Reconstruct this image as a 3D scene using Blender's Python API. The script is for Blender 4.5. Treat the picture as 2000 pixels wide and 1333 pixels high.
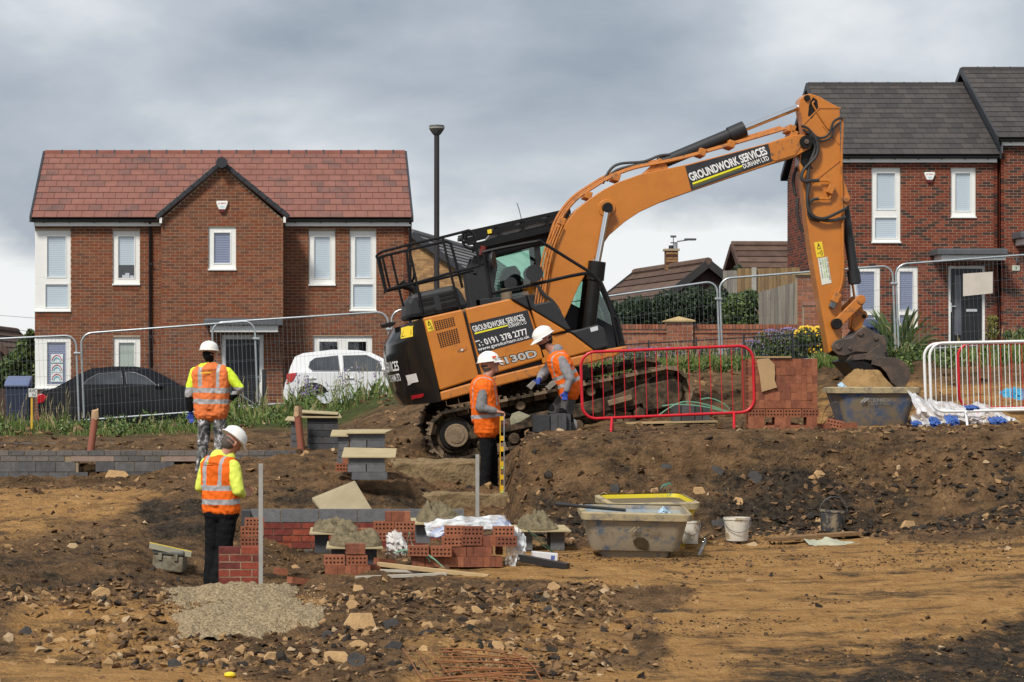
import bpy, bmesh, math, random
import numpy as np
from mathutils import Vector, Matrix, Quaternion
R = math.radians
random.seed(7)
rng = np.random.default_rng(11)
SC = bpy.context.scene
for o in list(bpy.data.objects): bpy.data.objects.remove(o, do_unlink=True)
COL = SC.collection

# ---------------------------------------------------------------- camera
F, CX, YH = 5300.0, 560.0, 755.0          # focal length and principal point, in photo pixels (2000 wide)
cam = bpy.data.cameras.new('camera'); camo = bpy.data.objects.new('camera', cam); COL.objects.link(camo)
cam.sensor_width = 36.0; cam.lens = F / 2000 * 36
cam.shift_x = (1000 - CX) / 2000; cam.shift_y = (YH - 666.5) / 2000
cam.clip_start = 0.5; cam.clip_end = 3000
camo.location = (0, 0, 0); camo.rotation_euler = (R(90), 0, 0)
SC.camera = camo

# ---------------------------------------------------------------- sky, sun, exposure
SUN_EL, SUN_AZ = 48.0, 215.0               # azimuth clockwise from +Y: behind the camera, to its left
W = bpy.data.worlds.new('World'); SC.world = W; W.use_nodes = True
nt = W.node_tree; nt.nodes.clear()
def wn(t, **k):
    n = nt.nodes.new(t)
    for a, b in k.items(): setattr(n, a, b)
    return n
wout = wn('ShaderNodeOutputWorld'); bg = wn('ShaderNodeBackground'); bg.inputs['Strength'].default_value = 0.1
sky = wn('ShaderNodeTexSky'); sky.sky_type = 'NISHITA'; sky.sun_disc = False
sky.sun_elevation = R(SUN_EL); sky.sun_rotation = R(SUN_AZ)
tc = wn('ShaderNodeTexCoord'); sep = wn('ShaderNodeSeparateXYZ'); nt.links.new(tc.outputs['Generated'], sep.inputs[0])
mp = wn('ShaderNodeMapping'); mp.inputs['Scale'].default_value = (1.0, 1.0, 2.2); mp.inputs['Location'].default_value = (0.13, 0.0, 0.05)
nt.links.new(tc.outputs['Generated'], mp.inputs[0])
n1 = wn('ShaderNodeTexNoise'); n1.inputs['Scale'].default_value = 5.6; n1.inputs['Detail'].default_value = 9; n1.inputs['Roughness'].default_value = 0.52
n1.inputs['Distortion'].default_value = 0.15
nt.links.new(mp.outputs[0], n1.inputs['Vector'])
r1 = wn('ShaderNodeValToRGB'); nt.links.new(n1.outputs['Fac'], r1.inputs[0])
e = r1.color_ramp.elements
e[0].position = 0.32; e[0].color = (0.30, 0.345, 0.415, 1)
e[1].position = 0.66; e[1].color = (0.78, 0.80, 0.82, 1)
x = r1.color_ramp.elements.new(0.50); x.color = (0.49, 0.535, 0.59, 1)
# cloud base lifts off a bright strip of sky along the horizon
n2 = wn('ShaderNodeTexNoise'); n2.inputs['Scale'].default_value = 9.0; n2.inputs['Detail'].default_value = 7
nt.links.new(mp.outputs[0], n2.inputs['Vector'])
ad = wn('ShaderNodeMath', operation='MULTIPLY_ADD'); nt.links.new(n2.outputs['Fac'], ad.inputs[0]); ad.inputs[1].default_value = 0.13
nt.links.new(sep.outputs['Z'], ad.inputs[2])
mr = wn('ShaderNodeMapRange'); mr.inputs['From Min'].default_value = 0.116; mr.inputs['From Max'].default_value = 0.139
mr.inputs['To Min'].default_value = 1.0; mr.inputs['To Max'].default_value = 0.0
nt.links.new(ad.outputs[0], mr.inputs['Value'])
mx = wn('ShaderNodeMix', data_type='RGBA'); nt.links.new(mr.outputs[0], mx.inputs[0])
nt.links.new(r1.outputs[0], mx.inputs[6]); mx.inputs[7].default_value = (0.83, 0.85, 0.855, 1)
sc = wn('ShaderNodeMix', data_type='RGBA', blend_type='MULTIPLY'); sc.inputs[0].default_value = 1.0
nt.links.new(mx.outputs[2], sc.inputs[6]); sc.inputs[7].default_value = (11.0, 11.0, 11.0, 1)
m2 = wn('ShaderNodeMix', data_type='RGBA'); m2.inputs[0].default_value = 0.94
nt.links.new(sky.outputs[0], m2.inputs[6]); nt.links.new(sc.outputs[2], m2.inputs[7])
nt.links.new(m2.outputs[2], bg.inputs['Color']); nt.links.new(bg.outputs[0], wout.inputs[0])
sun = bpy.data.lights.new('sun', 'SUN'); sun.energy = 4.0; sun.angle = R(11); sun.color = (1.0, 0.95, 0.87)
suno = bpy.data.objects.new('sun', sun); COL.objects.link(suno)
az, el = R(SUN_AZ), R(SUN_EL)
sd = Vector((math.sin(az) * math.cos(el), math.cos(az) * math.cos(el), math.sin(el)))
suno.rotation_euler = sd.to_track_quat('Z', 'Y').to_euler(); suno.location = (-10, -10, 30)
SC.view_settings.view_transform = 'Standard'; SC.view_settings.look = 'None'
SC.view_settings.exposure = 0.0; SC.view_settings.gamma = 1.0
SC.render.engine = 'CYCLES'

# ---------------------------------------------------------------- helpers
def P(px, py, s, dy=0.0):
    """A point from its place in the photo and the local scale s in photo pixels per metre (distance = F/s)."""
    return Vector(((px - CX) / s, F / s + dy, (YH - py) / s))
MATS = {}
def mat(name, col, rough=0.7, var=0.12, scale=6.0, bump=0.0, bscale=60.0, metal=0.0, col2=None, f2=(0.45, 0.6), spec=0.5, coat=0.0, alpha=1.0, stretch=None, dirt=None):
    if name in MATS: return MATS[name]
    if spec == 0.5 and rough >= 0.7: spec = 0.15
    m = bpy.data.materials.new(name); m.use_nodes = True; t = m.node_tree
    b = t.nodes['Principled BSDF']; b.inputs['Roughness'].default_value = rough; b.inputs['Metallic'].default_value = metal
    b.inputs['Specular IOR Level'].default_value = spec; b.inputs['Coat Weight'].default_value = coat
    g = t.nodes.new('ShaderNodeNewGeometry'); vec = g.outputs['Position']
    if stretch:
        q = t.nodes.new('ShaderNodeMapping'); q.inputs['Scale'].default_value = stretch; t.links.new(vec, q.inputs[0]); vec = q.outputs[0]
    n = t.nodes.new('ShaderNodeTexNoise'); n.inputs['Scale'].default_value = scale; n.inputs['Detail'].default_value = 6
    n.inputs['Roughness'].default_value = 0.65; t.links.new(vec, n.inputs['Vector'])
    r = t.nodes.new('ShaderNodeValToRGB'); t.links.new(n.outputs['Fac'], r.inputs[0])
    a, c = r.color_ramp.elements
    if col2 is None:
        a.position, c.position = 0.3, 0.7
        a.color = tuple(min(1, v * (1 - var)) for v in col) + (1,); c.color = tuple(min(1, v * (1 + var)) for v in col) + (1,)
    else:
        a.position, c.position = f2; a.color = tuple(col) + (1,); c.color = tuple(col2) + (1,)
    if dirt:
        dc, lo_, hi_, ds_ = dirt; dn = t.nodes.new('ShaderNodeTexNoise'); dn.inputs['Scale'].default_value = ds_; dn.inputs['Detail'].default_value = 10; dn.inputs['Roughness'].default_value = 0.75; t.links.new(g.outputs['Position'], dn.inputs['Vector'])
        dm = t.nodes.new('ShaderNodeMapRange'); dm.inputs['From Min'].default_value = lo_; dm.inputs['From Max'].default_value = hi_; dm.inputs['To Max'].default_value = 0.85; t.links.new(dn.outputs['Fac'], dm.inputs['Value'])
        dx = t.nodes.new('ShaderNodeMix'); dx.data_type = 'RGBA'; t.links.new(dm.outputs[0], dx.inputs[0]); t.links.new(r.outputs[0], dx.inputs[6]); dx.inputs[7].default_value = tuple(dc) + (1,); t.links.new(dx.outputs[2], b.inputs['Base Color'])
    else: t.links.new(r.outputs[0], b.inputs['Base Color'])
    if bump > 0:
        n2 = t.nodes.new('ShaderNodeTexNoise'); n2.inputs['Scale'].default_value = bscale; n2.inputs['Detail'].default_value = 4; t.links.new(vec, n2.inputs['Vector'])
        bp = t.nodes.new('ShaderNodeBump'); bp.inputs['Strength'].default_value = bump; bp.inputs['Distance'].default_value = 0.02
        t.links.new(n2.outputs['Fac'], bp.inputs['Height']); t.links.new(bp.outputs[0], b.inputs['Normal'])
    MATS[name] = m; return m
def glassmat(name, tint=(0.8, 0.85, 0.87), refl=0.12):
    if name in MATS: return MATS[name]
    m = bpy.data.materials.new(name); m.use_nodes = True; t = m.node_tree; t.nodes.clear()
    o = t.nodes.new('ShaderNodeOutputMaterial'); a = t.nodes.new('ShaderNodeBsdfTransparent'); a.inputs[0].default_value = tint + (1,)
    g = t.nodes.new('ShaderNodeBsdfGlossy'); g.inputs['Roughness'].default_value = 0.03; g.inputs[0].default_value = (0.9, 0.92, 0.95, 1)
    f = t.nodes.new('ShaderNodeLayerWeight'); f.inputs[0].default_value = 0.5; pw = t.nodes.new('ShaderNodeMath'); pw.operation = 'POWER'; pw.inputs[1].default_value = 4.0; t.links.new(f.outputs['Facing'], pw.inputs[0])
    ad = t.nodes.new('ShaderNodeMath'); ad.operation = 'MULTIPLY_ADD'; ad.inputs[1].default_value = 0.6; ad.inputs[2].default_value = refl + 0.03; t.links.new(pw.outputs[0], ad.inputs[0])
    x = t.nodes.new('ShaderNodeMixShader'); t.links.new(ad.outputs[0], x.inputs[0]); t.links.new(a.outputs[0], x.inputs[1]); t.links.new(g.outputs[0], x.inputs[2])
    t.links.new(x.outputs[0], o.inputs[0]); MATS[name] = m; return m

LOC = {}
def tag(o, label=None, cat=None, group=None, kind=None):
    if label: o['label'] = label
    if cat: o['category'] = cat; o['kind'] = 'thing'
    if group: o['group'] = group
    if kind: o['kind'] = kind
    return o
def thing(name, label, cat, loc, group=None):
    o = bpy.data.objects.new(name, None); COL.objects.link(o); o.location = loc; o.empty_display_size = 0.2
    LOC[o.name] = Vector(loc); return tag(o, label, cat, group)
def wloc(o): return LOC.get(o.name, Vector((0, 0, 0)))
def inst(name, me, loc, parent, rot=None, scale=None):
    """An object sharing mesh data at a world place; a child when parent is given."""
    o = bpy.data.objects.new(name, me); COL.objects.link(o)
    L = wloc(parent) if parent else Vector((0, 0, 0))
    o.location = Vector(loc) - L
    if rot is not None: o.rotation_euler = rot
    if scale is not None: o.scale = scale
    if parent: o.parent = parent
    LOC[o.name] = Vector(loc); return o
class M:
    def __init__(s): s.v = []; s.f = []; s.m = []; s.mi = 0
    def add(s, vs, fs, mi=None):
        k = len(s.v); s.v += [tuple(p) for p in vs]; s.f += [tuple(i + k for i in f) for f in fs]; s.m += [s.mi if mi is None else mi] * len(fs)
    def box(s, x0, x1, y0, y1, z0, z1, mi=None):
        s.add([(x0, y0, z0), (x1, y0, z0), (x1, y1, z0), (x0, y1, z0), (x0, y0, z1), (x1, y0, z1), (x1, y1, z1), (x0, y1, z1)],
              [(0, 3, 2, 1), (4, 5, 6, 7), (0, 1, 5, 4), (1, 2, 6, 5), (2, 3, 7, 6), (3, 0, 4, 7)], mi)
    def obox(s, c, h, rot, mi=None):
        c = Vector(c); k = len(s.v); s.box(-h[0], h[0], -h[1], h[1], -h[2], h[2], mi)
        for i in range(k, k + 8): s.v[i] = tuple(c + rot @ Vector(s.v[i]))
    def bar(s, p, q, w, h, up=(0, 0, 1), mi=None):
        p, q = Vector(p), Vector(q); d = (q - p); L = d.length; d.normalize(); a = d.cross(Vector(up))
        if a.length < 1e-4: a = d.cross(Vector((0, 1, 0)))
        a.normalize(); b = a.cross(d)
        rot = Matrix((d, a, b)).transposed(); s.obox((p + q) / 2, (L / 2, w / 2, h / 2), rot, mi)
    def prism(s, poly, y0, y1, mi=None, tri=True):
        """poly: (x, z) points; extruded from y0 to y1."""
        n = len(poly); ar = sum(poly[i][0] * poly[(i + 1) % n][1] - poly[(i + 1) % n][0] * poly[i][1] for i in range(n))
        if ar < 0: poly = poly[::-1]
        vs = [(x, y0, z) for x, z in poly] + [(x, y1, z) for x, z in poly]
        fs = [tuple(range(n)), tuple(range(2 * n - 1, n - 1, -1))] + [(i + n, (i + 1) % n + n, (i + 1) % n, i)[::1] for i in range(n)]
        s.add(vs, fs, mi)
    def prismq(s, poly, vec, mi=None):
        """poly: 3-D points of a planar face; extruded along vec."""
        n = len(poly); poly = [Vector(p) for p in poly]; vec = Vector(vec)
        s.add(poly + [p + vec for p in poly], [tuple(range(n)), tuple(range(2 * n - 1, n - 1, -1))] + [(i + n, (i + 1) % n + n, (i + 1) % n, i) for i in range(n)], mi)
    def cyl(s, p, q, r0, r1=None, n=10, caps=True, mi=None):
        p, q = Vector(p), Vector(q); r1 = r0 if r1 is None else r1; d = (q - p).normalized()
        a = d.orthogonal().normalized(); b = d.cross(a)
        vs = [p + r0 * (math.cos(t) * a + math.sin(t) * b) for t in [2 * math.pi * i / n for i in range(n)]]
        vs += [q + r1 * (math.cos(t) * a + math.sin(t) * b) for t in [2 * math.pi * i / n for i in range(n)]]
        fs = [(i, (i + 1) % n, (i + 1) % n + n, i + n) for i in range(n)]
        if caps: fs += [tuple(range(n - 1, -1, -1)), tuple(range(n, 2 * n))]
        s.add(vs, fs, mi)
    def tube(s, pts, r, n=6, closed=False, mi=None):
        pts = [Vector(p) for p in pts]; N = len(pts); vs = []; a = None
        rs = r if isinstance(r, (list, tuple)) else [r] * N
        for i, p in enumerate(pts):
            d = (pts[(i + 1) % N] - pts[i - 1]) if closed else (pts[min(i + 1, N - 1)] - pts[max(i - 1, 0)])
            d.normalize()
            a = d.orthogonal() if a is None else a - a.dot(d) * d
            a.normalize(); b = d.cross(a)
            vs += [p + rs[i] * (math.cos(2 * math.pi * k / n) * a + math.sin(2 * math.pi * k / n) * b) for k in range(n)]
        fs = []
        for i in range(N if closed else N - 1):
            j = (i + 1) % N
            fs += [(i * n + k, i * n + (k + 1) % n, j * n + (k + 1) % n, j * n + k) for k in range(n)]
        if not closed: fs += [tuple(range(n - 1, -1, -1)), tuple(range((N - 1) * n, N * n))]
        s.add(vs, fs, mi)
    def lathe(s, prof, c, n=20, mi=None, sx=1.0, sy=1.0, rot=None):
        c = Vector(c); vs = []; fs = []
        for r, z in prof:
            for k in range(n):
                t = 2 * math.pi * k / n; p = Vector((r * math.cos(t) * sx, r * math.sin(t) * sy, z))
                vs.append(c + (rot @ p if rot else p))
        for i in range(len(prof) - 1):
            fs += [(i * n + k, i * n + (k + 1) % n, (i + 1) * n + (k + 1) % n, (i + 1) * n + k) for k in range(n)]
        if prof[0][0] > 1e-4: fs.append(tuple(range(n - 1, -1, -1)))
        if prof[-1][0] > 1e-4: fs.append(tuple(range((len(prof) - 1) * n, len(prof) * n)))
        s.add(vs, fs, mi)
    def ell(s, c, r, n=10, mi=None, rot=None):
        m = max(4, n // 2 + 1)
        prof = [(math.sin(math.pi * i / m), -math.cos(math.pi * i / m)) for i in range(m + 1)]
        prof[0] = (1e-5, -1); prof[-1] = (1e-5, 1); k = len(s.v); s.lathe(prof, (0, 0, 0), n, mi)
        for i in range(k, len(s.v)):
            p = Vector((s.v[i][0] * r[0], s.v[i][1] * r[1], s.v[i][2] * r[2])); s.v[i] = tuple(Vector(c) + (rot @ p if rot else p))
    def mesh(s, name, mats, smooth=0, off=(0, 0, 0)):
        me = bpy.data.meshes.new(name); o = Vector(off)
        me.from_pydata([(p[0] - o.x, p[1] - o.y, p[2] - o.z) for p in s.v], [], s.f)
        for m in (mats if isinstance(mats, (list, tuple)) else [mats]): me.materials.append(m)
        if any(s.m): me.polygons.foreach_set('material_index', s.m)
        if smooth:
            me.polygons.foreach_set('use_smooth', [True] * len(me.polygons)); me.set_sharp_from_angle(angle=R(smooth))
        me.update(); return me
    def build(s, name, mats, parent=None, smooth=0, bevel=0.0, loc=None, fix=False):
        """One mesh object. parent: its vertices are kept relative to the parent's place. loc: origin of a top-level mesh."""
        L = wloc(parent) if parent else Vector(loc if loc is not None else (0, 0, 0))
        me = s.mesh(name, mats, smooth, L)
        if fix:
            bm = bmesh.new(); bm.from_mesh(me); bmesh.ops.recalc_face_normals(bm, faces=bm.faces); bm.to_mesh(me); bm.free()
        o = bpy.data.objects.new(name, me); COL.objects.link(o)
        if parent: o.parent = parent
        else: o.location = L
        LOC[o.name] = L
        if bevel:
            b = o.modifiers.new('b', 'BEVEL'); b.width = bevel; b.segments = 2; b.limit_method = 'ANGLE'; b.angle_limit = R(35)
        return o
def bez(pts, n=8):
    """Catmull-Rom through the points."""
    p = [Vector(q) for q in pts]; p = [2 * p[0] - p[1]] + p + [2 * p[-1] - p[-2]]; out = []
    for i in range(1, len(p) - 2):
        for k in range(n):
            t = k / n
            out.append(0.5 * ((2 * p[i]) + (p[i + 1] - p[i - 1]) * t + (2 * p[i - 1] - 5 * p[i] + 4 * p[i + 1] - p[i + 2]) * t * t + (3 * p[i] - p[i - 1] - 3 * p[i + 1] + p[i + 2]) * t ** 3))
    out.append(p[-2]); return out
def rrect(x0, x1, z0, z1, r, n=5):
    out = []
    for cx, cz, a in ((x1 - r, z1 - r, 0), (x0 + r, z1 - r, 90), (x0 + r, z0 + r, 180), (x1 - r, z0 + r, 270)):
        out += [(cx + r * math.cos(R(a + 90 * i / n)), cz + r * math.sin(R(a + 90 * i / n))) for i in range(n + 1)]
    return out
TXT = {}
def text(name, s, O, U, V, m, parent, bold=0.0, fit=True, push=(0, 0, 0), fn=None):
    """Lettering as flat mesh filling the parallelogram O + a U + b V."""
    c = bpy.data.curves.new('t', 'FONT'); c.body = s; c.offset = bold; c.resolution_u = 3
    t = bpy.data.objects.new('t', c); COL.objects.link(t); dg = bpy.context.evaluated_depsgraph_get()
    me = bpy.data.meshes.new_from_object(t.evaluated_get(dg)); bpy.data.objects.remove(t); bpy.data.curves.remove(c)
    me.name = name; co = np.empty(len(me.vertices) * 3); me.vertices.foreach_get('co', co); co = co.reshape(-1, 3)
    lo, hi = co.min(0), co.max(0); a = (co[:, 0] - lo[0]) / (hi[0] - lo[0]); b = (co[:, 1] - lo[1]) / (hi[1] - lo[1])
    O, U, V = np.array(O), np.array(U), np.array(V); L = np.array(wloc(parent)) if parent else 0
    w = O + a[:, None] * U + b[:, None] * V + np.array(push) - L
    if fn: w = np.array([np.array(fn(i, j)) for i, j in zip(a, b)]) - L
    me.vertices.foreach_set('co', w.ravel()); me.materials.clear(); me.materials.append(m); me.update()
    o = bpy.data.objects.new(name, me); COL.objects.link(o); o.parent = parent
    LOC[o.name] = wloc(parent); return o
_VN = {}
def vnoise(x, y, seed=0):
    if seed not in _VN: _VN[seed] = np.random.default_rng(seed).random((256, 256))
    r_ = _VN[seed]; xi = np.floor(x).astype(int); yi = np.floor(y).astype(int)
    fx = x - xi; fy = y - yi; fx = fx * fx * (3 - 2 * fx); fy = fy * fy * (3 - 2 * fy)
    g = lambda i, j: r_[i % 256, j % 256]
    return (g(xi, yi) * (1 - fx) + g(xi + 1, yi) * fx) * (1 - fy) + (g(xi, yi + 1) * (1 - fx) + g(xi + 1, yi + 1) * fx) * fy - 0.5
def fbm(x, y, sc, oct=4, seed=0, g=0.55):
    t = 0; a = 1.0
    for i in range(oct): t = t + a * vnoise(x * sc * 2 ** i + 17.3 * i, y * sc * 2 ** i + 5.1 * i, seed + i); a *= g
    return t
# ---------------------------------------------------------------- the ground: one sheet, profiles of (distance, height) along sight columns
PROF = {
 -100: [(5,-2.6),(22.5,-2.46),(23.6,-2.42),(26,-1.95),(30,-1.68),(34,-1.5),(36.5,-1.44),(37.9,-1.42),(38.5,-1.1),(42,-1.0),(43.5,-0.98),(44.3,-0.86),(47,-0.76),(49,-0.70),(50.5,-0.74),(53.5,-1.0),(90,-1.0)],
 250: [(5,-2.6),(22.5,-2.46),(23.6,-2.42),(26,-1.98),(28,-1.84),(30,-1.66),(32,-1.48),(34,-1.42),(37.9,-1.40),(38.5,-1.08),(42,-1.0),(43.5,-0.98),(44.3,-0.86),(47,-0.74),(49,-0.68),(50.5,-0.72),(53.5,-1.0),(90,-1.0)],
 390: [(5,-2.6),(22.5,-2.48),(23.5,-2.44),(25.6,-2.16),(27,-2.07),(28.2,-2.05),(29.2,-1.9),(30.5,-1.58),(32.5,-1.28),(34.5,-1.2),(37.5,-1.24),(38.5,-1.0),(43.5,-0.95),(44.3,-0.8),(47,-0.66),(48.6,-0.6),(53.5,-0.95),(90,-0.9)],
 480: [(5,-2.6),(22.5,-2.5),(23.4,-2.44),(25.0,-2.27),(26.5,-2.08),(27.2,-2.06),(29.3,-2.04),(30.6,-1.9),(31.5,-1.75),(33,-1.42),(35,-1.14),(37.5,-1.05),(38.5,-1.0),(43.5,-0.92),(44.3,-0.75),(47,-0.56),(48.6,-0.5),(53.5,-0.9),(90,-0.8)],
 570: [(5,-2.6),(22.5,-2.5),(23.4,-2.44),(25.0,-2.27),(26.5,-2.1),(27.2,-2.07),(29.3,-2.06),(31.5,-2.04),(32.3,-1.62),(34,-1.2),(36,-1.0),(40,-0.95),(43.5,-0.86),(45,-0.68),(47,-0.45),(48.4,-0.36),(53.5,-0.8),(90,-0.7)],
 640: [(5,-2.6),(22.5,-2.5),(23.4,-2.42),(25.5,-2.15),(27,-1.97),(28.0,-1.94),(28.7,-2.0),(31.5,-2.04),(32.3,-1.62),(34,-1.17),(36,-0.97),(40,-0.93),(43.5,-0.8),(45,-0.6),(47,-0.38),(48.2,-0.3),(53.5,-0.75),(90,-0.6)],
 760: [(5,-2.6),(22.5,-2.48),(23.5,-2.42),(25.4,-2.12),(26.9,-1.96),(28.4,-1.9),(29.2,-1.97),(31.5,-2.0),(32.3,-1.62),(34,-1.22),(36,-1.0),(40,-0.78),(44,-0.4),(46,-0.2),(48,-0.16),(54,-0.55),(90,-0.4)],
 870: [(5,-2.6),(22.5,-2.48),(23.5,-2.41),(25.6,-2.08),(27,-1.94),(28.5,-1.87),(31.6,-1.84),(33.2,-1.8),(34.3,-1.36),(35.4,-1.3),(36.2,-1.04),(37.5,-1.0),(40,-0.6),(44,-0.16),(46,-0.04),(54,-0.35),(90,-0.1)],
 985: [(5,-2.6),(22.5,-2.47),(23.6,-2.4),(25.8,-2.06),(27.2,-1.93),(28.6,-1.84),(31.4,-1.78),(33.0,-1.72),(34.2,-1.36),(35.6,-1.3),(36.4,-0.95),(38,-0.9),(41,-0.4),(44,-0.05),(46,0.04),(54,-0.1),(90,0.1)],
 1030: [(5,-2.6),(22.5,-2.47),(23.6,-2.4),(25.8,-2.06),(27.2,-1.92),(28.6,-1.83),(30.7,-1.75),(31.6,-1.72),(32.3,-1.2),(32.7,-0.7),(32.95,-0.62),(34,-0.6),(36,-0.75),(38,-0.72),(42,-0.14),(45,0.08),(54,0.02),(90,0.2)],
 1200: [(5,-2.6),(22.5,-2.46),(24,-2.34),(27.0,-1.93),(28.5,-1.82),(30.4,-1.75),(31.4,-1.72),(31.9,-1.25),(32.4,-0.68),(32.6,-0.58),(36,-0.53),(38.5,-0.42),(42,0.1),(44,0.2),(54,0.25),(90,0.4)],
 1400: [(5,-2.6),(22.5,-2.46),(23.5,-2.38),(26,-2.1),(28.5,-1.82),(30.4,-1.74),(31.3,-1.7),(31.9,-1.2),(32.4,-0.67),(32.6,-0.575),(36,-0.53),(38.5,-0.36),(41.5,0.14),(43,0.25),(54,0.38),(90,0.7)],
 1700: [(5,-2.6),(22.5,-2.46),(23.5,-2.38),(26,-2.08),(28.5,-1.79),(30.6,-1.70),(31.3,-1.64),(32.0,-1.15),(32.5,-0.66),(32.7,-0.565),(36.4,-0.5),(37.6,-0.2),(38.8,0.22),(39.8,0.3),(54,0.5),(69,1.08),(90,1.1)],
 2000: [(5,-2.6),(22.5,-2.46),(23.5,-2.38),(26,-2.06),(28.5,-1.74),(30.2,-1.5),(31.4,-1.3),(32.3,-0.68),(32.6,-0.545),(36,-0.42),(37.4,0.02),(38.4,0.42),(39.2,0.47),(54,0.75),(69,1.1),(90,1.15)],
}
PU = sorted(PROF)
def ground_z(X, Y, rough=True):
    X = np.asarray(X, float); Y = np.asarray(Y, float)
    u = np.clip(CX + F * X / np.maximum(Y, 12.0), PU[0], PU[-1])
    z = np.zeros_like(X); stack = np.array([np.interp(Y, [a for a, _ in PROF[k]], [b for _, b in PROF[k]]) for k in PU])
    idx = np.clip(np.searchsorted(PU, u) - 1, 0, len(PU) - 2); pu = np.array(PU, float)
    t = (u - pu[idx]) / (pu[idx + 1] - pu[idx]); t = t * t * (3 - 2 * t) * 0.5 + t * 0.5
    lo = np.take_along_axis(stack, idx[None], 0)[0]; hi = np.take_along_axis(stack, (idx + 1)[None], 0)[0]
    z = lo * (1 - t) + hi * t
    if rough:
        py = YH - z * F / np.maximum(Y, 1); near = np.clip((47 - Y) / 6, 0, 1) * np.clip((Y - 14) / 4, 0.0, 1)
        sand = soil_masks(u, py, X, Y)[0]
        a = near * (0.075 * (1 - 0.78 * sand)) * (1 - 0.6 * sm(1040, 1080, u) * sm(32.2, 32.7, Y) * sm(36.5, 35.5, Y))
        n = fbm(X, Y, 0.9, 3, 3) * 1.1 + np.abs(fbm(X, Y, 2.4, 4, 9)) * 1.5 + np.abs(fbm(X, Y, 7.0, 3, 21)) * 0.9
        z = z + a * (n - 0.25) + 0.03 * near * fbm(X, Y, 0.35, 2, 31)
    return z
def sm(a, b, v): t = np.clip((v - a) / (b - a), 0, 1); return t * t * (3 - 2 * t)
def soil_masks(u, py, X, Y):
    """sand, black shale and pale-brown weights: where each kind of earth lies."""
    n = fbm(X, Y * 0.6, 0.55, 4, 41); n2 = fbm(X * 0.5, Y, 1.3, 3, 51)
    sand = sm(840, 960, u + 160 * n) * sm(1035, 1075, py + 30 * n) * (1 - sm(1120, 1150, py + 14 * n) * sm(1330, 1230, u + 130 * n)) * (1 - 0.62 * sm(1150, 1290, py + 90 * n) * sm(1450, 1900, u))
    sand = np.maximum(sand, sm(1283, 1302, py + 14 * n + 0.05 * (250 - u)) * sm(420, 330, u))
    sand = np.maximum(sand, 0.72 * sm(940, 965, py) * sm(1075, 1010, py + 0.15 * u + 40 * n) * sm(420, 250, u))
    sand = np.maximum(sand, 0.62 * sm(1135, 1190, py) * sm(-50, 60, u) * sm(1420, 1250, u) * sm(-0.25, 0.15, n))
    dark = sm(1040, 1085, py + 0.12 * u + 50 * n) * sm(1200, 1140, py) * sm(480, 400, u) * 0.6
    dark = np.maximum(dark, sm(225, 300, u + 60 * n) * sm(425, 390, u) * sm(955, 985, py) * sm(1080, 1040, py))
    dark = np.maximum(dark, sm(1030, 1060, u) * sm(905, 965, py + 60 * n) * sm(1062, 1035, py) * (0.55 + 1.5 * np.clip(n2 + 0.2, 0, 1)))
    dark = np.maximum(dark, (0.34 + 0.28 * sm(900, 940, py)) * sm(1000, 1040, u) * sm(850, 868, py) * sm(1055, 1035, py))
    sand = np.maximum(sand, 0.6 * sm(1560, 1610, u) * sm(740, 760, py + 20 * n) * sm(842, 832, py) * sm(33.6, 34.2, Y))
    dark = np.maximum(dark, 0.6 * sm(1125, 1150, py + 20 * n) * sm(520, 640, u) * sm(1330, 1230, u + 80 * n) * sm(-0.05, 0.25, n2))
    dark = np.maximum(dark, sm(1150, 1290, py + 140 * n2 + 0.20 * (u - 1700)) * sm(1200, 1600, u + 260 * n))
    dark = np.maximum(dark, sm(500, 560, u) * sm(1000, 880, u) * sm(938, 965, py + 25 * n) * sm(1010, 985, py) * 0.8)
    dark = np.maximum(dark, sm(0.16, 0.3, n2) * sm(1100, 1300, u) * sm(1080, 1130, py) * 0.8)
    return np.clip(sand, 0, 1), 0.85 * np.clip(dark, 0, 1)
def gz(X, Y): return float(ground_z(np.array([X]), np.array([Y]))[0])
def hit(px, py):
    """Distance at which a sight line meets the ground."""
    Y = np.arange(20, 60, 0.04); X = (px - CX) * Y / F; z = (YH - py) * Y / F; k = np.nonzero(ground_z(X, Y) >= z)[0]
    return float(Y[k[0]]) if len(k) else 50.0
def G(px, Y, dz=0.0):
    """The ground under a photo column at a distance."""
    X = (px - CX) * Y / F; return Vector((X, Y, gz(X, Y) + dz))

def grid_axis(parts):
    out = []
    for a, b, st in parts: out += list(np.arange(a, b, st))
    return np.array(out + [parts[-1][1]])
gx = grid_axis([(-900, -100, 80), (-100, -30, 7), (-30, -8, 1.0), (-8, -5.0, 0.12), (-5.0, 12.0, 0.045), (12.0, 16, 0.12), (16, 40, 1.0), (40, 110, 7), (110, 900, 80)])
gy = grid_axis([(-60, 8, 6), (8, 20, 0.8), (20, 34, 0.05), (34, 40, 0.08), (40, 54, 0.16), (54, 100, 1.5), (100, 200, 10), (200, 1600, 120)])
GX, GY = np.meshgrid(gx, gy); GZ = ground_z(GX, GY)
nx_, ny_ = len(gx), len(gy)
vi = np.arange(nx_ * ny_).reshape(ny_, nx_)
fc = np.stack([vi[:-1, :-1], vi[:-1, 1:], vi[1:, 1:], vi[1:, :-1]], -1).reshape(-1, 4)
gme = bpy.data.meshes.new('ground'); gme.vertices.add(nx_ * ny_); gme.vertices.foreach_set('co', np.stack([GX, GY, GZ], -1).ravel())
gme.loops.add(fc.size); gme.loops.foreach_set('vertex_index', fc.ravel().astype(np.int32)); gme.polygons.add(len(fc))
gme.polygons.foreach_set('loop_start', np.arange(0, fc.size, 4, dtype=np.int32))
gme.polygons.foreach_set('use_smooth', np.ones(len(fc), bool)); gme.update(calc_edges=True)
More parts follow.
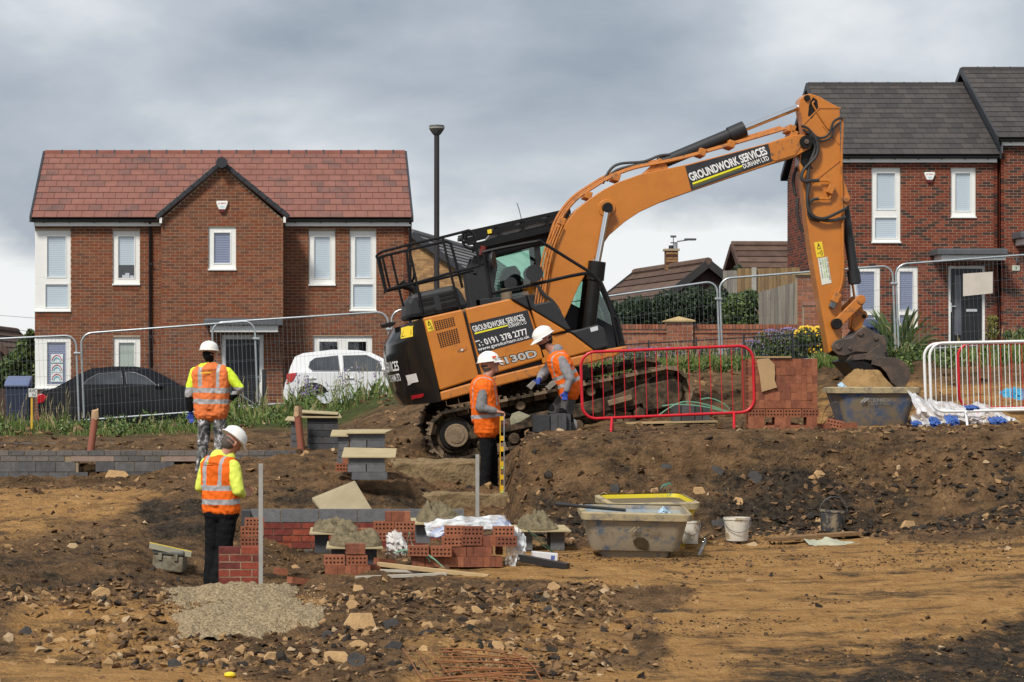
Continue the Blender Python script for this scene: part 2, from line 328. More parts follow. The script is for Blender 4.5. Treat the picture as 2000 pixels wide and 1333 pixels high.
GU = np.clip(CX + F * GX / np.maximum(GY, 12), -100, 2000); GP = YH - GZ * F / np.maximum(GY, 1)
sa, da = soil_masks(GU, GP, GX, GY)
sa = np.where(GY < 22, 0.8, sa)
gr = sm(44.2, 46.5, GY + 3.5 * sm(900, 1500, GU) + 1.2 * sm(1500, 1700, GU) + 2.0 * fbm(GX, GY, 0.4, 3, 77)) * (GY < 60)
gr = np.where(GY > 53.0, 0.0, gr); st = sm(52.5, 53.5, GY)
for nm, a in (('sand', sa), ('dark', da), ('grass', gr), ('street', st)):
    at = gme.attributes.new(nm, 'FLOAT', 'POINT'); at.data.foreach_set('value', a.ravel().astype(np.float32))
gm = bpy.data.materials.new('earth'); gm.use_nodes = True; t = gm.node_tree; b = t.nodes['Principled BSDF']
b.inputs['Roughness'].default_value = 0.95; b.inputs['Specular IOR Level'].default_value = 0.15
def N(t, ty, **k):
    n = t.nodes.new(ty)
    for a, v in k.items():
        if a.startswith('_'): n.inputs[a[1:]].default_value = v
        else: setattr(n, a, v)
    return n
geo = N(t, 'ShaderNodeNewGeometry')
def att(nm): return N(t, 'ShaderNodeAttribute', attribute_name=nm).outputs['Fac']
def mixc(fac, a, c):
    m = N(t, 'ShaderNodeMix', data_type='RGBA'); t.links.new(fac, m.inputs[0])
    for i, v in ((6, a), (7, c)):
        if isinstance(v, tuple): m.inputs[i].default_value = v + (1,)
        else: t.links.new(v, m.inputs[i])
    return m.outputs[2]
def ramp(src, p0, p1, a=(0, 0, 0), c=(1, 1, 1)):
    r = N(t, 'ShaderNodeValToRGB'); t.links.new(src, r.inputs[0]); r.color_ramp.elements[0].position = p0; r.color_ramp.elements[1].position = p1
    r.color_ramp.elements[0].color = a + (1,); r.color_ramp.elements[1].color = c + (1,); return r.outputs[0]
def nz(scale, detail=6, st=(1, 1, 1), rough=0.65):
    m = N(t, 'ShaderNodeMapping', _Scale=st); t.links.new(geo.outputs['Position'], m.inputs[0])
    n = N(t, 'ShaderNodeTexNoise', _Scale=scale, _Detail=detail, _Roughness=rough); t.links.new(m.outputs[0], n.inputs['Vector']); return n.outputs['Fac']
def mth(op, a, c):
    m = N(t, 'ShaderNodeMath', operation=op)
    for i, v in enumerate((a, c)):
        if isinstance(v, (int, float)): m.inputs[i].default_value = v
        else: t.links.new(v, m.inputs[i])
    return m.outputs[0]
brown = ramp(nz(3.5, 11, (1, 1, 1), 0.75), 0.33, 0.70, (0.060, 0.034, 0.017), (0.33, 0.195, 0.095))
sandc = ramp(nz(4.0, 11, (1, 1, 1), 0.72), 0.3, 0.72, (0.34, 0.172, 0.055), (0.62, 0.355, 0.135))
shale = ramp(nz(14.0, 8), 0.35, 0.75, (0.014, 0.011, 0.009), (0.11, 0.082, 0.055))
fs_ = ramp(mth('ADD', att('sand'), mth('MULTIPLY', mth('SUBTRACT', nz(1.6, 11, (1, 0.6, 1), 0.78), 0.5), 1.7)), 0.30, 0.62)
fd_ = ramp(mth('ADD', att('dark'), mth('MULTIPLY', mth('SUBTRACT', nz(2.3, 12, (0.7, 1, 1), 0.82), 0.5), 2.6)), 0.45, 0.85)
# dark smears dragged across the sand by tracks
sk = ramp(nz(2.2, 12, (0.4, 1.25, 1), 0.82), 0.50, 0.60)
c = mixc(fs_, brown, sandc); c = mixc(mth('MULTIPLY', sk, 0.8), c, shale); c = mixc(fd_, c, shale)
vo = N(t, 'ShaderNodeTexVoronoi', _Scale=26.0); t.links.new(geo.outputs['Position'], vo.inputs['Vector'])
spk = ramp(vo.outputs['Distance'], 0.14, 0.24, (1, 1, 1), (0, 0, 0)); sel = ramp(vo.outputs['Color'], 0.74, 0.80)
c = mixc(mth('MULTIPLY', mth('MULTIPLY', spk, sel), 0.75), c, (0.42, 0.31, 0.19))
c = mixc(att('grass'), c, ramp(nz(6.0, 6), 0.35, 0.7, (0.03, 0.05, 0.012), (0.10, 0.13, 0.03)))
c = mixc(att('street'), c, ramp(nz(3.0, 6), 0.3, 0.7, (0.05, 0.05, 0.05), (0.10, 0.10, 0.095)))
t.links.new(c, b.inputs['Base Color'])
hb = mth('ADD', mth('MULTIPLY', nz(16.0, 8, (1, 1, 1), 0.72), 1.0), mth('MULTIPLY', vo.outputs['Distance'], -0.35))
bp = N(t, 'ShaderNodeBump', _Strength=1.0, _Distance=0.10); t.links.new(hb, bp.inputs['Height']); t.links.new(bp.outputs[0], b.inputs['Normal'])
gme.materials.append(gm); go = bpy.data.objects.new('ground', gme); COL.objects.link(go); tag(go, kind='structure')
# ---------------------------------------------------------------- buildings
def brickset(nm, cols, rough=0.85):
    return [mat(f'{nm}_{i}', c, rough, 0.22, 9.0, 0.25, 90.0) for i, c in enumerate(cols)]
RED = brickset('orange_red_brick', [(0.195, 0.070, 0.036), (0.165, 0.062, 0.034), (0.215, 0.082, 0.043), (0.14, 0.060, 0.038), (0.175, 0.078, 0.047), (0.20, 0.063, 0.031)])
DRED = brickset('multi_red_brick', [(0.185, 0.046, 0.026), (0.155, 0.041, 0.026), (0.21, 0.058, 0.032), (0.078, 0.038, 0.029), (0.058, 0.034, 0.029), (0.175, 0.050, 0.029)])
TAN = brickset('buff_brick', [(0.36, 0.21, 0.09), (0.30, 0.17, 0.08), (0.40, 0.24, 0.11), (0.26, 0.15, 0.075)])
GARDEN = brickset('garden_brick', [(0.29, 0.10, 0.055), (0.24, 0.085, 0.05), (0.33, 0.13, 0.075), (0.22, 0.10, 0.065)])
MORTAR = mat('mortar', (0.38, 0.30, 0.21), 0.95, 0.15, 12.0, 0.2)
MORTAR2 = mat('mortar_grey', (0.40, 0.31, 0.225), 0.95, 0.15, 12.0, 0.2)
UPVC = mat('white_upvc', (0.78, 0.78, 0.75), 0.35, 0.04, 3.0)
BLACKP = mat('black_plastic', (0.018, 0.018, 0.020), 0.4, 0.2, 5.0)
LEAD = mat('grey_lead', (0.09, 0.095, 0.105), 0.5, 0.2, 4.0)
GLASS = glassmat('window_glass', (0.96, 0.97, 0.98), 0.03)
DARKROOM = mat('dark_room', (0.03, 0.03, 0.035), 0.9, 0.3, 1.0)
def slatmat(name, a, c, sc=80.0):
    m = bpy.data.materials.new(name); m.use_nodes = True; t = m.node_tree; b = t.nodes['Principled BSDF']; b.inputs['Roughness'].default_value = 0.6
    g = t.nodes.new('ShaderNodeNewGeometry'); w = t.nodes.new('ShaderNodeTexWave'); w.bands_direction = 'Z'; w.inputs['Scale'].default_value = sc / 20
    w.inputs['Distortion'].default_value = 0.15; t.links.new(g.outputs['Position'], w.inputs['Vector'])
    r = t.nodes.new('ShaderNodeValToRGB'); r.color_ramp.elements[0].color = a + (1,); r.color_ramp.elements[1].color = c + (1,)
    t.links.new(w.outputs['Fac'], r.inputs[0]); t.links.new(r.outputs[0], b.inputs['Base Color']); MATS[name] = m; return m
BLIND_L = slatmat('pale_blind', (0.46, 0.54, 0.59), (0.63, 0.69, 0.72), 120)
BLIND_D = slatmat('blue_blind', (0.11, 0.13, 0.24), (0.27, 0.30, 0.43), 110)
BRICK_ME = {}
def brick_mesh(m, L=0.215, H=0.065, D=0.03):
    k = (m.name, L, H, D)
    if k not in BRICK_ME:
        b = M(); b.box(0, L, -D, 0, 0, H); BRICK_ME[k] = b.mesh('brick', m)
    return BRICK_ME[k]
def holes_free(a, b, z0, z1, holes):
    """Intervals of [a, b] not covered by a hole over heights z0..z1."""
    iv = [(a, b)]
    for h0, h1, g0, g1 in holes:
        if z1 <= g0 + 1e-4 or z0 >= g1 - 1e-4: continue
        nv = []
        for p, q in iv:
            if h1 <= p or h0 >= q: nv.append((p, q)); continue
            if h0 > p: nv.append((p, h0))
            if h1 < q: nv.append((h1, q))
        iv = nv
    return iv
def brick_wall(house, name, O, ux, W, H, holes, mats, mortar, budget, top=None, thick=0.12, seed=1, want=None):
    """A wall face through O running along ux (unit, horizontal); outward normal is ux rotated -90 degrees. top(a) limits the height (gable)."""
    rd = random.Random(seed); ux = Vector(ux); nn = Vector((ux.y, -ux.x, 0)); O = Vector(O); ang = math.atan2(ux.y, ux.x)
    # mortar body: cells between the openings
    xs = sorted({0, W} | {min(max(v, 0), W) for h in holes for v in h[:2]}); zs = sorted({0, H} | {min(max(v, 0), H) for h in holes for v in h[2:]})
    b = M()
    def blk(x0, x1, z0, z1, za=None, zb=None):
        za = z1 if za is None else za; zb = z1 if zb is None else zb
        q = [(x0, z0), (x1, z0), (x1, zb), (x0, za)]
        fr = [O + ux * a + Vector((0, 0, c)) for a, c in q]; b.prismq(fr, -nn * thick)
    for i in range(len(xs) - 1):
        for j in range(len(zs) - 1):
            cx, cz = (xs[i] + xs[i + 1]) / 2, (zs[j] + zs[j + 1]) / 2
            if any(h[0] < cx < h[1] and h[2] < cz < h[3] for h in holes): continue
            blk(xs[i], xs[i + 1], zs[j], zs[j + 1])
    if top:
        p = top; fr = [O + ux * a + Vector((0, 0, c)) for a, c in p]; b.prismq(fr, -nn * thick)
    wall = b.build(name, mortar, house, fix=True)
    rest = M(); n = 0; cand = []
    Ht = max(c for _, c in top) if top else H
    for r in range(int(Ht / 0.075)):
        z0 = r * 0.075 + 0.01; a, c = 0.0, W
        if z0 + 0.065 > H:
            if not top: break
            pts = sorted(top); zt = z0 + 0.068
            xx = [x for x in np.linspace(0, W, 400) if np.interp(x, [q[0] for q in pts], [q[1] for q in pts]) > zt]
            if not xx: break
            a, c = xx[0], xx[-1]
        off = 0 if r % 2 else -0.1125
        for p, q in holes_free(a, c, z0, z0 + 0.065, holes):
            k0 = math.floor((p - off) / 0.225)
            for k in range(k0, int((q - off) / 0.225) + 1):
                x0 = max(p, off + k * 0.225); x1 = min(q, off + k * 0.225 + 0.215)
                if x1 - x0 < 0.012: continue
                mi = rd.randrange(len(mats))
                if x1 - x0 > 0.2149: cand.append((x0, z0, mi))
                else: cand.append((x0, z0, mi, x1))
    full = [q for q in cand if len(q) == 3]
    if want: full.sort(key=want)
    chosen = set(id(q) for q in full[:budget]); cnt = 0
    me_v = [brick_mesh(m) for m in mats]
    for q in cand:
        jit = rd.uniform(-0.002, 0.002)
        if id(q) in chosen:
            o = inst('brick', me_v[q[2]], O + ux * q[0] + nn * (-0.026 + jit * 0.5) + Vector((0, 0, q[1])), wall, (0, 0, ang)); cnt += 1
        else:
            x1 = q[3] if len(q) == 4 else q[0] + 0.215
            A = O + ux * q[0] + Vector((0, 0, q[1])); B = O + ux * x1 + Vector((0, 0, q[1])); f = nn * (0.004 + jit * 0.5); zz = Vector((0, 0, 0.065)); bk = -nn * 0.02
            v = [A + f, B + f, B + f + zz, A + f + zz, A + bk, B + bk, B + bk + zz, A + bk + zz]
            rest.add(v, [(0, 1, 2, 3), (1, 5, 6, 2), (4, 0, 3, 7), (3, 2, 6, 7), (4, 5, 1, 0)], q[2])
    if rest.v: tag(rest.build('brickwork', mats, wall), kind='stuff')
    return wall
def window(house, y, x0, x1, z0, z1, panes, blind, sill=True, fr=None, dark=None):
    """A white frame set into the wall at depth y (front face of the brick); panes are glass rectangles in world x, z."""
    f = M(); d0, d1 = y + 0.045, y + 0.11
    for a, b, c, e in fr_cells(x0, x1, z0, z1, panes): f.box(a, b, d0, d1, c, e)
    o = f.build('window', UPVC, house, bevel=0.006)
    for p in panes:
        g = M(); t = 0.022; a, b, c, e = p
        for q in ((a, a + t, c, e), (b - t, b, c, e), (a + t, b - t, c, c + t), (a + t, b - t, e - t, e)): g.box(q[0], q[1], d0 - 0.012, d0 + 0.03, q[2], q[3])
        g.build('bead', UPVC, o)
        g = M(); g.box(a, b, d0 + 0.02, d0 + 0.028, c, e); g.build('pane', GLASS, o)
    bl = M()
    for i, p in enumerate(panes):
        q = blind[i] if isinstance(blind, (list, tuple)) else blind
        zz = p[2] + (dark[i] if dark else 0) * (p[3] - p[2])
        if q is not None:
            bb = M(); bb.box(p[0] - 0.02, p[1] + 0.02, d0 + 0.038, d0 + 0.045, zz, p[3] + 0.02); bb.build('blind', q, o)
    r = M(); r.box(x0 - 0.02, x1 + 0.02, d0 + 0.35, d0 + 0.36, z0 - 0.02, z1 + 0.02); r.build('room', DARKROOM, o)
    if sill:
        s_ = M(); s_.box(x0 - 0.01, x1 + 0.01, y - 0.045, d0 + 0.01, z0 - 0.035, z0 + 0.003); s_.build('sill', UPVC, o, bevel=0.005)
    return o
def fr_cells(x0, x1, z0, z1, panes):
    xs = sorted({x0, x1} | {v for p in panes for v in p[:2]}); zs = sorted({z0, z1} | {v for p in panes for v in p[2:]}); out = []
    for j in range(len(zs) - 1):
        run = None
        for i in range(len(xs) - 1):
            cx, cz = (xs[i] + xs[i + 1]) / 2, (zs[j] + zs[j + 1]) / 2
            if any(p[0] < cx < p[1] and p[2] < cz < p[3] for p in panes):
                if run: out.append((run[0], run[1], zs[j], zs[j + 1])); run = None
            else: run = (run[0] if run else xs[i], xs[i + 1])
        if run: out.append((run[0], run[1], zs[j], zs[j + 1]))
    return out
def tiled_roof(house, X0, X1, Ye, Ze, Yr, Zr, rows, tw, tiles, under, budget, seed, verge, ridge_mat, back=True, rows_all=True):
    """Front slope from the eaves line (Ye, Ze) to the ridge (Yr, Zr) with overlapping tiles, plus the back slope and a ridge of capping tiles."""
    rd = random.Random(seed); S = Vector((0, Yr - Ye, Zr - Ze)); L = S.length; S.normalize(); nrm = Vector((0, -S.z, S.y)); b = M()
    t = 0.10
    b.prismq([(X0, Ye, Ze - 0.03), (X1, Ye, Ze - 0.03), (X1, Yr, Zr - 0.03), (X0, Yr, Zr - 0.03)], -nrm * t)
    if back: b.prismq([(X0, Yr, Zr - 0.03), (X1, Yr, Zr - 0.03), (X1, 2 * Yr - Ye, Ze - 0.03), (X0, 2 * Yr - Ye, Ze - 0.03)], Vector((0, -nrm.y, -nrm.z)) * t)
    roof = b.build('roof', under, house, fix=True)
    ex = L / rows; cache = {}; rest = M(); n = 0
    tilt = 0.022
    for r in range(rows):
        off = X0 + (r % 2) * tw / 2 - tw; k = 0
        while off + k * tw < X1:
            a = max(X0, off + k * tw + 0.004); c = min(X1, off + (k + 1) * tw - 0.004); k += 1
            if c - a < 0.03: continue
            mi = rd.choices(range(len(tiles)), [3, 3, 2, 1, 1][:len(tiles)])[0]
            o = Vector((a, Ye, Ze)) + S * (r * ex - (0.03 if r == 0 else 0)) + nrm * 0.004
            w = c - a; full = abs(w - (tw - 0.008)) < 1e-4
            def corners(o):
                h = ex + 0.05
                p = [o + nrm * tilt, o + Vector((w, 0, 0)) + nrm * tilt, o + Vector((w, 0, 0)) + S * h + nrm * 0.004, o + S * h + nrm * 0.004]
                return p, -nrm * 0.014
            if full and n < budget and r > 0:
                key = (mi, round(w, 4))
                if key not in cache:
                    g = M(); p, v = corners(Vector((0, 0, 0))); g.prismq(p, v); cache[key] = g.mesh('tile', tiles[mi])
                inst('tile', cache[key], o, roof); n += 1
            else:
                p, v = corners(o); rest.prismq(p, v, mi)
    tag(rest.build('tiling', tiles, roof), kind='stuff')
    # ridge of half-round caps
    x = X0; i = 0
    while x < X1 - 0.05:
        x2 = min(x + 0.45, X1); g = M(); pr = [(-0.11, -0.07), (-0.085, 0.015), (-0.03, 0.05), (0.03, 0.05), (0.085, 0.015), (0.11, -0.07)]
        g.prismq([(x + 0.004, Yr + q[0], Zr + q[1] + 0.02) for q in pr], (x2 - x - 0.008, 0, 0)); g.build('ridge_tile', ridge_mat, roof, fix=True)
        if x2 < X1 - 0.1: g = M(); g.prismq([(x2 - 0.022, Yr + q[0] * 1.06, Zr + q[1] * 1.1 + 0.023) for q in pr], (0.044, 0, 0)); g.build('ridge_clip', verge, roof, fix=True)
        x = x2; i += 1
    for X, sg in ((X0, -1), (X1, 1)):
        g = M()
        g.prismq([(X, Ye - 0.02, Ze - 0.12), (X, Yr, Zr - 0.12), (X, Yr, Zr + 0.05), (X, Ye - 0.02, Ze + 0.035)], (sg * 0.05, 0, 0))
        g.prismq([(X, 2 * Yr - Ye, Ze - 0.12), (X, Yr, Zr - 0.12), (X, Yr, Zr + 0.05), (X, 2 * Yr - Ye, Ze + 0.035)], (sg * 0.05, 0, 0))
        g.build('verge', verge, roof, fix=True)
    return roof
def eaves(house, X0, X1, Ye, Ze, Yw, brackets=True):
    f = M(); f.box(X0 + 0.05, X1 - 0.05, Yw - 0.15, Yw - 0.02, Ze - 0.21, Ze - 0.085); f.build('fascia', UPVC, house)
    g = M(); ym = Yw - 0.205
    g.prismq([(X0, ym + 0.06 * math.cos(R(a)), Ze - 0.055 + 0.06 * math.sin(R(a))) for a in range(180, 361, 30)] + [(X0, ym + 0.052, Ze - 0.055), (X0, ym - 0.052, Ze - 0.055)], (X1 - X0, 0, 0))
    x = X0 + 0.3
    while x < X1: g.box(x - 0.015, x + 0.015, ym - 0.03, Yw - 0.09, Ze - 0.135, Ze - 0.10); x += 0.62
    g.build('gutter', BLACKP, house, fix=True)
def alarm(house, px, py, s, y, word='XHOM'):
    c = P(px, py, s); g = M(); g.prism([(c.x - 0.135, c.z + 0.11), (c.x + 0.135, c.z + 0.11), (c.x + 0.14, c.z + 0.05), (c.x + 0.08, c.z - 0.10), (c.x - 0.08, c.z - 0.10), (c.x - 0.14, c.z + 0.05)], y - 0.075, y - 0.005)
    o = g.build('alarm_box', UPVC, house, bevel=0.015, fix=True)
    g = M(); g.prism([(c.x - 0.085, c.z - 0.101), (c.x + 0.085, c.z - 0.101), (c.x + 0.055, c.z - 0.165), (c.x - 0.055, c.z - 0.165)], y - 0.07, y - 0.005)
    g.build('alarm_lens', mat('dark_red', (0.12, 0.012, 0.018), 0.3), o, fix=True)
    text('alarm_print', 'x jem', (c.x - 0.095, y - 0.078, c.z + 0.025), (0.19, 0, 0), (0, 0, 0.05), mat('red_print', (0.45, 0.02, 0.04), 0.5), o, 0.01)
    g = M(); g.box(c.x - 0.05, c.x + 0.05, y - 0.077, y - 0.074, c.z - 0.05, c.z - 0.01); g.build('alarm_stripe', mat('pale_blue', (0.45, 0.62, 0.68), 0.5), o)
def canopy(house, s, x0, x1, y0, y1, xa, xb, y2, yw, out=0.75):
    a, b = P(x0, y0, s), P(x1, y1, s); g = M(); g.box(a.x, b.x, yw - out - 0.06, yw - 0.002, b.z, a.z); o = g.build('canopy', LEAD, house, bevel=0.015)
    g = M(); g.box(a.x + 0.03, b.x - 0.03, yw - out, yw - 0.002, a.z + 0.002, a.z + 0.03); g.build('canopy_lead', LEAD, o)
    c, d = P(xa, y1, s), P(xb, y2, s); g = M(); g.box(c.x, d.x, yw - out + 0.05, yw - 0.002, d.z, c.z - 0.003); g.build('canopy_fascia', UPVC, o)
    g = M(); x = c.x + 0.1
    while x < d.x - 0.02: g.box(x - 0.004, x + 0.004, yw - out + 0.043, yw - out + 0.051, d.z + 0.004, c.z - 0.006); x += 0.1
    g.build('canopy_bead', UPVC, o)

def px_rects(s, rects): return [((a - CX) / s, (b - CX) / s, (YH - d) / s, (YH - c) / s) for a, b, c, d in rects]   # x0,x1,ytop,ybottom -> world

# ---- red-roofed house on the left
S1, S2 = 79.5, 80.6; Y1, Y2 = F / S1, F / S2
lh = thing('brick_house', 'orange brick house with red tiled roof and black-edged front gable behind the parked cars', 'house', (-1.6, Y1 + 3.5, -1.0))
Z0 = -1.15
X0, X1 = (68 - CX) / S1, (798 - CX) / S1
gX0, gX1 = (315 - CX) / S2, (553 - CX) / S2
ZE = (YH - 426) / S1
wins = px_rects(S1, [(68, 138, 450, 607), (220, 273, 451, 555), (603, 655, 451, 556), (683, 735, 451, 606), (68, 138, 658, 758), (221, 274, 659, 790), (612, 727, 657, 742)])
hol = [(a - X0, b - X0, c - Z0, d - Z0) for a, b, c, d in wins]
def skip_gable(h): return h
for xa_, xb_, bud, sd_ in ((X0, gX0 + 0.1, 60, 3), (gX1 - 0.1, X1, 80, 4)):
    brick_wall(lh, 'wall', (xa_, Y1, Z0), (1, 0, 0), xb_ - xa_, ZE - 0.12 - Z0, [(a - xa_, b - xa_, c - Z0, d - Z0) for a, b, c, d in wins if xa_ - 0.01 <= a and b <= xb_ + 0.01], RED, MORTAR, bud, seed=sd_, want=lambda q: -q[1])
brick_wall(lh, 'wall', (X0, Y1 + 6.9, Z0), (0, -1, 0), 6.77, ZE - 0.12 - Z0, [], RED, MORTAR, 0, top=[(0, ZE - 0.12 - Z0), (3.45, ZE + 1.85 - Z0), (6.77, ZE - 0.06 - Z0)], seed=5)
brick_wall(lh, 'wall', (X1, Y1, Z0), (0, 1, 0), 6.9, ZE - 0.12 - Z0, [], RED, MORTAR, 0, top=[(0, ZE - 0.12 - Z0), (3.45, ZE + 1.85 - Z0), (6.9, ZE - 0.12 - Z0)], seed=6)
gw = px_rects(S2, [(407, 461, 443, 526), (433, 515, 655, 860)])
gH = (YH - 428) / S2 - Z0; apex = (YH - 325) / S2 - Z0
brick_wall(lh, 'wall', (gX0, Y2, Z0), (1, 0, 0), gX1 - gX0, gH, [(a - gX0, b - gX0, c - Z0, d - Z0) for a, b, c, d in gw], RED, MORTAR, 160,
           top=[(0, gH), ((433.5 - CX) / S2 - gX0, apex), (gX1 - gX0, gH)], seed=8, want=lambda q: -q[1])
for X, u, O in ((gX1, (0, 1, 0), (gX1, Y2 + 0.01, Z0)), (gX0, (0, -1, 0), (gX0, Y1 - 0.01, Z0))):
    brick_wall(lh, 'wall', O, u, Y1 - Y2 - 0.02, gH - 0.05, [], RED, MORTAR, 0, seed=9, thick=0.1)
TR = [mat(f'red_tile_{i}', c, 0.8, 0.3, 2.5, 0.1, col2=c2, f2=(0.36, 0.64)) for i, (c, c2) in enumerate([((0.20, 0.090, 0.070), (0.25, 0.114, 0.09)), ((0.19, 0.085, 0.068), (0.23, 0.104, 0.083)), ((0.24, 0.11, 0.087), (0.20, 0.092, 0.073)), ((0.125, 0.078, 0.069), (0.23, 0.104, 0.084)), ((0.14, 0.081, 0.07), (0.21, 0.097, 0.078))])]
TG = [mat(f'grey_tile_{i}', c, 0.7, 0.12, 3.0, 0.1) for i, c in enumerate([(0.062, 0.056, 0.054), (0.072, 0.064, 0.060), (0.055, 0.050, 0.049), (0.066, 0.060, 0.057), (0.050, 0.046, 0.045)])]
UNDER = mat('roof_underlay', (0.02, 0.02, 0.02), 0.9)
VB = mat('black_verge', (0.022, 0.024, 0.030), 0.55, 0.2, 6.0)
RR = mat('red_ridge', (0.20, 0.080, 0.060), 0.75, 0.15, 4.0)
Yr1 = Y1 + 3.45; Zr1 = (YH - 299) * Yr1 / F
tiled_roof(lh, X0 - 0.06, X1 + 0.06, Y1 - 0.22, ZE, Yr1, Zr1, 11, 0.305, TR, UNDER, 300, 4, VB, RR)
eaves(lh, X0 - 0.06, gX0, Y1 - 0.22, ZE, Y1); eaves(lh, gX1, X1 + 0.1, Y1 - 0.22, ZE, Y1)
# gable roof: two slopes running back into the main roof, dry verge units and an end cap
ga = P(433.5, 318, S2); gl, grr = P(307, 424, S2), P(563, 423, S2); g = M(); yb = Y2 + 3.0
for q in (gl, grr): g.prismq([(ga.x, Y2 - 0.12, ga.z), (q.x, Y2 - 0.12, q.z), (q.x, yb, q.z), (ga.x, yb, ga.z)], (0, 0, -0.09))
gro = g.build('gable_roof', TR[0], lh, fix=True)
for q in (gl, grr):
    n = 9
    for i in range(n):
        a = ga.lerp(q, i / n); c = ga.lerp(q, (i + 1.12) / n); d = (c - a).normalized(); up = Vector((-d.z, 0, d.x)) if q is gl else Vector((d.z, 0, -d.x))
        if up.z < 0: up = -up
        g = M(); w0 = 0.055; g.prismq([a + up * 0.06 - Vector((0, 0.17, 0)), c + up * 0.045 - Vector((0, 0.17, 0)), c - up * w0 - Vector((0, 0.17, 0)), a - up * w0 - Vector((0, 0.17, 0))], (0, 0.19, 0))
        g.build('verge_unit', VB, gro, fix=True, bevel=0.008)
g = M(); g.cyl((ga.x, Y2 - 0.32, ga.z - 0.02), (ga.x, Y2 - 0.05, ga.z - 0.02), 0.135, n=16); g.build('ridge_end_cap', VB, gro, smooth=40)
for q, sg in ((gl, 1), (grr, -1)):
    g = M(); g.box(q.x + sg * 0.09 - 0.03, q.x + sg * 0.09 + 0.03, Y2 - 0.14, Y2 - 0.012, q.z - 0.16, q.z - 0.02); g.build('box_end', UPVC, gro)
# windows
w = wins
window(lh, Y1, w[0][0], w[0][1], w[0][2], w[0][3], px_rects(S1, [(90, 130, 460, 543), (87, 134, 554, 602)]), BLIND_L)
window(lh, Y1, *w[1], px_rects(S1, [(229, 264, 460, 545)]), BLIND_L, dark=[0.32])
window(lh, Y1, *w[2], px_rects(S1, [(612, 646, 461, 545)]), BLIND_L)
window(lh, Y1, *w[3], px_rects(S1, [(692, 726, 461, 544), (688, 730, 554, 602)]), BLIND_L)
w5 = window(lh, Y1, *w[4], px_rects(S1, [(90, 130, 667, 753)]), BLIND_D)
window(lh, Y1, *w[5], px_rects(S1, [(230, 264, 668, 782)]), mat('green_curtain', (0.42, 0.47, 0.40), 0.8, 0.1, 3.0))
window(lh, Y1, *w[6], px_rects(S1, [(622, 661, 666, 735), (678, 717, 666, 735)]), None)
window(lh, Y2, *gw[0], px_rects(S2, [(416, 451, 453, 516)]), BLIND_D)
# soldier bricks below the upper sills
for (a, b, c, d), y in [(w[0], Y1), (w[1], Y1), (w[2], Y1), (gw[0], Y2)]:
    x = a
    while x < b - 0.05:
        g = M(); g.box(x + 0.004, min(x + 0.071, b), y - 0.014, y + 0.02, c - 0.145, c - 0.045); g.build('sill_brick', RED[random.randrange(6)], lh); x += 0.075
# rainbow pictures taped inside the pane
for i, yy in enumerate((706, 718.5 + 5, 743)):
    a = P(99, [692, 711, 729][i], S1); g = M(); wd, hg = 23.5 / S1, 17 / S1; yq = Y1 + 0.052
    g.box(a.x, a.x + wd, yq, yq + 0.003, a.z - hg, a.z); pic = g.build('rainbow_picture', mat('poster_paper', (0.62, 0.70, 0.70), 0.7), w5)
    for k, (col, rr) in enumerate((('poster_red', 0.42), ('poster_blue', 0.27))):
        m_ = mat(col, (0.55, 0.08, 0.10) if k == 0 else (0.03, 0.33, 0.45), 0.6); g = M(); cx, cz = a.x + wd / 2, a.z - hg * 0.92
        pts = [(cx + wd * rr * math.cos(R(q)), yq - 0.003, cz + hg * rr * 1.9 * math.sin(R(q))) for q in range(10, 171, 16)]
        for p, q in zip(pts, pts[1:]): g.bar(p, q, 0.002, 0.022, (0, 0, 1)) if False else g.cyl(p, q, 0.012, n=4)
        g.build('rainbow_arc', m_, pic)
# picture frames on the window ledge
for px, wpx, hpx in ((241, 6, 8), (248, 8, 12), (257, 7, 7)):
    a = P(px, 545, S1); g = M(); g.box(a.x - wpx / 2 / S1, a.x + wpx / 2 / S1, Y1 + 0.12, Y1 + 0.14, a.z + 0.002, a.z + hpx / S1); g.build('photo_frame', mat('pale_frame', (0.5, 0.52, 0.55), 0.5), lh)
# door
d0, d1 = P(433, 655, S2), P(515, 860, S2); g = M(); t_ = 8 / S2
g.box(d0.x, d0.x + t_, Y2 + 0.02, Y2 + 0.10, Z0, d0.z); g.box(d1.x - t_, d1.x, Y2 + 0.02, Y2 + 0.10, Z0, d0.z); g.box(d0.x + t_, d1.x - t_, Y2 + 0.02, Y2 + 0.10, d0.z - t_, d0.z)
dr = g.build('door_frame', UPVC, lh)
BLACKD = mat('black_door', (0.016, 0.017, 0.019), 0.35, 0.2, 3.0)
g = M(); g.box(d0.x + t_, d1.x - t_, Y2 + 0.06, Y2 + 0.10, Z0, d0.z - t_); dd = g.build('door', BLACKD, lh)
for i in range(9):
    x = d0.x + t_ + 0.04 + i * 0.085; g = M(); g.box(x, x + 0.075, Y2 + 0.05, Y2 + 0.061, Z0 + 0.1, d0.z - t_ - 0.06); g.build('board', BLACKD, dd)
g = M(); g.bar(P(507, 733, S2, 0.02), P(507, 745, S2, 0.02), 0.03, 0.03); g.bar(P(507, 737, S2, -0.01), P(500, 737, S2, -0.01), 0.02, 0.02); g.build('handle', mat('chrome', (0.7, 0.7, 0.7), 0.2, metal=1.0), dd)
canopy(lh, S2, 400, 552, 625.5, 637, 412, 543, 650, Y2)
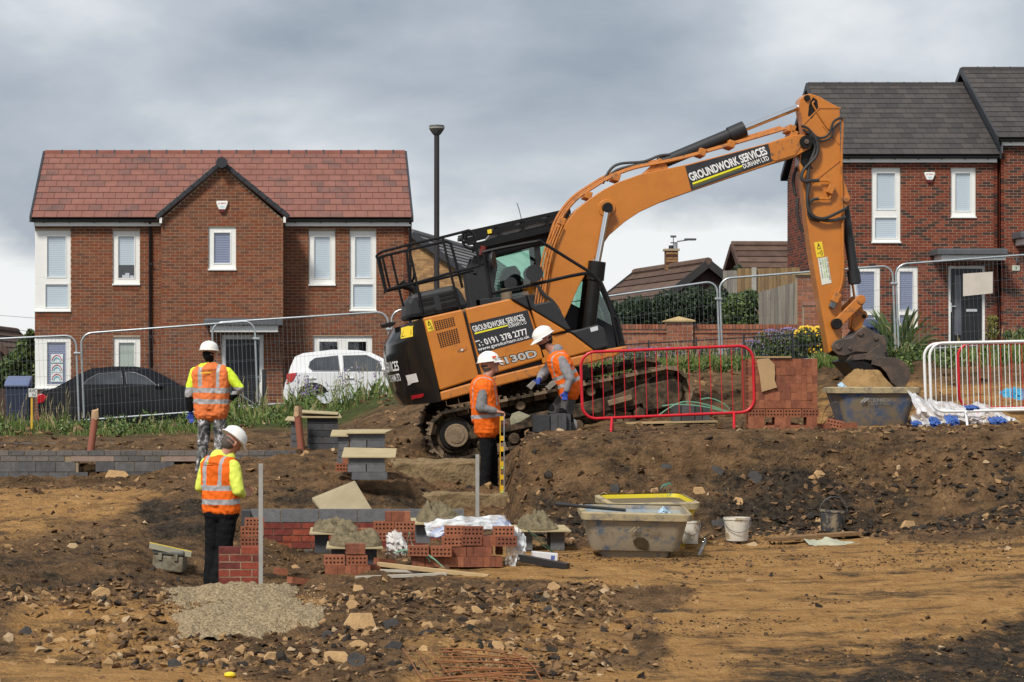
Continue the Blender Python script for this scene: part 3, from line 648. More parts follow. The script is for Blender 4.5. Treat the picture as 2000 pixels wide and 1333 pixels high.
for px, sx in ((293.5, S1), (801, S1)):
    a = P(px, 430, sx); g = M(); yy = Y1 - 0.07
    g.tube([(a.x, Y1 - 0.165, a.z + 0.0), (a.x, Y1 - 0.15, a.z - 0.07), (a.x, yy, a.z - 0.17), (a.x, yy, Z0)], 0.036, 8)
    for zz in (3.0, 1.2, -0.2): g.box(a.x - 0.05, a.x + 0.05, yy - 0.04, Y1 + 0.001, zz - 0.02, zz + 0.02)
    g.build('downpipe', BLACKP, lh, smooth=40)
alarm(lh, 434, 402, S2, Y2)
g = M(); a = P(535, 768, S1); g.box(a.x - 0.08, a.x + 0.08, Y1 - 0.1, Y1 - 0.01, a.z - 0.06, a.z + 0.1); g.build('meter_box', mat('meter_grey', (0.42, 0.44, 0.45), 0.5), lh)
# house floor behind glass reads dark: back wall
g = M(); g.box(X0, X1, Y1 + 6.78, Y1 + 6.9, Z0, ZE - 0.1); g.build('rear_wall', MORTAR, lh)

# ---- dark-roofed pair on the right
S3 = 73.3; Y3 = F / S3; XL = 14.71; D3 = 7.4; Zg = 0.95
def right_house(label, xa, xb, yw, ze, zr, wnd, drs, seed, left_side):
    h = thing('brick_house', label, 'house', ((xa + xb) / 2, yw + D3 / 2, Zg))
    rects = [r for r, *_ in wnd] + drs; hol = [(a - xa, b - xa, c - Zg, d - Zg) for a, b, c, d in rects]
    brick_wall(h, 'wall', (xa, yw, Zg), (1, 0, 0), xb - xa, ze - 0.12 - Zg, hol, DRED, MORTAR2, 300, seed=seed, want=lambda q: -q[1])
    tp = [(0, ze - 0.12 - Zg), (D3 / 2, zr - 0.15 - Zg), (D3, ze - 0.12 - Zg)]
    if left_side: brick_wall(h, 'wall', (xa, yw + D3, Zg), (0, -1, 0), D3, ze - 0.12 - Zg, [], DRED, mat('mortar_pale', (0.42, 0.37, 0.31), 0.95), 0, top=tp, seed=seed + 1)
    else:
        g = M(); g.prismq([(xa, yw, Zg), (xa, yw + D3, Zg)] + [(xa, yw + D3 - q[0], Zg + q[1]) for q in tp], (0.1, 0, 0)); g.build('side_wall', DRED[0], h, fix=True)
    g = M(); g.prismq([(xb, yw, Zg), (xb, yw + D3, Zg)] + [(xb, yw + D3 - q[0], Zg + q[1]) for q in tp], (-0.1, 0, 0)); g.build('side_wall', DRED[0], h, fix=True)
    tiled_roof(h, xa - 0.12, xb + (0.0 if left_side else 0.1), yw - 0.22, ze, yw + D3 / 2, zr, 14, 0.30, TG, UNDER, 300, seed, VB, TG[4])
    eaves(h, xa - 0.08, xb, yw - 0.22, ze, yw)
    for r, panes, bl in wnd: window(h, yw, *r, panes, bl)
    return h
xs_ = (1948 - CX) / S3
r1 = px_rects(S3, [(1702, 1759, 328, 473), (1857, 1906, 328, 424), (1660, 1719, 521, 638), (1750, 1793, 520, 640)])
w1 = [(r1[0], px_rects(S3, [(1711, 1750, 337, 411), (1708, 1753, 424, 467)]), BLIND_L), (r1[1], px_rects(S3, [(1865, 1897, 337, 414)]), BLIND_L),
      (r1[2], px_rects(S3, [(1670, 1710, 529, 607), (1670, 1710, 614, 634)]), BLIND_D), (r1[3], px_rects(S3, [(1756, 1785, 529, 607), (1756, 1785, 614, 634)]), BLIND_D)]
dr_ = px_rects(S3, [(1852, 1924, 520, 680)])
rh = right_house('dark red brick house with grey tiled roof and black front door behind the white barriers', XL, xs_, Y3, (YH - 303) / S3, (YH - 166) * (Y3 + D3 / 2) / F, w1, dr_, 21, True)
a, b = P(1852, 520, S3), P(1924, 680, S3); g = M(); t_ = 5 / S3
g.box(a.x, a.x + t_, Y3 + 0.02, Y3 + 0.1, Zg, a.z); g.box(b.x - t_, b.x, Y3 + 0.02, Y3 + 0.1, Zg, a.z); g.box(a.x + t_, b.x - t_, Y3 + 0.02, Y3 + 0.1, a.z - t_, a.z); g.build('door_frame', UPVC, rh)
g = M(); g.box(a.x + t_, b.x - t_, Y3 + 0.06, Y3 + 0.1, Zg, a.z - t_); dd = g.build('door', BLACKD, rh)
i = 0; x = a.x + t_ + 0.03
while x < b.x - t_ - 0.08:
    if not (P(1864, 0, S3).x < x + 0.04 < P(1879, 0, S3).x): g = M(); g.box(x, x + 0.072, Y3 + 0.05, Y3 + 0.061, Zg + 0.12, a.z - t_ - 0.05); g.build('board', BLACKD, dd)
    x += 0.082
c_, d_ = P(1865, 538, S3), P(1878, 655, S3); g = M(); g.box(c_.x, d_.x, Y3 + 0.045, Y3 + 0.058, d_.z, c_.z); g.build('door_glass', mat('door_glass', (0.10, 0.11, 0.13), 0.15), dd)
c_, d_ = P(1888, 604, S3), P(1909, 609, S3); g = M(); g.box(c_.x, d_.x, Y3 + 0.035, Y3 + 0.05, d_.z, c_.z); g.build('letter_plate', MATS['chrome'], dd)
g = M(); g.bar(P(1858, 592, S3, 0.035), P(1858, 610, S3, 0.035), 0.03, 0.03); g.bar(P(1858, 598.5, S3, 0.0), P(1867, 598.5, S3, 0.0), 0.02, 0.02); g.build('handle', MATS['chrome'], dd)
canopy(rh, S3, 1815, 1950, 491, 501, 1824, 1948, 511, Y3, 0.9)
alarm(rh, 1815, 345, S3, Y3)
c_, d_ = P(1974, 519, S3), P(1989, 529.5, S3); 
r2 = px_rects(S3, [(1998, 2030, 490, 690)])
rh2 = right_house('taller grey-roofed brick house stepping up beside the house with the black door', xs_ + 0.06, xs_ + 5.5, Y3 - 0.12, (YH - 271) / S3, (YH - 137) * (Y3 + D3 / 2) / F, [(r2[0], px_rects(S3, [(2006, 2024, 500, 660)]), BLIND_D)], [], 27, False)
canopy(rh2, S3, 1973, 2060, 458, 469, 1981, 2055, 481, Y3 - 0.12, 0.9)
g = M(); g.box(c_.x, d_.x, Y3 - 0.145, Y3 - 0.13, d_.z, c_.z); pl = g.build('number_plate', mat('plate_green', (0.50, 0.56, 0.47), 0.4), rh2)
text('house_number', '3', ((c_.x + d_.x) / 2 - 0.02, Y3 - 0.148, d_.z + 0.035), (0.045, 0, 0), (0, 0, 0.075), BLACKP, pl, 0.01)
c_ = P(1982, 508, S3); g = M(); g.cyl((c_.x, Y3 - 0.2, c_.z - 0.06), (c_.x, Y3 - 0.2, c_.z + 0.06), 0.03, n=8); g.build('porch_light', LEAD, rh2)
# lead flashing where the taller roof steps up
g = M(); zr_ = (YH - 137) * (Y3 + D3 / 2) / F; ze_ = (YH - 271) / S3
g.prismq([(xs_ + 0.03, Y3 - 0.34, ze_ - 0.42), (xs_ + 0.03, Y3 + D3 / 2, zr_ - 0.40), (xs_ + 0.03, Y3 + D3 / 2, zr_ - 0.08), (xs_ + 0.03, Y3 - 0.34, ze_ - 0.10)], (0.03, 0, 0)); g.build('flashing', LEAD, rh2, fix=True)

# ---- houses further off
def gabled(name, label, A, B, zr, hw, drop, wallm, roofm, vergem, zb, groups=None, over=0.25, rows=None, brick=None):
    """Ridge from A to B (x, y); half width hw; eaves drop below the ridge."""
    A, B = Vector((A[0], A[1], 0)), Vector((B[0], B[1], 0)); d = (B - A).normalized(); n = Vector((d.y, -d.x, 0)); h = thing(name, label, 'house', ((A + B) / 2).to_tuple()[:2] + (zb,))
    g = M(); Z = Vector((0, 0, 1))
    pr = [A - n * hw + Z * zb, A + n * hw + Z * zb, A + n * hw + Z * (zr - drop), A + Z * (zr - 0.05), A - n * hw + Z * (zr - drop)]
    g.prismq(pr, B - A); g.build('wall', wallm, h, fix=True)
    A2, B2 = A - d * over, B + d * over; k = (hw + 0.3) / hw; roof = None
    for sg in (1, -1):
        e0 = A2 + n * sg * hw * k + Z * (zr - drop * k); e1 = B2 + n * sg * hw * k + Z * (zr - drop * k); r0, r1_ = A2 + Z * zr, B2 + Z * zr
        up = (r1_ - r0).cross(e0 - r0).normalized(); up = up if up.z > 0 else -up
        g = M(); g.prismq([r0, r1_, e1, e0], up * 0.08); roof = g.build('roof', roofm[0], h, fix=True)
        nr = rows or 12
        for i in range(nr):
            a = r0.lerp(e0, i / nr); b = r0.lerp(e0, (i + 1) / nr); c = r1_.lerp(e1, i / nr); e = r1_.lerp(e1, (i + 1) / nr)
            g = M(); g.prismq([a + up * 0.085, c + up * 0.085, e + up * 0.115, b + up * 0.115], -up * 0.02); g.build('tile_course', roofm[i % len(roofm)], roof, fix=True)
        for q, r_, s_ in ((A2, r0, e0), (B2, r1_, e1)):
            g = M(); g.bar(r_ + up * 0.05, s_ + up * 0.05, 0.06, 0.2, up); g.build('verge', vergem, roof)
    g = M(); g.tube([A2 + Z * (zr + 0.1), B2 + Z * (zr + 0.1)], 0.12, 8); g.build('ridge', roofm[-1], roof, smooth=40)
    return h, A, B, d, n
BROWNT = [mat(f'brown_tile_{i}', c, 0.9, 0.25, 3.0, 0.4, 12.0) for i, c in enumerate([(0.105, 0.066, 0.05), (0.088, 0.056, 0.044), (0.12, 0.078, 0.06)])]
SLATE = [mat(f'slate_tile_{i}', c, 0.7, 0.2, 3.0, 0.3, 12.0) for i, c in enumerate([(0.15, 0.145, 0.145), (0.125, 0.12, 0.122), (0.17, 0.162, 0.16)])]
h4, A, B, d, n = gabled('brick_house', 'buff brick house with grey tiled roof behind the excavator guard rail', (4.08, 88), (7.3, 101), 4.88, 2.9, 2.05, MORTAR, SLATE, VB, -0.9, rows=14)
rest = M(); rd = random.Random(4)
wn_ = (B - A).normalized(); L0 = A - n * 2.9
brick_wall(h4, 'gable_wall', (L0.x - wn_.x * 0.03, L0.y - wn_.y * 0.03, -0.9), tuple(n), 5.8, 3.72, [], TAN, mat('buff_mortar', (0.30, 0.22, 0.13), 0.95), 120, top=[(0, 3.72), (2.9, 5.6), (5.8, 3.72)], seed=33, want=lambda q: -q[1])
h5, A, B, d, n = gabled('bungalow', 'brown tiled bungalow with brick chimney behind the dark hedge', (11.27, 73), (10.28, 79.5), 3.24, 3.3, 2.55, mat('dark_brick', (0.07, 0.045, 0.038), 0.9, 0.3, 8.0), BROWNT, mat('dark_barge', (0.03, 0.028, 0.027), 0.6), 0.2, rows=13)
c_ = P(1311, 522, 69.5); g = M(); g.box(c_.x - 0.17, c_.x + 0.17, c_.y - 0.17, c_.y + 0.17, 2.8, 3.80); ch = g.build('chimney', mat('chimney_brick', (0.17, 0.10, 0.062), 0.9, 0.35, 12.0), h5)
for r in range(8):
    g = M(); z = 3.2 + r * 0.072
    for k in range(3):
        x0 = c_.x - 0.17 + k * 0.218 + (0.0 if r % 2 else -0.1); a_, b_ = max(x0, c_.x - 0.172), min(x0 + 0.208, c_.x + 0.172)
        if b_ - a_ > .02: g.box(a_, b_, c_.y - 0.18, c_.y - 0.16, z, z + 0.062)
    g.build('brick_course', [DRED[3], TAN[1], TAN[3]][r % 3], ch)
g = M(); g.box(c_.x - 0.21, c_.x + 0.21, c_.y - 0.21, c_.y + 0.21, 3.801, 3.86); g.build('chimney_cap', MORTAR, ch)
g = M(); g.cyl((c_.x, c_.y, 3.86), (c_.x, c_.y, 3.96), 0.08, 0.07, 10); g.build('chimney_pot', BLACKP, ch, smooth=40)
g = M(); g.cyl((c_.x + 0.06, c_.y, 3.86), (c_.x + 0.06, c_.y, 4.22), 0.012, n=6); g.box(c_.x - 0.02, c_.x + 0.14, c_.y - 0.02, c_.y + 0.02, 4.18, 4.24); g.box(c_.x - 0.02, c_.x + 0.15, c_.y - 0.02, c_.y + 0.02, 4.02, 4.05); g.build('aerial', LEAD, h5)
h6, A, B, d, n = gabled('brick_house', 'brown tiled roof of a house beyond the close-boarded fence', (15.0, 90), (24.0, 90.5), 4.6, 3.2, 2.2, DRED[1], BROWNT, BROWNT[1], 0.3)
gabled('brick_house', 'dark gabled brick house with brown tiled roof above the wheelie bin', (-9.42, 84), (-9.0, 90), 1.72, 2.2, 2.0, mat('dark_brick', (0.07, 0.045, 0.038)), BROWNT, BROWNT[1], -1.0)
gabled('brick_house', 'low brown tiled house half hidden by the shrub at the house corner', (-8.0, 100), (2.0, 101), 1.6, 2.6, 1.8, mat('dark_brick', (0.07, 0.045, 0.038)), BROWNT, BROWNT[1], -1.0)

# ---- garden wall, piers and timber fences
gwl = thing('garden_wall', 'long low red brick garden wall with a stone-capped pier', 'wall', (9.0, 61.5, 0.3))
sG = 86.0; yG = F / sG; xa, xb = P(1130, 0, sG).x, P(1560, 0, sG).x; zt = (YH - 634) / sG
brick_wall(gwl, 'wall', (xa, yG, 0.0), (1, 0, 0), xb - xa, zt - 0.1, [], GARDEN, MORTAR, 200, seed=51, want=lambda q: -q[1])
g = M(); x = xa
while x < xb - 0.05:
    g = M(); g.box(x, x + 0.066, yG - 0.03, yG + 0.2, zt - 0.105, zt); g.build('coping_brick', GARDEN[random.randrange(4)], gwl); x += 0.076
g = M(); g.box(xa, xb, yG - 0.035, yG - 0.01, zt - 0.19, zt - 0.165); g.build('string_course', GARDEN[2], gwl)
p0, p1 = P(1303, 630, sG), P(1352, 720, sG)
brick_wall(gwl, 'pier', (p0.x, yG - 0.1, 0.0), (1, 0, 0), p1.x - p0.x, (YH - 629) / sG, [], GARDEN, MORTAR, 20, seed=52, thick=0.5)
cz = (YH - 629) / sG; cxm = (p0.x + p1.x) / 2; g = M(); hw = (p1.x - p0.x) / 2 + 0.05
g.box(cxm - hw, cxm + hw, yG - 0.16, yG + 0.46, cz, cz + 0.03)
g.add([(cxm - hw, yG - 0.16, cz + 0.03), (cxm + hw, yG - 0.16, cz + 0.03), (cxm + hw, yG + 0.46, cz + 0.03), (cxm - hw, yG + 0.46, cz + 0.03), (cxm, yG + 0.15, cz + 0.13)], [(0, 1, 4), (1, 2, 4), (2, 3, 4), (3, 0, 4)])
g.build('cap_stone', mat('sandstone', (0.42, 0.31, 0.15), 0.9, 0.15, 6.0), gwl)
gp = thing('gate_pier', 'tall red brick pier with flat stone cap beside the grey board gate', 'pier', (P(1600, 0, 84).x, F / 84, 0.3))
sP = 84.0; p0, p1 = P(1558, 537, sP), P(1632, 720, sP)
brick_wall(gp, 'pier', (p0.x, F / sP, 0.0), (1, 0, 0), p1.x - p0.x, p0.z, [], GARDEN, MORTAR, 120, seed=54, thick=0.3)
g = M(); g.box(p0.x - 0.04, p1.x + 0.04, F / sP - 0.06, F / sP + 0.36, p0.z, p0.z + 0.04); g.build('cap_stone', MATS['sandstone'], gp)
gp2 = thing('garden_wall', 'short stepped brick wall against the foot of the tall gate pier', 'wall', (P(1610, 0, 86).x, F / 86, 0.3))
p0, p1 = P(1571, 597, 86), P(1668, 720, 86)
brick_wall(gp2, 'wall', (p0.x, F / 86, 0.0), (1, 0, 0), p1.x - p0.x, p0.z, [], GARDEN, MORTAR, 60, seed=55, thick=0.22)
g = M(); g.box(p0.x - 0.02, p1.x + 0.02, F / 86 - 0.03, F / 86 + 0.25, p0.z, p0.z + 0.1); g.build('coping', mat('red_coping', (0.30, 0.15, 0.11), 0.9), gp2)
def boards(name, label, cat, x0, x1, ytop0, ytop1, s, w, m, zb):
    o = thing(name, label, cat, (P((x0 + x1) / 2, 0, s).x, F / s, zb)); X0_, X1_ = P(x0, 0, s).x, P(x1, 0, s).x; n = max(2, int((X1_ - X0_) / w)); ww = (X1_ - X0_) / n
    for i in range(n):
        f = (i + 0.5) / n; zt_ = (YH - (ytop0 + (ytop1 - ytop0) * f)) / s + random.uniform(-0.01, 0.01); g = M(); yy = F / s + (0.012 if i % 2 else 0)
        g.box(X0_ + i * ww + 0.003, X0_ + (i + 1) * ww - 0.003 + 0.0, yy, yy + 0.02, zb, zt_); g.build('board', m[i % len(m)], o)
    g = M(); zt_ = (YH - max(ytop0, ytop1)) / s
    for z in (zb + 0.25, zt_ - 0.25): g.box(X0_, X1_, F / s + 0.034, F / s + 0.08, z - 0.04, z + 0.04)
    g.build('rail', m[0], o); return o
GREYW = [mat(f'weathered_wood_{i}', c, 0.85, 0.25, 2.0, 0.3, 30.0, stretch=(8, 8, 0.6)) for i, c in enumerate([(0.23, 0.205, 0.175), (0.19, 0.17, 0.15), (0.26, 0.235, 0.20)])]
BROWNW = [mat(f'fence_wood_{i}', c, 0.85, 0.25, 2.0, 0.3, 30.0, stretch=(8, 8, 0.6)) for i, c in enumerate([(0.24, 0.155, 0.075), (0.20, 0.13, 0.065), (0.27, 0.18, 0.09)])]
boards('board_gate', 'silver-grey weathered board gate with sloping top by the brick pier', 'gate', 1482, 1557, 571, 551, 83, 0.085, GREYW, 0.5)
bf = boards('board_fence', 'brown close-boarded fence behind the flowering shrub', 'fence', 1440, 1562, 525, 523, 75, 0.1, BROWNW, 0.6)
g = M(); p = P(1472, 526, 75); g.box(p.x - 0.06, p.x + 0.06, p.y - 0.07, p.y - 0.002, 0.6, p.z + 0.04); g.build('post', mat('concrete_post', (0.36, 0.34, 0.30), 0.9), bf)
boards('board_fence', 'greyer fence panel with trellis top next to the bungalow', 'fence', 1412, 1440, 529, 529, 75.5, 0.12, GREYW, 0.6)
# ---------------------------------------------------------------- tracked excavator, nose up on the slope
ORANGE = mat('excavator_orange', (0.50, 0.172, 0.020), 0.36, 0.10, 2.6, 0.05, 40.0, coat=0.1, col2=(0.42, 0.135, 0.017), f2=(0.42, 0.75), dirt=((0.13, 0.075, 0.032), 0.60, 0.80, 5.0))
ORANGE_D = mat('excavator_orange_worn', (0.22, 0.10, 0.04), 0.55, 0.3, 11.0, 0.1, col2=(0.47, 0.16, 0.022), f2=(0.36, 0.46), dirt=((0.05, 0.034, 0.022), 0.56, 0.72, 9.0))
GLOSSB = mat('counterweight_black', (0.007, 0.007, 0.008), 0.14, 0.2, 3.0, spec=0.5)
CHAR = mat('charcoal_panel', (0.024, 0.025, 0.028), 0.55, 0.15, 5.0, spec=0.3)
CAGE = mat('cage_steel', (0.008, 0.008, 0.009), 0.5, 0.3, 8.0, spec=0.25)
MUDDY = mat('muddy_track', (0.028, 0.022, 0.017), 0.9, 0.4, 7.0, 0.5, 50.0, col2=(0.13, 0.09, 0.055), f2=(0.42, 0.66))
MUDLT = mat('dried_mud', (0.20, 0.145, 0.095), 0.95, 0.35, 10.0, 0.5, 60.0)
RUST = mat('bucket_steel', (0.055, 0.042, 0.034), 0.55, 0.3, 6.0, 0.2, 40.0, col2=(0.14, 0.09, 0.062), f2=(0.45, 0.75))
STEEL = mat('bright_rod', (0.75, 0.75, 0.76), 0.12, 0.05, 3.0, metal=1.0)
GREASE = mat('grease_black', (0.009, 0.008, 0.007), 0.5, 0.3, 12.0, 0.3, 60.0, spec=0.25)
RUBBER = mat('hose_rubber', (0.028, 0.028, 0.029), 0.6, 0.2, 10.0)
WHITE_T = mat('white_print', (0.75, 0.75, 0.74), 0.5, 0.03)
YEL = mat('warning_yellow', (0.75, 0.55, 0.03), 0.45, 0.06)
YEL2 = mat('stripe_yellow', (0.78, 0.72, 0.02), 0.45, 0.05)
CABG = glassmat('cab_glass', (0.72, 0.86, 0.80), 0.04)
Yn = F / 145.0; Yc = Yn + 1.2; Yf = Yn + 2.4
ex = thing('excavator', 'orange tracked excavator tipping sand from its bucket into the blue tub', 'excavator', (P(1090, 860, 145).x, Yc, -0.75))
def pp(pts, s=145.0): return [((x - CX) / s, (YH - y) / s) for x, y in pts]
def plate(name, pts, y0, y1, m, parent=None, s=145.0, bevel=0.012):
    g = M(); g.prism(pp(pts, s), y0, y1); return g.build(name, m, parent or ex, bevel=bevel, fix=True)
# -- upper body
plate('body', [(828, 626), (1024, 582), (1044, 600), (1090, 609), (1112, 647), (1167, 637), (1184, 650), (1189, 690), (979, 748), (866, 779)], Yn + 0.05, Yf - 0.05, CHAR)
for nm, pts, m in (('rear_door', [(825.5, 621.5), (903, 604.5), (936, 738), (859, 763)], ORANGE), ('middle_door', [(908, 603.5), (995, 584), (1034, 606), (1067, 700), (942, 737)], ORANGE), ('cover_corner', [(995.5, 583), (1026, 576), (1034, 605)], CHAR),
                   ('tool_box', [(1028, 575), (1044, 595), (1075, 588), (1093, 606), (1114, 644.5), (1106, 645.5), (1037, 604)], CHAR), ('box_flank', [(1037.5, 605.5), (1105, 646.5), (1080, 653), (1047, 641)], ORANGE),
                   ('front_panel', [(1047, 660), (1112.5, 649.5), (1160, 685), (1123, 695), (1060, 712)], ORANGE), ('front_step_box', [(1114, 648.5), (1167, 634), (1180, 642), (1188, 678), (1161, 684.5)], CHAR),
                   ('side_skirt', [(859, 766), (974, 733), (1123, 697), (1192, 681), (1222, 676), (1226, 682), (1200, 697), (1100, 722), (979, 753), (862.5, 783.5)], ORANGE_D)):
    y0 = Yn - (0.06 if nm in ('tool_box', 'box_flank', 'cover_corner') else 0.02)
    o = plate(nm, pts, y0, Yn + 0.06 if nm != 'tool_box' else Yn + 0.5, m, bevel=0.02)
    if nm == 'rear_door': rdoor = o
    if nm == 'middle_door': mdoor = o
    if nm == 'front_step_box': fsb = o
def q4(o, u, v, a, b): return Vector(o) + Vector(u) * a + Vector(v) * b
def grid_holes(q, nx, ny, y, m, parent, name):
    """Small square holes of a grille: one part."""
    g = M(); A, B, C, D = [P(x, yy, 145) for x, yy in q]
    for i in range(nx):
        for j in range(ny):
            def pt(u, v): return A.lerp(B, u).lerp(D.lerp(C, u), v)
            u0, u1, v0, v1 = (i + 0.16) / nx, (i + 0.84) / nx, (j + 0.16) / ny, (j + 0.84) / ny
            g.add([Vector((p.x, y, p.z)) for p in (pt(u0, v1), pt(u1, v1), pt(u1, v0), pt(u0, v0))], [(0, 1, 2, 3)])
    return tag(g.build(name, m, parent), kind='stuff')
grid_holes([(846, 628), (886, 619), (890, 637), (851, 647)], 9, 5, Yn - 0.023, GREASE, rdoor, 'vent_grille')
grid_holes([(852, 652), (893, 641), (899, 670), (860, 681)], 9, 8, Yn - 0.023, GREASE, rdoor, 'vent_grille')
g = M(); g.prism(pp([(891, 680), (911, 675), (913, 685), (894, 690)]), Yn - 0.022, Yn - 0.018); g.prism(pp([(899, 679), (907, 677), (909, 684), (901, 686)]), Yn - 0.03, Yn - 0.02); g.build('latch', ORANGE_D, rdoor, fix=True)
g = M(); a = P(902, 684, 145); g.cyl((a.x, Yn - 0.036, a.z), (a.x, Yn - 0.02, a.z), 0.016, n=8); g.build('latch_lock', STEEL, rdoor)
def sticker(name, quad, y, m, parent, glyph=True, s=145.0):
    g = M(); pts = [P(x, yy, s) for x, yy in quad]; g.add([(p.x, y, p.z) for p in pts][::-1], [(0, 1, 2, 3)]); o = g.build(name, m, parent)
    if glyph:
        A, B, C, D = pts
        def pt(u, v): q = A.lerp(B, u).lerp(D.lerp(C, u), v); return Vector((q.x, y - 0.002, q.z))
        k = M()
        for p, q in (((.28, .44), (.5, .08)), ((.5, .08), (.74, .44)), ((.74, .44), (.28, .44)), ((.47, .3), (.53, .2)), ((.2, .72), (.5, .72)), ((.62, .6), (.62, .9)), ((.72, .56), (.72, .62)), ((.8, .6), (.8, .92))): k.cyl(pt(*p), pt(*q), 0.004, n=4)
        k.build('warning_symbol', BLACKP, o)
    return o
sticker('warning_label', [(830, 627), (842, 624), (848, 645), (836, 649)], Yn - 0.023, YEL, rdoor)
# sign on the middle door
sg = sticker('sign_board', [(916.5, 632), (1030, 606), (1047, 659), (934, 692)], Yn - 0.024, mat('sign_black', (0.022, 0.022, 0.026), 0.4), mdoor, False)
def stext(s, p0, p1, hgt, y, m, parent, bold=0.02, s_=145.0, lean=0.0, name='lettering'):
    """Lettering from baseline start p0 to end p1 (photo px), hgt px tall."""
    a, b = P(*p0, s_), P(*p1, s_); U = Vector((b.x - a.x, 0, b.z - a.z)); n = Vector((-U.z, 0, U.x)).normalized()
    V = n * hgt / s_ + U.normalized() * lean * hgt / s_
    return text(name, s, (a.x, y, a.z), U, V, m, parent, bold)
yt = Yn - 0.027
stext('GROUNDWORK SERVICES', (926, 649), (1026, 625), 12, yt, WHITE_T, sg, 0.015, lean=-0.25)
stext('DURHAM LTD', (994, 641), (1029, 632.5), 7.5, yt, WHITE_T, sg, 0.006, lean=-0.25)
stext('T: 0191 378 2777', (933.5, 678), (1033, 653), 12.5, yt, WHITE_T, sg, 0.018, lean=-0.25)
stext('www.gwsdurham.co.uk', (936, 688), (1036, 662), 8.5, yt, WHITE_T, sg, 0.01, lean=-0.25)
g = M(); g.prism(pp([(926.5, 650.5), (992, 634.5), (992.5, 637), (927.2, 653.5)]), yt, yt + 0.002); g.build('sign_stripe', YEL2, sg, fix=True)
stext('CX130D', (942, 724), (1052, 697), 17, Yn - 0.024, GREASE, mdoor, 0.07, lean=-0.2)
stext('CX130D', (943, 722.5), (1051, 696.5), 14.5, Yn - 0.027, mat('badge_silver', (0.62, 0.62, 0.60), 0.3, metal=0.5), mdoor, 0.03, lean=-0.2)
sticker('maker_plate', [(1152, 641), (1167, 637), (1168, 645), (1154, 649)], Yn - 0.024, mat('plate_silver', (0.55, 0.57, 0.60), 0.4), fsb, False)
# -- counterweight: rounded in plan
Rt, Rb = Vector((824.5, 621)), Vector((862.5, 784)); Lp = [(771, 640), (757.5, 668), (757, 700), (763, 738), (775, 770), (791, 793)]
def cw(v, ph):
    r = Rt.lerp(Rb, v); k = v * 5; i = min(int(k), 4); l = Vector(Lp[i]).lerp(Vector(Lp[i + 1]), k - i); aa = (r.x - l.x) / 145; b_ = 0.85
    x = (r.x - CX) / 145; zr = (YH - r.y) / 145; zl = (YH - l.y) / 145; t_ = math.sin(ph) ** 1.25
    return Vector((x - aa * t_, Yn - 0.01 + b_ * (1 - math.cos(ph)), zr + (zl - zr) * math.sin(ph)))
g = M(); NV, NP = 24, 14; rows_ = []
for i in range(NV + 1):
    row = [cw(i / NV, R(90 * j / NP)) for j in range(NP + 1)]; row += [Vector((p.x, 2 * Yc - p.y, p.z)) for p in reversed(row)]; rows_.append(row)
W_ = len(rows_[0]); vs = [p for r_ in rows_ for p in r_]
g.add(vs, [(i * W_ + j, (i + 1) * W_ + j, (i + 1) * W_ + j + 1, i * W_ + j + 1) for i in range(NV) for j in range(W_ - 1)])
g.add(rows_[0], [tuple(range(W_))]); g.add(rows_[-1], [tuple(range(W_))])
cwo = g.build('counterweight', GLOSSB, ex, smooth=35, fix=True)
GV, GPH = np.meshgrid(np.linspace(0, 1, 60), np.radians(np.linspace(0, 89, 60))); CWP = np.array([[cw(v, p) for v, p in zip(r1_, r2_)] for r1_, r2_ in zip(GV, GPH)])
CPX = CX + F * CWP[..., 0] / CWP[..., 1]; CPY = YH - F * CWP[..., 2] / CWP[..., 1]
def on_cw(px, py, out=0.012):
    k = np.argmin((CPX - px) ** 2 + (CPY - py) ** 2); i = np.unravel_index(k, CPX.shape); v, p = GV[i], GPH[i]
    return cw(v, p) + Vector((-math.sin(p), -math.cos(p), 0)) * out
def cw_label(name, quad, m):
    g = M(); n = 5; A, B, C, D = [Vector((x, y)) for x, y in quad]
    vs = [on_cw(*A.lerp(B, i / n).lerp(D.lerp(C, i / n), j / n)) for j in range(n + 1) for i in range(n + 1)]
    g.add(vs, [(j * 6 + i, j * 6 + i + 1, (j + 1) * 6 + i + 1, (j + 1) * 6 + i) for j in range(n) for i in range(n)]); return g.build(name, m, cwo, fix=False)
def smooth_cw(px, py, out):
    # local plane through three neighbours keeps lettering flat
    return on_cw(px, py, out)
cw_label('warning_label', [(785, 641), (808, 635.5), (807, 658), (783.5, 663)], YEL)
A = on_cw(784, 652, 0.02); B = on_cw(807, 647, 0.02)
stx = M()
def lq(u, v): 
    a = on_cw(785, 641, .018).lerp(on_cw(808, 635.5, .018), u); b = on_cw(783.5, 663, .018).lerp(on_cw(807, 658, .018), u); return a.lerp(b, v)
for p, q in (((.08, .85), (.27, .2)), ((.27, .2), (.45, .8)), ((.45, .8), (.08, .85)), ((.27, .4), (.27, .65)), ((.58, .55), (.72, .55)), ((.84, .3), (.84, .8))): stx.cyl(lq(*p), lq(*q), 0.005, n=4)
stx.build('warning_symbol', BLACKP, cwo)
cw_label('info_label', [(794, 734), (813, 729.5), (817.5, 747), (798, 752)], mat('label_white', (0.55, 0.53, 0.50), 0.6))
cw_label('reflector', [(804, 774), (828, 768), (828.5, 775), (805, 781)], mat('reflector_red', (0.33, 0.01, 0.02), 0.25))
text('lettering', 'SERVICES', 0 * Vector((1, 1, 1)), (1, 0, 0), (0, 0, 1), WHITE_T, cwo, 0.015, fn=lambda a, b: cw(0.545 - 0.105 * b, R(86 - a * 34)) + Vector((-0.008, -0.008, 0)))
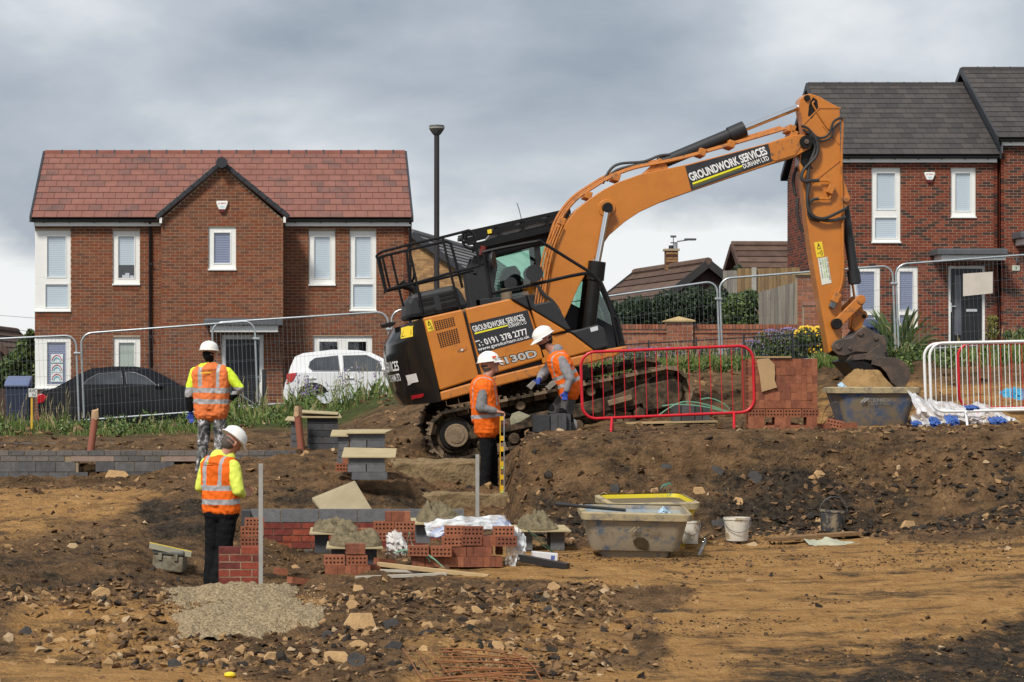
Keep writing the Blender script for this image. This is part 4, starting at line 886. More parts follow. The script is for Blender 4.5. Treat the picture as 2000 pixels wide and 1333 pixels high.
text('lettering', 'DURHAM LTD', 0 * Vector((1, 1, 1)), (1, 0, 0), (0, 0, 1), WHITE_T, cwo, 0.01, fn=lambda a, b: cw(0.66 - 0.085 * b, R(80 - a * 27)) + Vector((-0.008, -0.008, 0)))
text('lettering', 'GROUNDWORK', 0 * Vector((1, 1, 1)), (1, 0, 0), (0, 0, 1), WHITE_T, cwo, 0.01, fn=lambda a, b: Vector((cw(0.45 - 0.1 * b, R(89)).x - 0.006, Yc - 0.35 + 0.9 * (0.5 - a), cw(0.45 - 0.1 * b, R(89)).z)))
# -- engine hood with slots
hood = plate('engine_hood', [(793, 624), (795, 590), (804, 574), (884, 557), (898, 562), (918, 600), (870, 612)], Yn + 0.12, Yn + 1.75, CHAR, bevel=0.06)
for q in ([(817, 589), (847, 582)], [(858, 578), (889, 571)], [(818, 597), (849, 590)], [(860, 586), (891, 579)], [(822, 611), (852, 603)], [(862, 596), (893, 588)], [(824, 616), (850, 610)], [(864, 602), (894, 596)]):
    g = M(); a, b = P(*q[0], 145), P(*q[1], 145); g.bar((a.x, Yn + 0.118, a.z), (b.x, Yn + 0.118, b.z), 0.012, 0.035, (0, 0, 1)); g.build('vent_slot', GREASE, hood)
plate('rear_mirror', [(745, 633), (765, 627), (778, 628), (770, 636), (750, 639)], Yn + 0.5, Yn + 0.75, GREASE, bevel=0.01)
g = M(); g.tube(bez([(P(819, 580, 145).x, Yn + 0.5, P(0, 580, 145).z), (P(812, 568, 145).x, Yn + 0.5, P(0, 562, 145).z), (P(793, 557, 145).x, Yn + 0.5, P(0, 555, 145).z), (P(786, 549, 145).x, Yn + 0.5, P(0, 549, 145).z)], 4), 0.055, 8); g.build('exhaust', GREASE, ex, smooth=50)
# -- guard rails
def tubes(name, paths, r, y, s=145.0, m=CAGE, sm_=3):
    for pth in paths:
        g = M(); yy = y if not callable(y) else y
        g.tube(bez([(P(a, b, s).x, y + (c[0] if c else 0), P(a, b, s).z) for a, b, *c in pth], sm_), r, 6); g.build(name, m, ex, smooth=50)
tubes('guard_rail', [[(739, 499, .55), (738, 497, .2), (747, 491.5), (772, 485), (797, 478), (860, 464), (908, 452), (917, 450), (925, 456), (930, 475), (938, 520)],
     [(742, 500, .45), (755, 496, .4), (797, 486, .4), (865, 470, .4), (873, 468, .4), (882, 471, .4), (887, 480, .4), (908, 560, .4)],
     [(754, 569, .5), (756, 567, .1), (770, 562), (814, 552), (881, 533), (930, 521), (958, 507)], [(757, 566, .5), (802, 556, .4), (880, 538, .4), (930, 525, .4)]], 0.019, Yn + 0.1)
tubes('guard_bar', [[(737, 498, .15), (754, 569, .15)], [(743, 499, .4), (757, 566, .4)], [(749, 497, .4), (764, 561, .4)], [(767, 496, .4), (778, 545, .4), (791, 597, .4)], [(797, 479), (812, 540), (826, 612)], [(865, 463), (881, 533), (900, 606)], [(797, 486, .4), (801, 530, .4), (803, 552, .4)], [(807, 552, .4), (811, 530, .2), (798, 480)]], 0.017, Yn + 0.1)
tubes('hand_rail', [[(962, 573), (1050, 554), (1137, 535), (1160, 539), (1176, 556), (1190, 590), (1202, 640), (1212, 686)], [(960, 583), (954, 540), (946, 500), (951, 491), (1048, 472), (1060, 474), (1110, 505), (1163, 538)], [(1196, 620), (1206, 622), (1213, 650), (1221, 684)]], 0.024, Yn + 0.05)
# -- cab on the far side
yc0, yc1 = Yn + 1.5, Yf - 0.02; sC = F / yc0
co_ = [(931, 612), (921, 535), (934, 503), (966, 489), (1085, 462), (1118, 470), (1165, 536), (1198, 612), (1211, 690)]
cab = plate('cab', [(931, 612), (928, 585), (1040, 575), (1110, 590), (1203, 640), (1211, 690), (1100, 700), (1000, 680)], yc0, yc1, CHAR, s=sC)
def cabpt(p, y): a = P(*p, sC); return Vector((a.x, y, a.z))
for y in (yc0 + 0.04, yc1 - 0.04):
    for i in range(8):
        g = M(); w_ = 0.13 if i in (0, 1) else 0.075; g.bar(cabpt(co_[i], y), cabpt(co_[i + 1], y), 0.08, w_, (0, 1, 0) if False else (0, 0, 1)); g.build('cab_pillar', CHAR, cab)
    g = M(); g.bar(cabpt((1048, 470), y), cabpt((1060, 585), y), 0.07, 0.08); g.build('cab_pillar', CHAR, cab)
    g = M(); g.prism(pp([(931, 600), (924, 538), (938, 508), (968, 495), (1084, 468), (1115, 475), (1160, 540), (1195, 612), (1200, 650), (1040, 590)], sC), y - 0.004, y + 0.004); g.build('cab_window', CABG, cab, fix=True)
plate('cab_roof', [(930, 505), (960, 487), (1085, 459), (1112, 464), (1116, 474), (1084, 472), (968, 501), (936, 520)], yc0 - 0.02, yc1 + 0.02, CHAR, cab, sC, 0.03)
plate('cab_rear_panel', [(931, 612), (922, 535), (934, 505), (966, 494), (972, 520), (965, 560), (975, 600)], yc0 + 0.005, yc0 + 0.05, CHAR, cab, sC)
plate('cab_rear_panel', [(931, 612), (922, 535), (930, 520), (944, 560), (950, 600)], yc1 - 0.05, yc1, CHAR, cab, sC)
plate('seat', [(990, 610), (985, 540), (992, 520), (1012, 516), (1022, 530), (1024, 580), (1050, 590), (1052, 610)], yc0 + 0.4, yc0 + 0.85, mat('seat_black', (0.02, 0.02, 0.022), 0.9), cab, sC, 0.03)
# protective rack on the cab roof
for y in (yc0 - 0.1, yc1 + 0.05):
    for a, b in (((903, 457), (1112, 411)), ((930, 481), (1100, 441)), ((912, 468), (1106, 420))):
        g = M(); g.bar(cabpt(a, y), cabpt(b, y), 0.05, 0.045 if a[0] != 930 else 0.09); g.build('rack_rail', CAGE, cab)
for t_ in (0.0, 0.3, 0.55, 0.8, 1.0):
    a = Vector((905, 462)).lerp(Vector((1110, 416)), t_); b = Vector((932, 484)).lerp(Vector((1100, 443)), t_); g = M(); g.bar(cabpt(a, yc0 - 0.1), cabpt(a, yc1 + 0.05), 0.05, 0.05); g.bar(cabpt(a, yc0 - 0.1), cabpt(b, yc0 - 0.1), 0.04, 0.04, (0, 1, 0)); g.build('rack_cross_bar', CAGE, cab)
plate('rack_floor', [(940, 482), (1100, 444), (1100, 452), (940, 492)], yc0 - 0.05, yc1, GREASE, cab, sC)
plate('rack_sheet', [(948, 470), (1104, 431), (1106, 423), (960, 455)], yc0 - 0.06, yc0 + 0.5, mat('grey_sheet', (0.30, 0.30, 0.30), 0.5, 0.2), cab, sC)
tubes('rack_guard', [[(903, 457), (902, 472), (908, 483), (920, 488), (930, 482)], [(908, 455), (907, 470), (914, 478), (926, 476)]], 0.018, yc0 - 0.14, sC)
plate('rack_lamp', [(950, 451), (958, 449), (959.5, 457), (951.5, 459)], yc0 - 0.16, yc0 - 0.1, YEL, cab, sC, 0.005)
g = M(); g.cyl(cabpt((941, 500), yc0 - 0.15), cabpt((943, 482), yc0 - 0.15), 0.05, 0.045, 12); g.build('beacon', mat('beacon_red', (0.12, 0.012, 0.006), 0.2), cab, smooth=40)
g = M(); g.tube([cabpt((1023, 430), yc0 + .3), cabpt((1017, 405), yc0 + .3), cabpt((1013, 394), yc0 + .3)], 0.006, 5); g.build('aerial', LEAD, cab)
for nm, c_, rx in (('mirror', (1044, 534), 17), ('mirror', (1008, 549), 13)):
    a = P(*c_, 145); g = M(); yy = Yn + (0.0 if rx == 17 else 0.9); g.lathe([(0.001, -0.05), (rx / 145 * 0.6, -0.045), (rx / 145, -0.01), (rx / 145, 0.01), (0.001, 0.012)], (a.x, yy, a.z), 20, rot=Matrix.Rotation(R(90), 3, 'X')); g.build(nm, CHAR, ex, smooth=40)
a = P(964, 508, 145); g = M(); g.lathe([(0.001, -0.05), (0.08, -0.045), (0.12, -0.01), (0.12, 0.01), (0.001, 0.012)], (a.x, Yn + 0.06, a.z), 20, rot=Matrix.Rotation(R(72), 3, 'Z') @ Matrix.Rotation(R(90), 3, 'X')); g.build('mirror', CHAR, ex, smooth=40)
g = M(); a, b = P(1000, 582, 145), P(996, 560, 145); g.cyl((a.x, Yn + 0.7, a.z - 0.1), (b.x, Yn + 0.7, b.z), 0.08, n=12); g.build('air_intake', mat('intake_tan', (0.20, 0.15, 0.10), 0.6), ex, smooth=40)
# -- boom
yb0, yb1 = Yn + 0.92, Yn + 1.40; sB = F / yb0
BO = [(1062, 600), (1074, 550), (1082, 505), (1091, 466), (1105, 436), (1126, 409), (1151, 389), (1178, 371), (1205, 357), (1250, 341), (1340, 322), (1420, 301), (1502, 279), (1538, 267), (1560, 263), (1573, 264), (1583, 270), (1587, 280), (1583, 290), (1568, 298), (1552, 307), (1514, 318), (1430, 346), (1352, 373), (1296, 393), (1250, 414), (1220, 434), (1190, 460), (1166, 495), (1150, 525), (1130, 560), (1108, 612), (1090, 650)]
boom = plate('boom', BO, yb0, yb1, ORANGE, s=sB, bevel=0.008)
plate('boom_end_plate', [(1502, 281), (1538, 270), (1557, 273), (1566, 284), (1553, 303), (1514, 315), (1506, 311)], yb0 - 0.012, yb0 + 0.002, ORANGE_D, boom, sB, 0.004)
bs = sticker('boom_sign', [(1338, 325), (1500, 281.5), (1509, 315), (1350, 371.5)], yb0 - 0.006, MATS['sign_black'], boom, False, sB)
yt = yb0 - 0.009
stext('GROUNDWORK SERVICES', (1350, 355), (1500, 301.5), 17, yt, WHITE_T, bs, 0.03, sB, -0.12)
stext('DURHAM LTD', (1453, 330), (1503, 313), 9.5, yt, WHITE_T, bs, 0.02, sB, -0.12)
for k, (c0, m_) in enumerate(((0, YEL2), (4.2, mat('stripe_dim', (0.10, 0.10, 0.015), 0.5)), (8.2, mat('stripe_grey', (0.05, 0.055, 0.065), 0.5)))):
    g = M(); g.prism(pp([(1352, 357.5 + c0), (1449, 323 + c0 * 0.9), (1450, 326 + c0 * 0.9), (1353, 361 + c0)], sB), yt, yt + 0.002); g.build('sign_stripe', m_, bs, fix=True)
def boss(name, c, r, y0, y1, m, s=sB, parent=None, n=20):
    a = P(*c, s); g = M(); g.cyl((a.x, y0, a.z), (a.x, y1, a.z), r / s, n=n); return g.build(name, m, parent or ex, smooth=40, bevel=0.006)
boss('boom_boss', (1185, 407), 17, yb0 - 0.02, yb0 + 0.01, ORANGE, parent=boom); boss('boom_pin', (1185, 407), 10, yb0 - 0.14, yb1 + 0.14, GREASE)
boss('boom_tip_pin', (1574, 278), 13, yb0 - 0.05, yb1 + 0.05, GREASE); boss('pin_head', (1574, 278), 5, yb0 - 0.07, yb0 - 0.045, RUST)
for y in (yb0 - 0.09, yb1 + 0.09):
    def yp(p): a = P(*p, sB); return Vector((a.x, y, a.z))
    g = M(); g.cyl(yp((1185, 408)), yp((1163, 525)), 6.5 / sB, n=12); g.build('boom_ram_rod', STEEL, ex, smooth=40)
    g = M(); g.cyl(yp((1163, 520)), yp((1146, 668)), 13 / sB, n=14); g.cyl(yp((1165, 512)), yp((1161, 548)), 17 / sB, n=14); g.build('boom_ram', GREASE, ex, smooth=40)
ym = (yb0 + yb1) / 2
def ypm(p, y=ym): a = P(*p, sB); return Vector((a.x, y, a.z))
g = M(); g.cyl(ypm((1292, 318)), ypm((1450, 252)), 12 / sB, n=16); g.cyl(ypm((1430, 261)), ypm((1460, 248)), 15.5 / sB, n=16); g.build('arm_ram', CHAR, ex, smooth=40)
g = M(); g.cyl(ypm((1458, 249)), ypm((1572, 203)), 6.5 / sB, n=12); g.build('arm_ram_rod', STEEL, ex, smooth=40)
plate('ram_bracket', [(1255, 341), (1278, 320), (1290, 308), (1302, 316), (1308, 331)], ym - 0.16, ym + 0.16, ORANGE_D, s=sB)
for k, (dy, off) in enumerate(((-0.18, 0), (-0.1, -3), (0.02, -6), (0.1, -3))):
    pth = [(1076, 590), (1078, 540), (1081, 500), (1090, 458), (1106, 424), (1130, 395), (1158, 375), (1200, 350), (1245, 333), (1300, 322), (1345, 312), (1420, 291), (1500, 268), (1540, 256)]
    g = M(); g.tube(bez([ypm((x - 4 + off * 0.8, y - 5 + off), ym + dy) for x, y in pth], 3), 0.02 if k % 2 == 0 else 0.014, 6); g.build('hydraulic_pipe', ORANGE_D, boom, smooth=50)
for c in ((1098, 432), (1150, 381), (1205, 346), (1373, 297), (1430, 281), (1548, 251), (1552, 262)):
    a = ypm(c); g = M(); g.obox(a, (0.05, 0.22, 0.05), Matrix.Rotation(R(18), 3, 'Y')); g.build('pipe_clamp', ORANGE_D, boom, bevel=0.01)
for pth in ([(1180, 357), (1195, 330), (1215, 318), (1260, 314), (1290, 303), (1312, 300)], [(1188, 352), (1202, 334), (1225, 325), (1262, 318), (1290, 318)]):
    g = M(); g.tube(bez([ypm(p, ym - 0.06) for p in pth], 5), 0.02, 6); g.build('hose', RUBBER, boom, smooth=50)
for pth in ([(1045, 552), (1060, 575), (1078, 590), (1092, 612), (1094, 640)],):
    g = M(); g.tube(bez([ypm(p, yb0 - 0.1) for p in pth], 5), 0.025, 6); g.build('hose', RUBBER, ex, smooth=50)
for k in range(4):
    g = M(); g.tube(bez([ypm((1098 - k * 5 + x, y), yb0 - 0.05 + 0.03 * k) for x, y in ((0, 440), (-16, 480), (-26, 520), (-34, 570), (-42, 620))], 3), 0.014, 5); g.build('hydraulic_pipe', ORANGE_D, boom, smooth=50)
# -- arm
ya0, ya1 = yb0 + 0.07, yb1 - 0.07; sA = F / ya0
AR = [(1563, 193), (1570, 186), (1582, 183), (1598, 188), (1640, 211), (1642, 300), (1646, 345), (1656, 375), (1661, 388), (1659, 400), (1650, 408), (1649, 460), (1651, 548), (1644, 572), (1643, 668), (1630, 682), (1619, 690), (1614, 660), (1601, 590), (1581, 470), (1569, 372), (1561, 322), (1563, 302), (1572, 270), (1567, 235), (1561, 208)]
arm = plate('arm', AR, ya0, ya1, ORANGE, s=sA, bevel=0.008)
plate('grease_patch', [(1588, 190), (1596, 196), (1598, 212), (1585, 232), (1578, 226), (1580, 205)], ya0 - 0.004, ya0 + 0.001, GREASE, arm, sA, 0)
plate('grease_patch', [(1572, 262), (1590, 262), (1597, 280), (1590, 300), (1578, 318), (1588, 330), (1572, 332), (1563, 318), (1566, 296)], ya0 - 0.004, ya0 + 0.001, GREASE, arm, sA, 0)
for a, b in (((1600, 211), (1642, 211)), ((1570, 370), (1640, 314)), ((1606, 245), (1640, 282)), ((1562, 250), (1600, 211))):
    g = M(); g.bar(*[Vector((P(*q, sA).x, ya0 - 0.004, P(*q, sA).z)) for q in (a, b)], 0.012, 0.018); g.build('weld_rib', ORANGE_D, arm)
boss('arm_pin', (1576, 192), 6, ya0 - 0.03, ya1 + 0.03, GREASE, sA)
boss('lug_pin', (1652, 390), 6, ya0 - 0.04, ya1 + 0.04, ORANGE_D, sA)
sticker('warning_label', [(1590, 474), (1605, 472), (1610, 501), (1595, 504)], ya0 - 0.005, YEL, arm, True, sA)
lb = sticker('white_label', [(1597, 505), (1616, 502), (1624, 553), (1605, 557)], ya0 - 0.005, mat('label_pale', (0.66, 0.68, 0.60), 0.5), arm, False, sA)
for i, (w_, col, d0_) in enumerate((('FIX PIN FITTED', BLACKP, 15), ('GENUINE MILLER', mat('label_green', (0.18, 0.42, 0.05), 0.5), 11), ('TWINLOCK COUPLER', MATS['label_green'], 6.5), ('no lift to machine', BLACKP, 2))):
    a = P(1598 + d0_, 506 - d0_ * 0.15, sA); U = Vector((7.2 / sA, 0, -46 / sA)) * (0.85 if i else 0.95); V = Vector((2.6 / sA, 0, 0.4 / sA)); text('lettering', w_, (a.x, ya0 - 0.008, a.z), U, V, col, lb, 0.004)
def arm_tube(name, pth, r, y, m=RUBBER, n=6):
    g = M(); g.tube(bez([(P(q[0], q[1], sA).x, y + (q[2] if len(q) > 2 else 0), P(q[0], q[1], sA).z) for q in pth], 5), r, n); return g.build(name, m, arm, smooth=50)
arm_tube('hose', [(1563, 247), (1576, 252), (1592, 268), (1606, 270), (1618, 262), (1626, 240), (1638, 232), (1644, 232)], 0.018, ya0 - 0.06)
arm_tube('hose', [(1567, 254), (1580, 262), (1594, 274), (1608, 276), (1622, 268), (1628, 250), (1640, 240)], 0.018, ya0 - 0.05)
arm_tube('hose', [(1582, 262), (1594, 280), (1592, 305), (1570, 330), (1563, 345), (1568, 355), (1585, 354), (1598, 354)], 0.024, ya0 - 0.08)
arm_tube('hose', [(1580, 265), (1590, 290), (1578, 330), (1576, 400), (1590, 425), (1620, 432), (1650, 425)], 0.024, ya0 - 0.06)
arm_tube('hose', [(1578, 360), (1574, 395), (1582, 420), (1605, 428), (1635, 416), (1652, 406)], 0.022, ya0 - 0.09)
arm_tube('hose', [(1598, 389), (1585, 392), (1578, 405), (1580, 425), (1600, 432)], 0.022, ya0 - 0.05)
arm_tube('hose', [(1562, 325, .2), (1555, 345, .2), (1558, 375, .2), (1563, 380, .2)], 0.022, ya0)
arm_tube('hose', [(1564, 385, .2), (1562, 410, .2), (1568, 440, .2), (1574, 452, .2)], 0.022, ya0)
arm_tube('hydraulic_pipe', [(1641, 232), (1645, 240), (1643, 320), (1644, 400), (1645, 470), (1646, 530), (1640, 565), (1632, 578)], 0.016, ya0 - 0.03, ORANGE_D)
arm_tube('hydraulic_pipe', [(1600, 354), (1618, 355), (1621, 370), (1619, 388), (1598, 389)], 0.014, ya0 - 0.05, ORANGE_D)
arm_tube('hydraulic_pipe', [(1590, 198), (1588, 207), (1612, 245), (1619, 253)], 0.012, ya0 - 0.02, ORANGE_D)
for c, sz in (((1621, 371), (.045, .04, .06)), ((1631, 582), (.05, .05, .07)), ((1625, 596), (.04, .04, .05))):
    a = P(*c, sA); g = M(); g.obox((a.x, ya0 - 0.05, a.z), sz, Matrix.Rotation(R(25), 3, 'Y')); g.build('valve', ORANGE_D if c[1] < 590 else LEAD, arm, bevel=0.01)
# -- bucket ram, linkage, coupler, bucket
def ya(p, y): a = P(*p, sA); return Vector((a.x, y, a.z))
yma = (ya0 + ya1) / 2
g = M(); g.cyl(ya((1653, 396), yma), ya((1676, 555), yma), 9.5 / sA, n=14); g.cyl(ya((1671, 527), yma), ya((1675, 553), yma), 12.5 / sA, n=14); g.build('bucket_ram', CHAR, ex, smooth=40)
g = M(); g.cyl(ya((1673, 553), yma), ya((1678, 590), yma), 5.5 / sA, n=12); g.build('bucket_ram_rod', STEEL, ex, smooth=40)
for y in (ya0 - 0.06, ya1 + 0.06):
    g = M(); g.bar(ya((1632, 633), y), ya((1679, 587), y), 0.06, 0.13); g.build('link', ORANGE_D, ex, bevel=0.01)
    boss('link_eye', (1632, 633), 10.5, y - 0.05, y + 0.05, GREASE, sA); boss('link_eye', (1679, 586), 9, y - 0.045, y + 0.045, ORANGE_D, sA)
plate('tipping_link', [(1668, 592), (1686, 592), (1687, 605), (1695, 610), (1697, 619), (1690, 625), (1685, 640), (1672, 648), (1664, 640)], yma - 0.12, yma + 0.12, ORANGE_D, s=sA)
boss('link_pin', (1689, 618), 4, yma - 0.14, yma + 0.14, GREASE, sA)
for y in (ya0 - 0.10, ya1 + 0.06):
    c0 = plate('coupler', [(1621, 676), (1627, 667), (1640, 662), (1660, 660), (1672, 646), (1684, 638), (1692, 641), (1706, 650), (1720, 656), (1729, 668), (1728, 690), (1700, 690), (1668, 688), (1648, 696), (1634, 694), (1624, 686)], y, y + 0.04, RUST, s=sA)
    for c, r_ in (((1634, 678), 6), ((1677, 651), 6), ((1707, 661), 4.5), ((1657, 681), 3.5)): boss('coupler_pin', c, r_, y - 0.025, y + 0.02, RUST, sA)
plate('coupler_body', [(1640, 668), (1684, 645), (1722, 662), (1735, 697), (1690, 700), (1650, 706)], ya0 - 0.05, ya1 + 0.05, RUST, s=sA)
plate('coupler_lug', [(1720, 655), (1731, 655), (1736, 662), (1730, 669), (1722, 668)], yma - 0.05, yma + 0.05, RUST, s=sA)
yk0, yk1 = yma - 0.52, yma + 0.52; sK = F / yk0
SH = [(1668, 694), (1690, 692), (1707, 698), (1720, 697), (1745, 699), (1762, 704), (1773, 714), (1779, 729), (1775, 746), (1765, 758)]
inner = [(1757, 752), (1765, 742), (1768, 729), (1763, 719), (1753, 711), (1740, 707), (1718, 706), (1690, 702), (1668, 704)]
for y in (yk0, yk1 - 0.03):
    plate('bucket_side', [(1705, 701), (1718, 697), (1745, 699), (1760, 703), (1773, 714), (1779, 729), (1775, 746), (1766, 757), (1753, 757), (1741, 747), (1731, 728), (1720, 717), (1702, 712)], y, y + 0.03, RUST, s=sK, bevel=0.004)
    plate('bucket_ear', [(1660, 703), (1668, 694), (1700, 690), (1726, 672), (1737, 698), (1712, 702), (1700, 713), (1672, 714), (1662, 710)], y + 0.2 if y == yk0 else y - 0.2, (y + 0.2 if y == yk0 else y - 0.2) + 0.035, RUST, s=sK, bevel=0.004)
plate('bucket_shell', SH + inner, yk0 + 0.03, yk1 - 0.03, RUST, s=sK, bevel=0)
plate('bucket_lip', [(1651, 706), (1672, 700), (1704, 712), (1722, 722), (1700, 728), (1678, 735)], yk0 + 0.05, yk1 - 0.05, GREASE, s=sK, bevel=0.01)
# -- undercarriage
def track(y0, y1, dz, dx=0.0):
    c0, r0 = Vector((886, 850)), 47.0; c1, r1_ = Vector((1301, 766)), 46.0
    d = (c1 - c0).normalized(); n = Vector((d.y, -d.x)); L = (c1 - c0).length        # n points up in the photo
    per = []; seg = [('l', c0 + n * r0, c1 + n * r1_), ('a', c1, r1_, n), ('l', c1 - n * r1_, c0 - n * r0), ('a', c0, r0, -n)]
    for k in seg:
        if k[0] == 'l': per += [k[1].lerp(k[2], i / 60) for i in range(60)]
        else:
            for i in range(40):
                a = math.pi * i / 40; per.append(k[1] + k[2] * (k[3] * math.cos(a) + (d if k[3] == n else -d) * math.sin(a)))
    W3 = [Vector(((p.x - CX) / 145 + dx, 0, (YH - p.y) / 145 + dz)) for p in per]
    cum = [0]
    for i in range(len(W3)): cum.append(cum[-1] + (W3[(i + 1) % len(W3)] - W3[i]).length)
    tot = cum[-1]; ns = 44; rdt = random.Random(3)
    for k in range(ns):
        t_ = tot * k / ns; i = max(j for j in range(len(W3)) if cum[j] <= t_); f = (t_ - cum[i]) / max(1e-6, cum[i + 1] - cum[i]); p = W3[i].lerp(W3[(i + 1) % len(W3)], f)
        tg = (W3[(i + 1) % len(W3)] - W3[i]).normalized(); nn = Vector((-tg.z, 0, tg.x)); sag = 0
        rot = Matrix((tg, Vector((0, 1, 0)), nn)).transposed(); g = M(); w_ = tot / ns / 2
        cc = Vector((p.x, (y0 + y1) / 2, p.z))
        g.obox(cc, (w_ * 0.98, (y1 - y0) / 2, 0.016), rot); g.obox(cc + rot @ Vector((w_ * 0.72, 0, 0.028)), (0.014, (y1 - y0) / 2 - 0.005, 0.022), rot); g.obox(cc + rot @ Vector((-w_ * 0.3, 0, 0.024)), (0.010, (y1 - y0) / 2 - 0.02, 0.016), rot)
        g.obox(cc + rot @ Vector((0, 0, -0.05)), (w_ * 0.9, 0.09, 0.04), rot)
        g.build('track_shoe', MUDDY if rdt.random() < 0.6 else MUDLT, ex)
    def pl(name, pts, a, b, m, bv=0.012):
        g = M(); g.prism([(x + dx, z + dz) for x, z in pp(pts)], a, b); return g.build(name, m, ex, bevel=bv, fix=True)
    ym_ = (y0 + y1) / 2
    pl('track_frame', [(905, 862), (1240, 792), (1268, 785), (1268, 745), (1200, 772), (1090, 798), (925, 832)], y0 + 0.08, y1 - 0.08, MUDDY)
    pl('idler_guard', [(1246, 754), (1316, 740), (1330, 752), (1332, 775), (1322, 792), (1258, 805)], y0 + 0.05, y1 - 0.05, MUDDY, 0.02)
    pl('side_step', [(1185, 783), (1232, 771), (1234, 781), (1188, 794)], y0 + 0.03, y0 + 0.09, MUDLT)
    def disc(name, c, r, a, b, m, n=18):
        q = P(*c, 145); g = M(); g.cyl((q.x + dx, a, q.z + dz), (q.x + dx, b, q.z + dz), r / 145, n=n); g.build(name, m, ex, smooth=40, bevel=0.01)
    disc('sprocket', (888, 850), 36, y0 + 0.12, y1 - 0.12, MUDDY, 22); disc('sprocket_rim', (888, 850), 30, y0 + 0.09, y0 + 0.125, GREASE, 22); disc('hub', (891, 851), 23, y0 + 0.02, y0 + 0.12, MUDLT, 22); disc('hub_cap', (891, 851), 16, y0 + 0.012, y0 + 0.03, MUDLT, 22)
    disc('idler', (1300, 766), 36, y0 + 0.12, y1 - 0.12, MUDDY, 22)
    for t_ in (0.12, 0.27, 0.42, 0.57, 0.72, 0.86):
        c = (c0 - n * 30).lerp(c1 - n * 30, t_); disc('track_roller', c, 11, y0 + 0.07, y1 - 0.07, MUDDY, 14)
    for t_ in (0.33, 0.66):
        c = (c0 + n * 30).lerp(c1 + n * 30, t_); disc('carrier_roller', c, 9, y0 + 0.08, y1 - 0.08, MUDLT, 14)
track(Yn - 0.12, Yn + 0.38, 0.0); track(Yn + 1.98, Yn + 2.48, 0.13)
plate('under_frame', [(980, 830), (1190, 784), (1180, 735), (1000, 775)], Yn + 0.39, Yn + 1.97, MUDDY)
a, b = P(1085, 765, 145), P(1078, 728, 145); g = M(); g.cyl((a.x, Yc, a.z), (b.x, Yc, b.z), 0.62, n=28); g.build('slew_ring', MUDDY, ex, smooth=40)
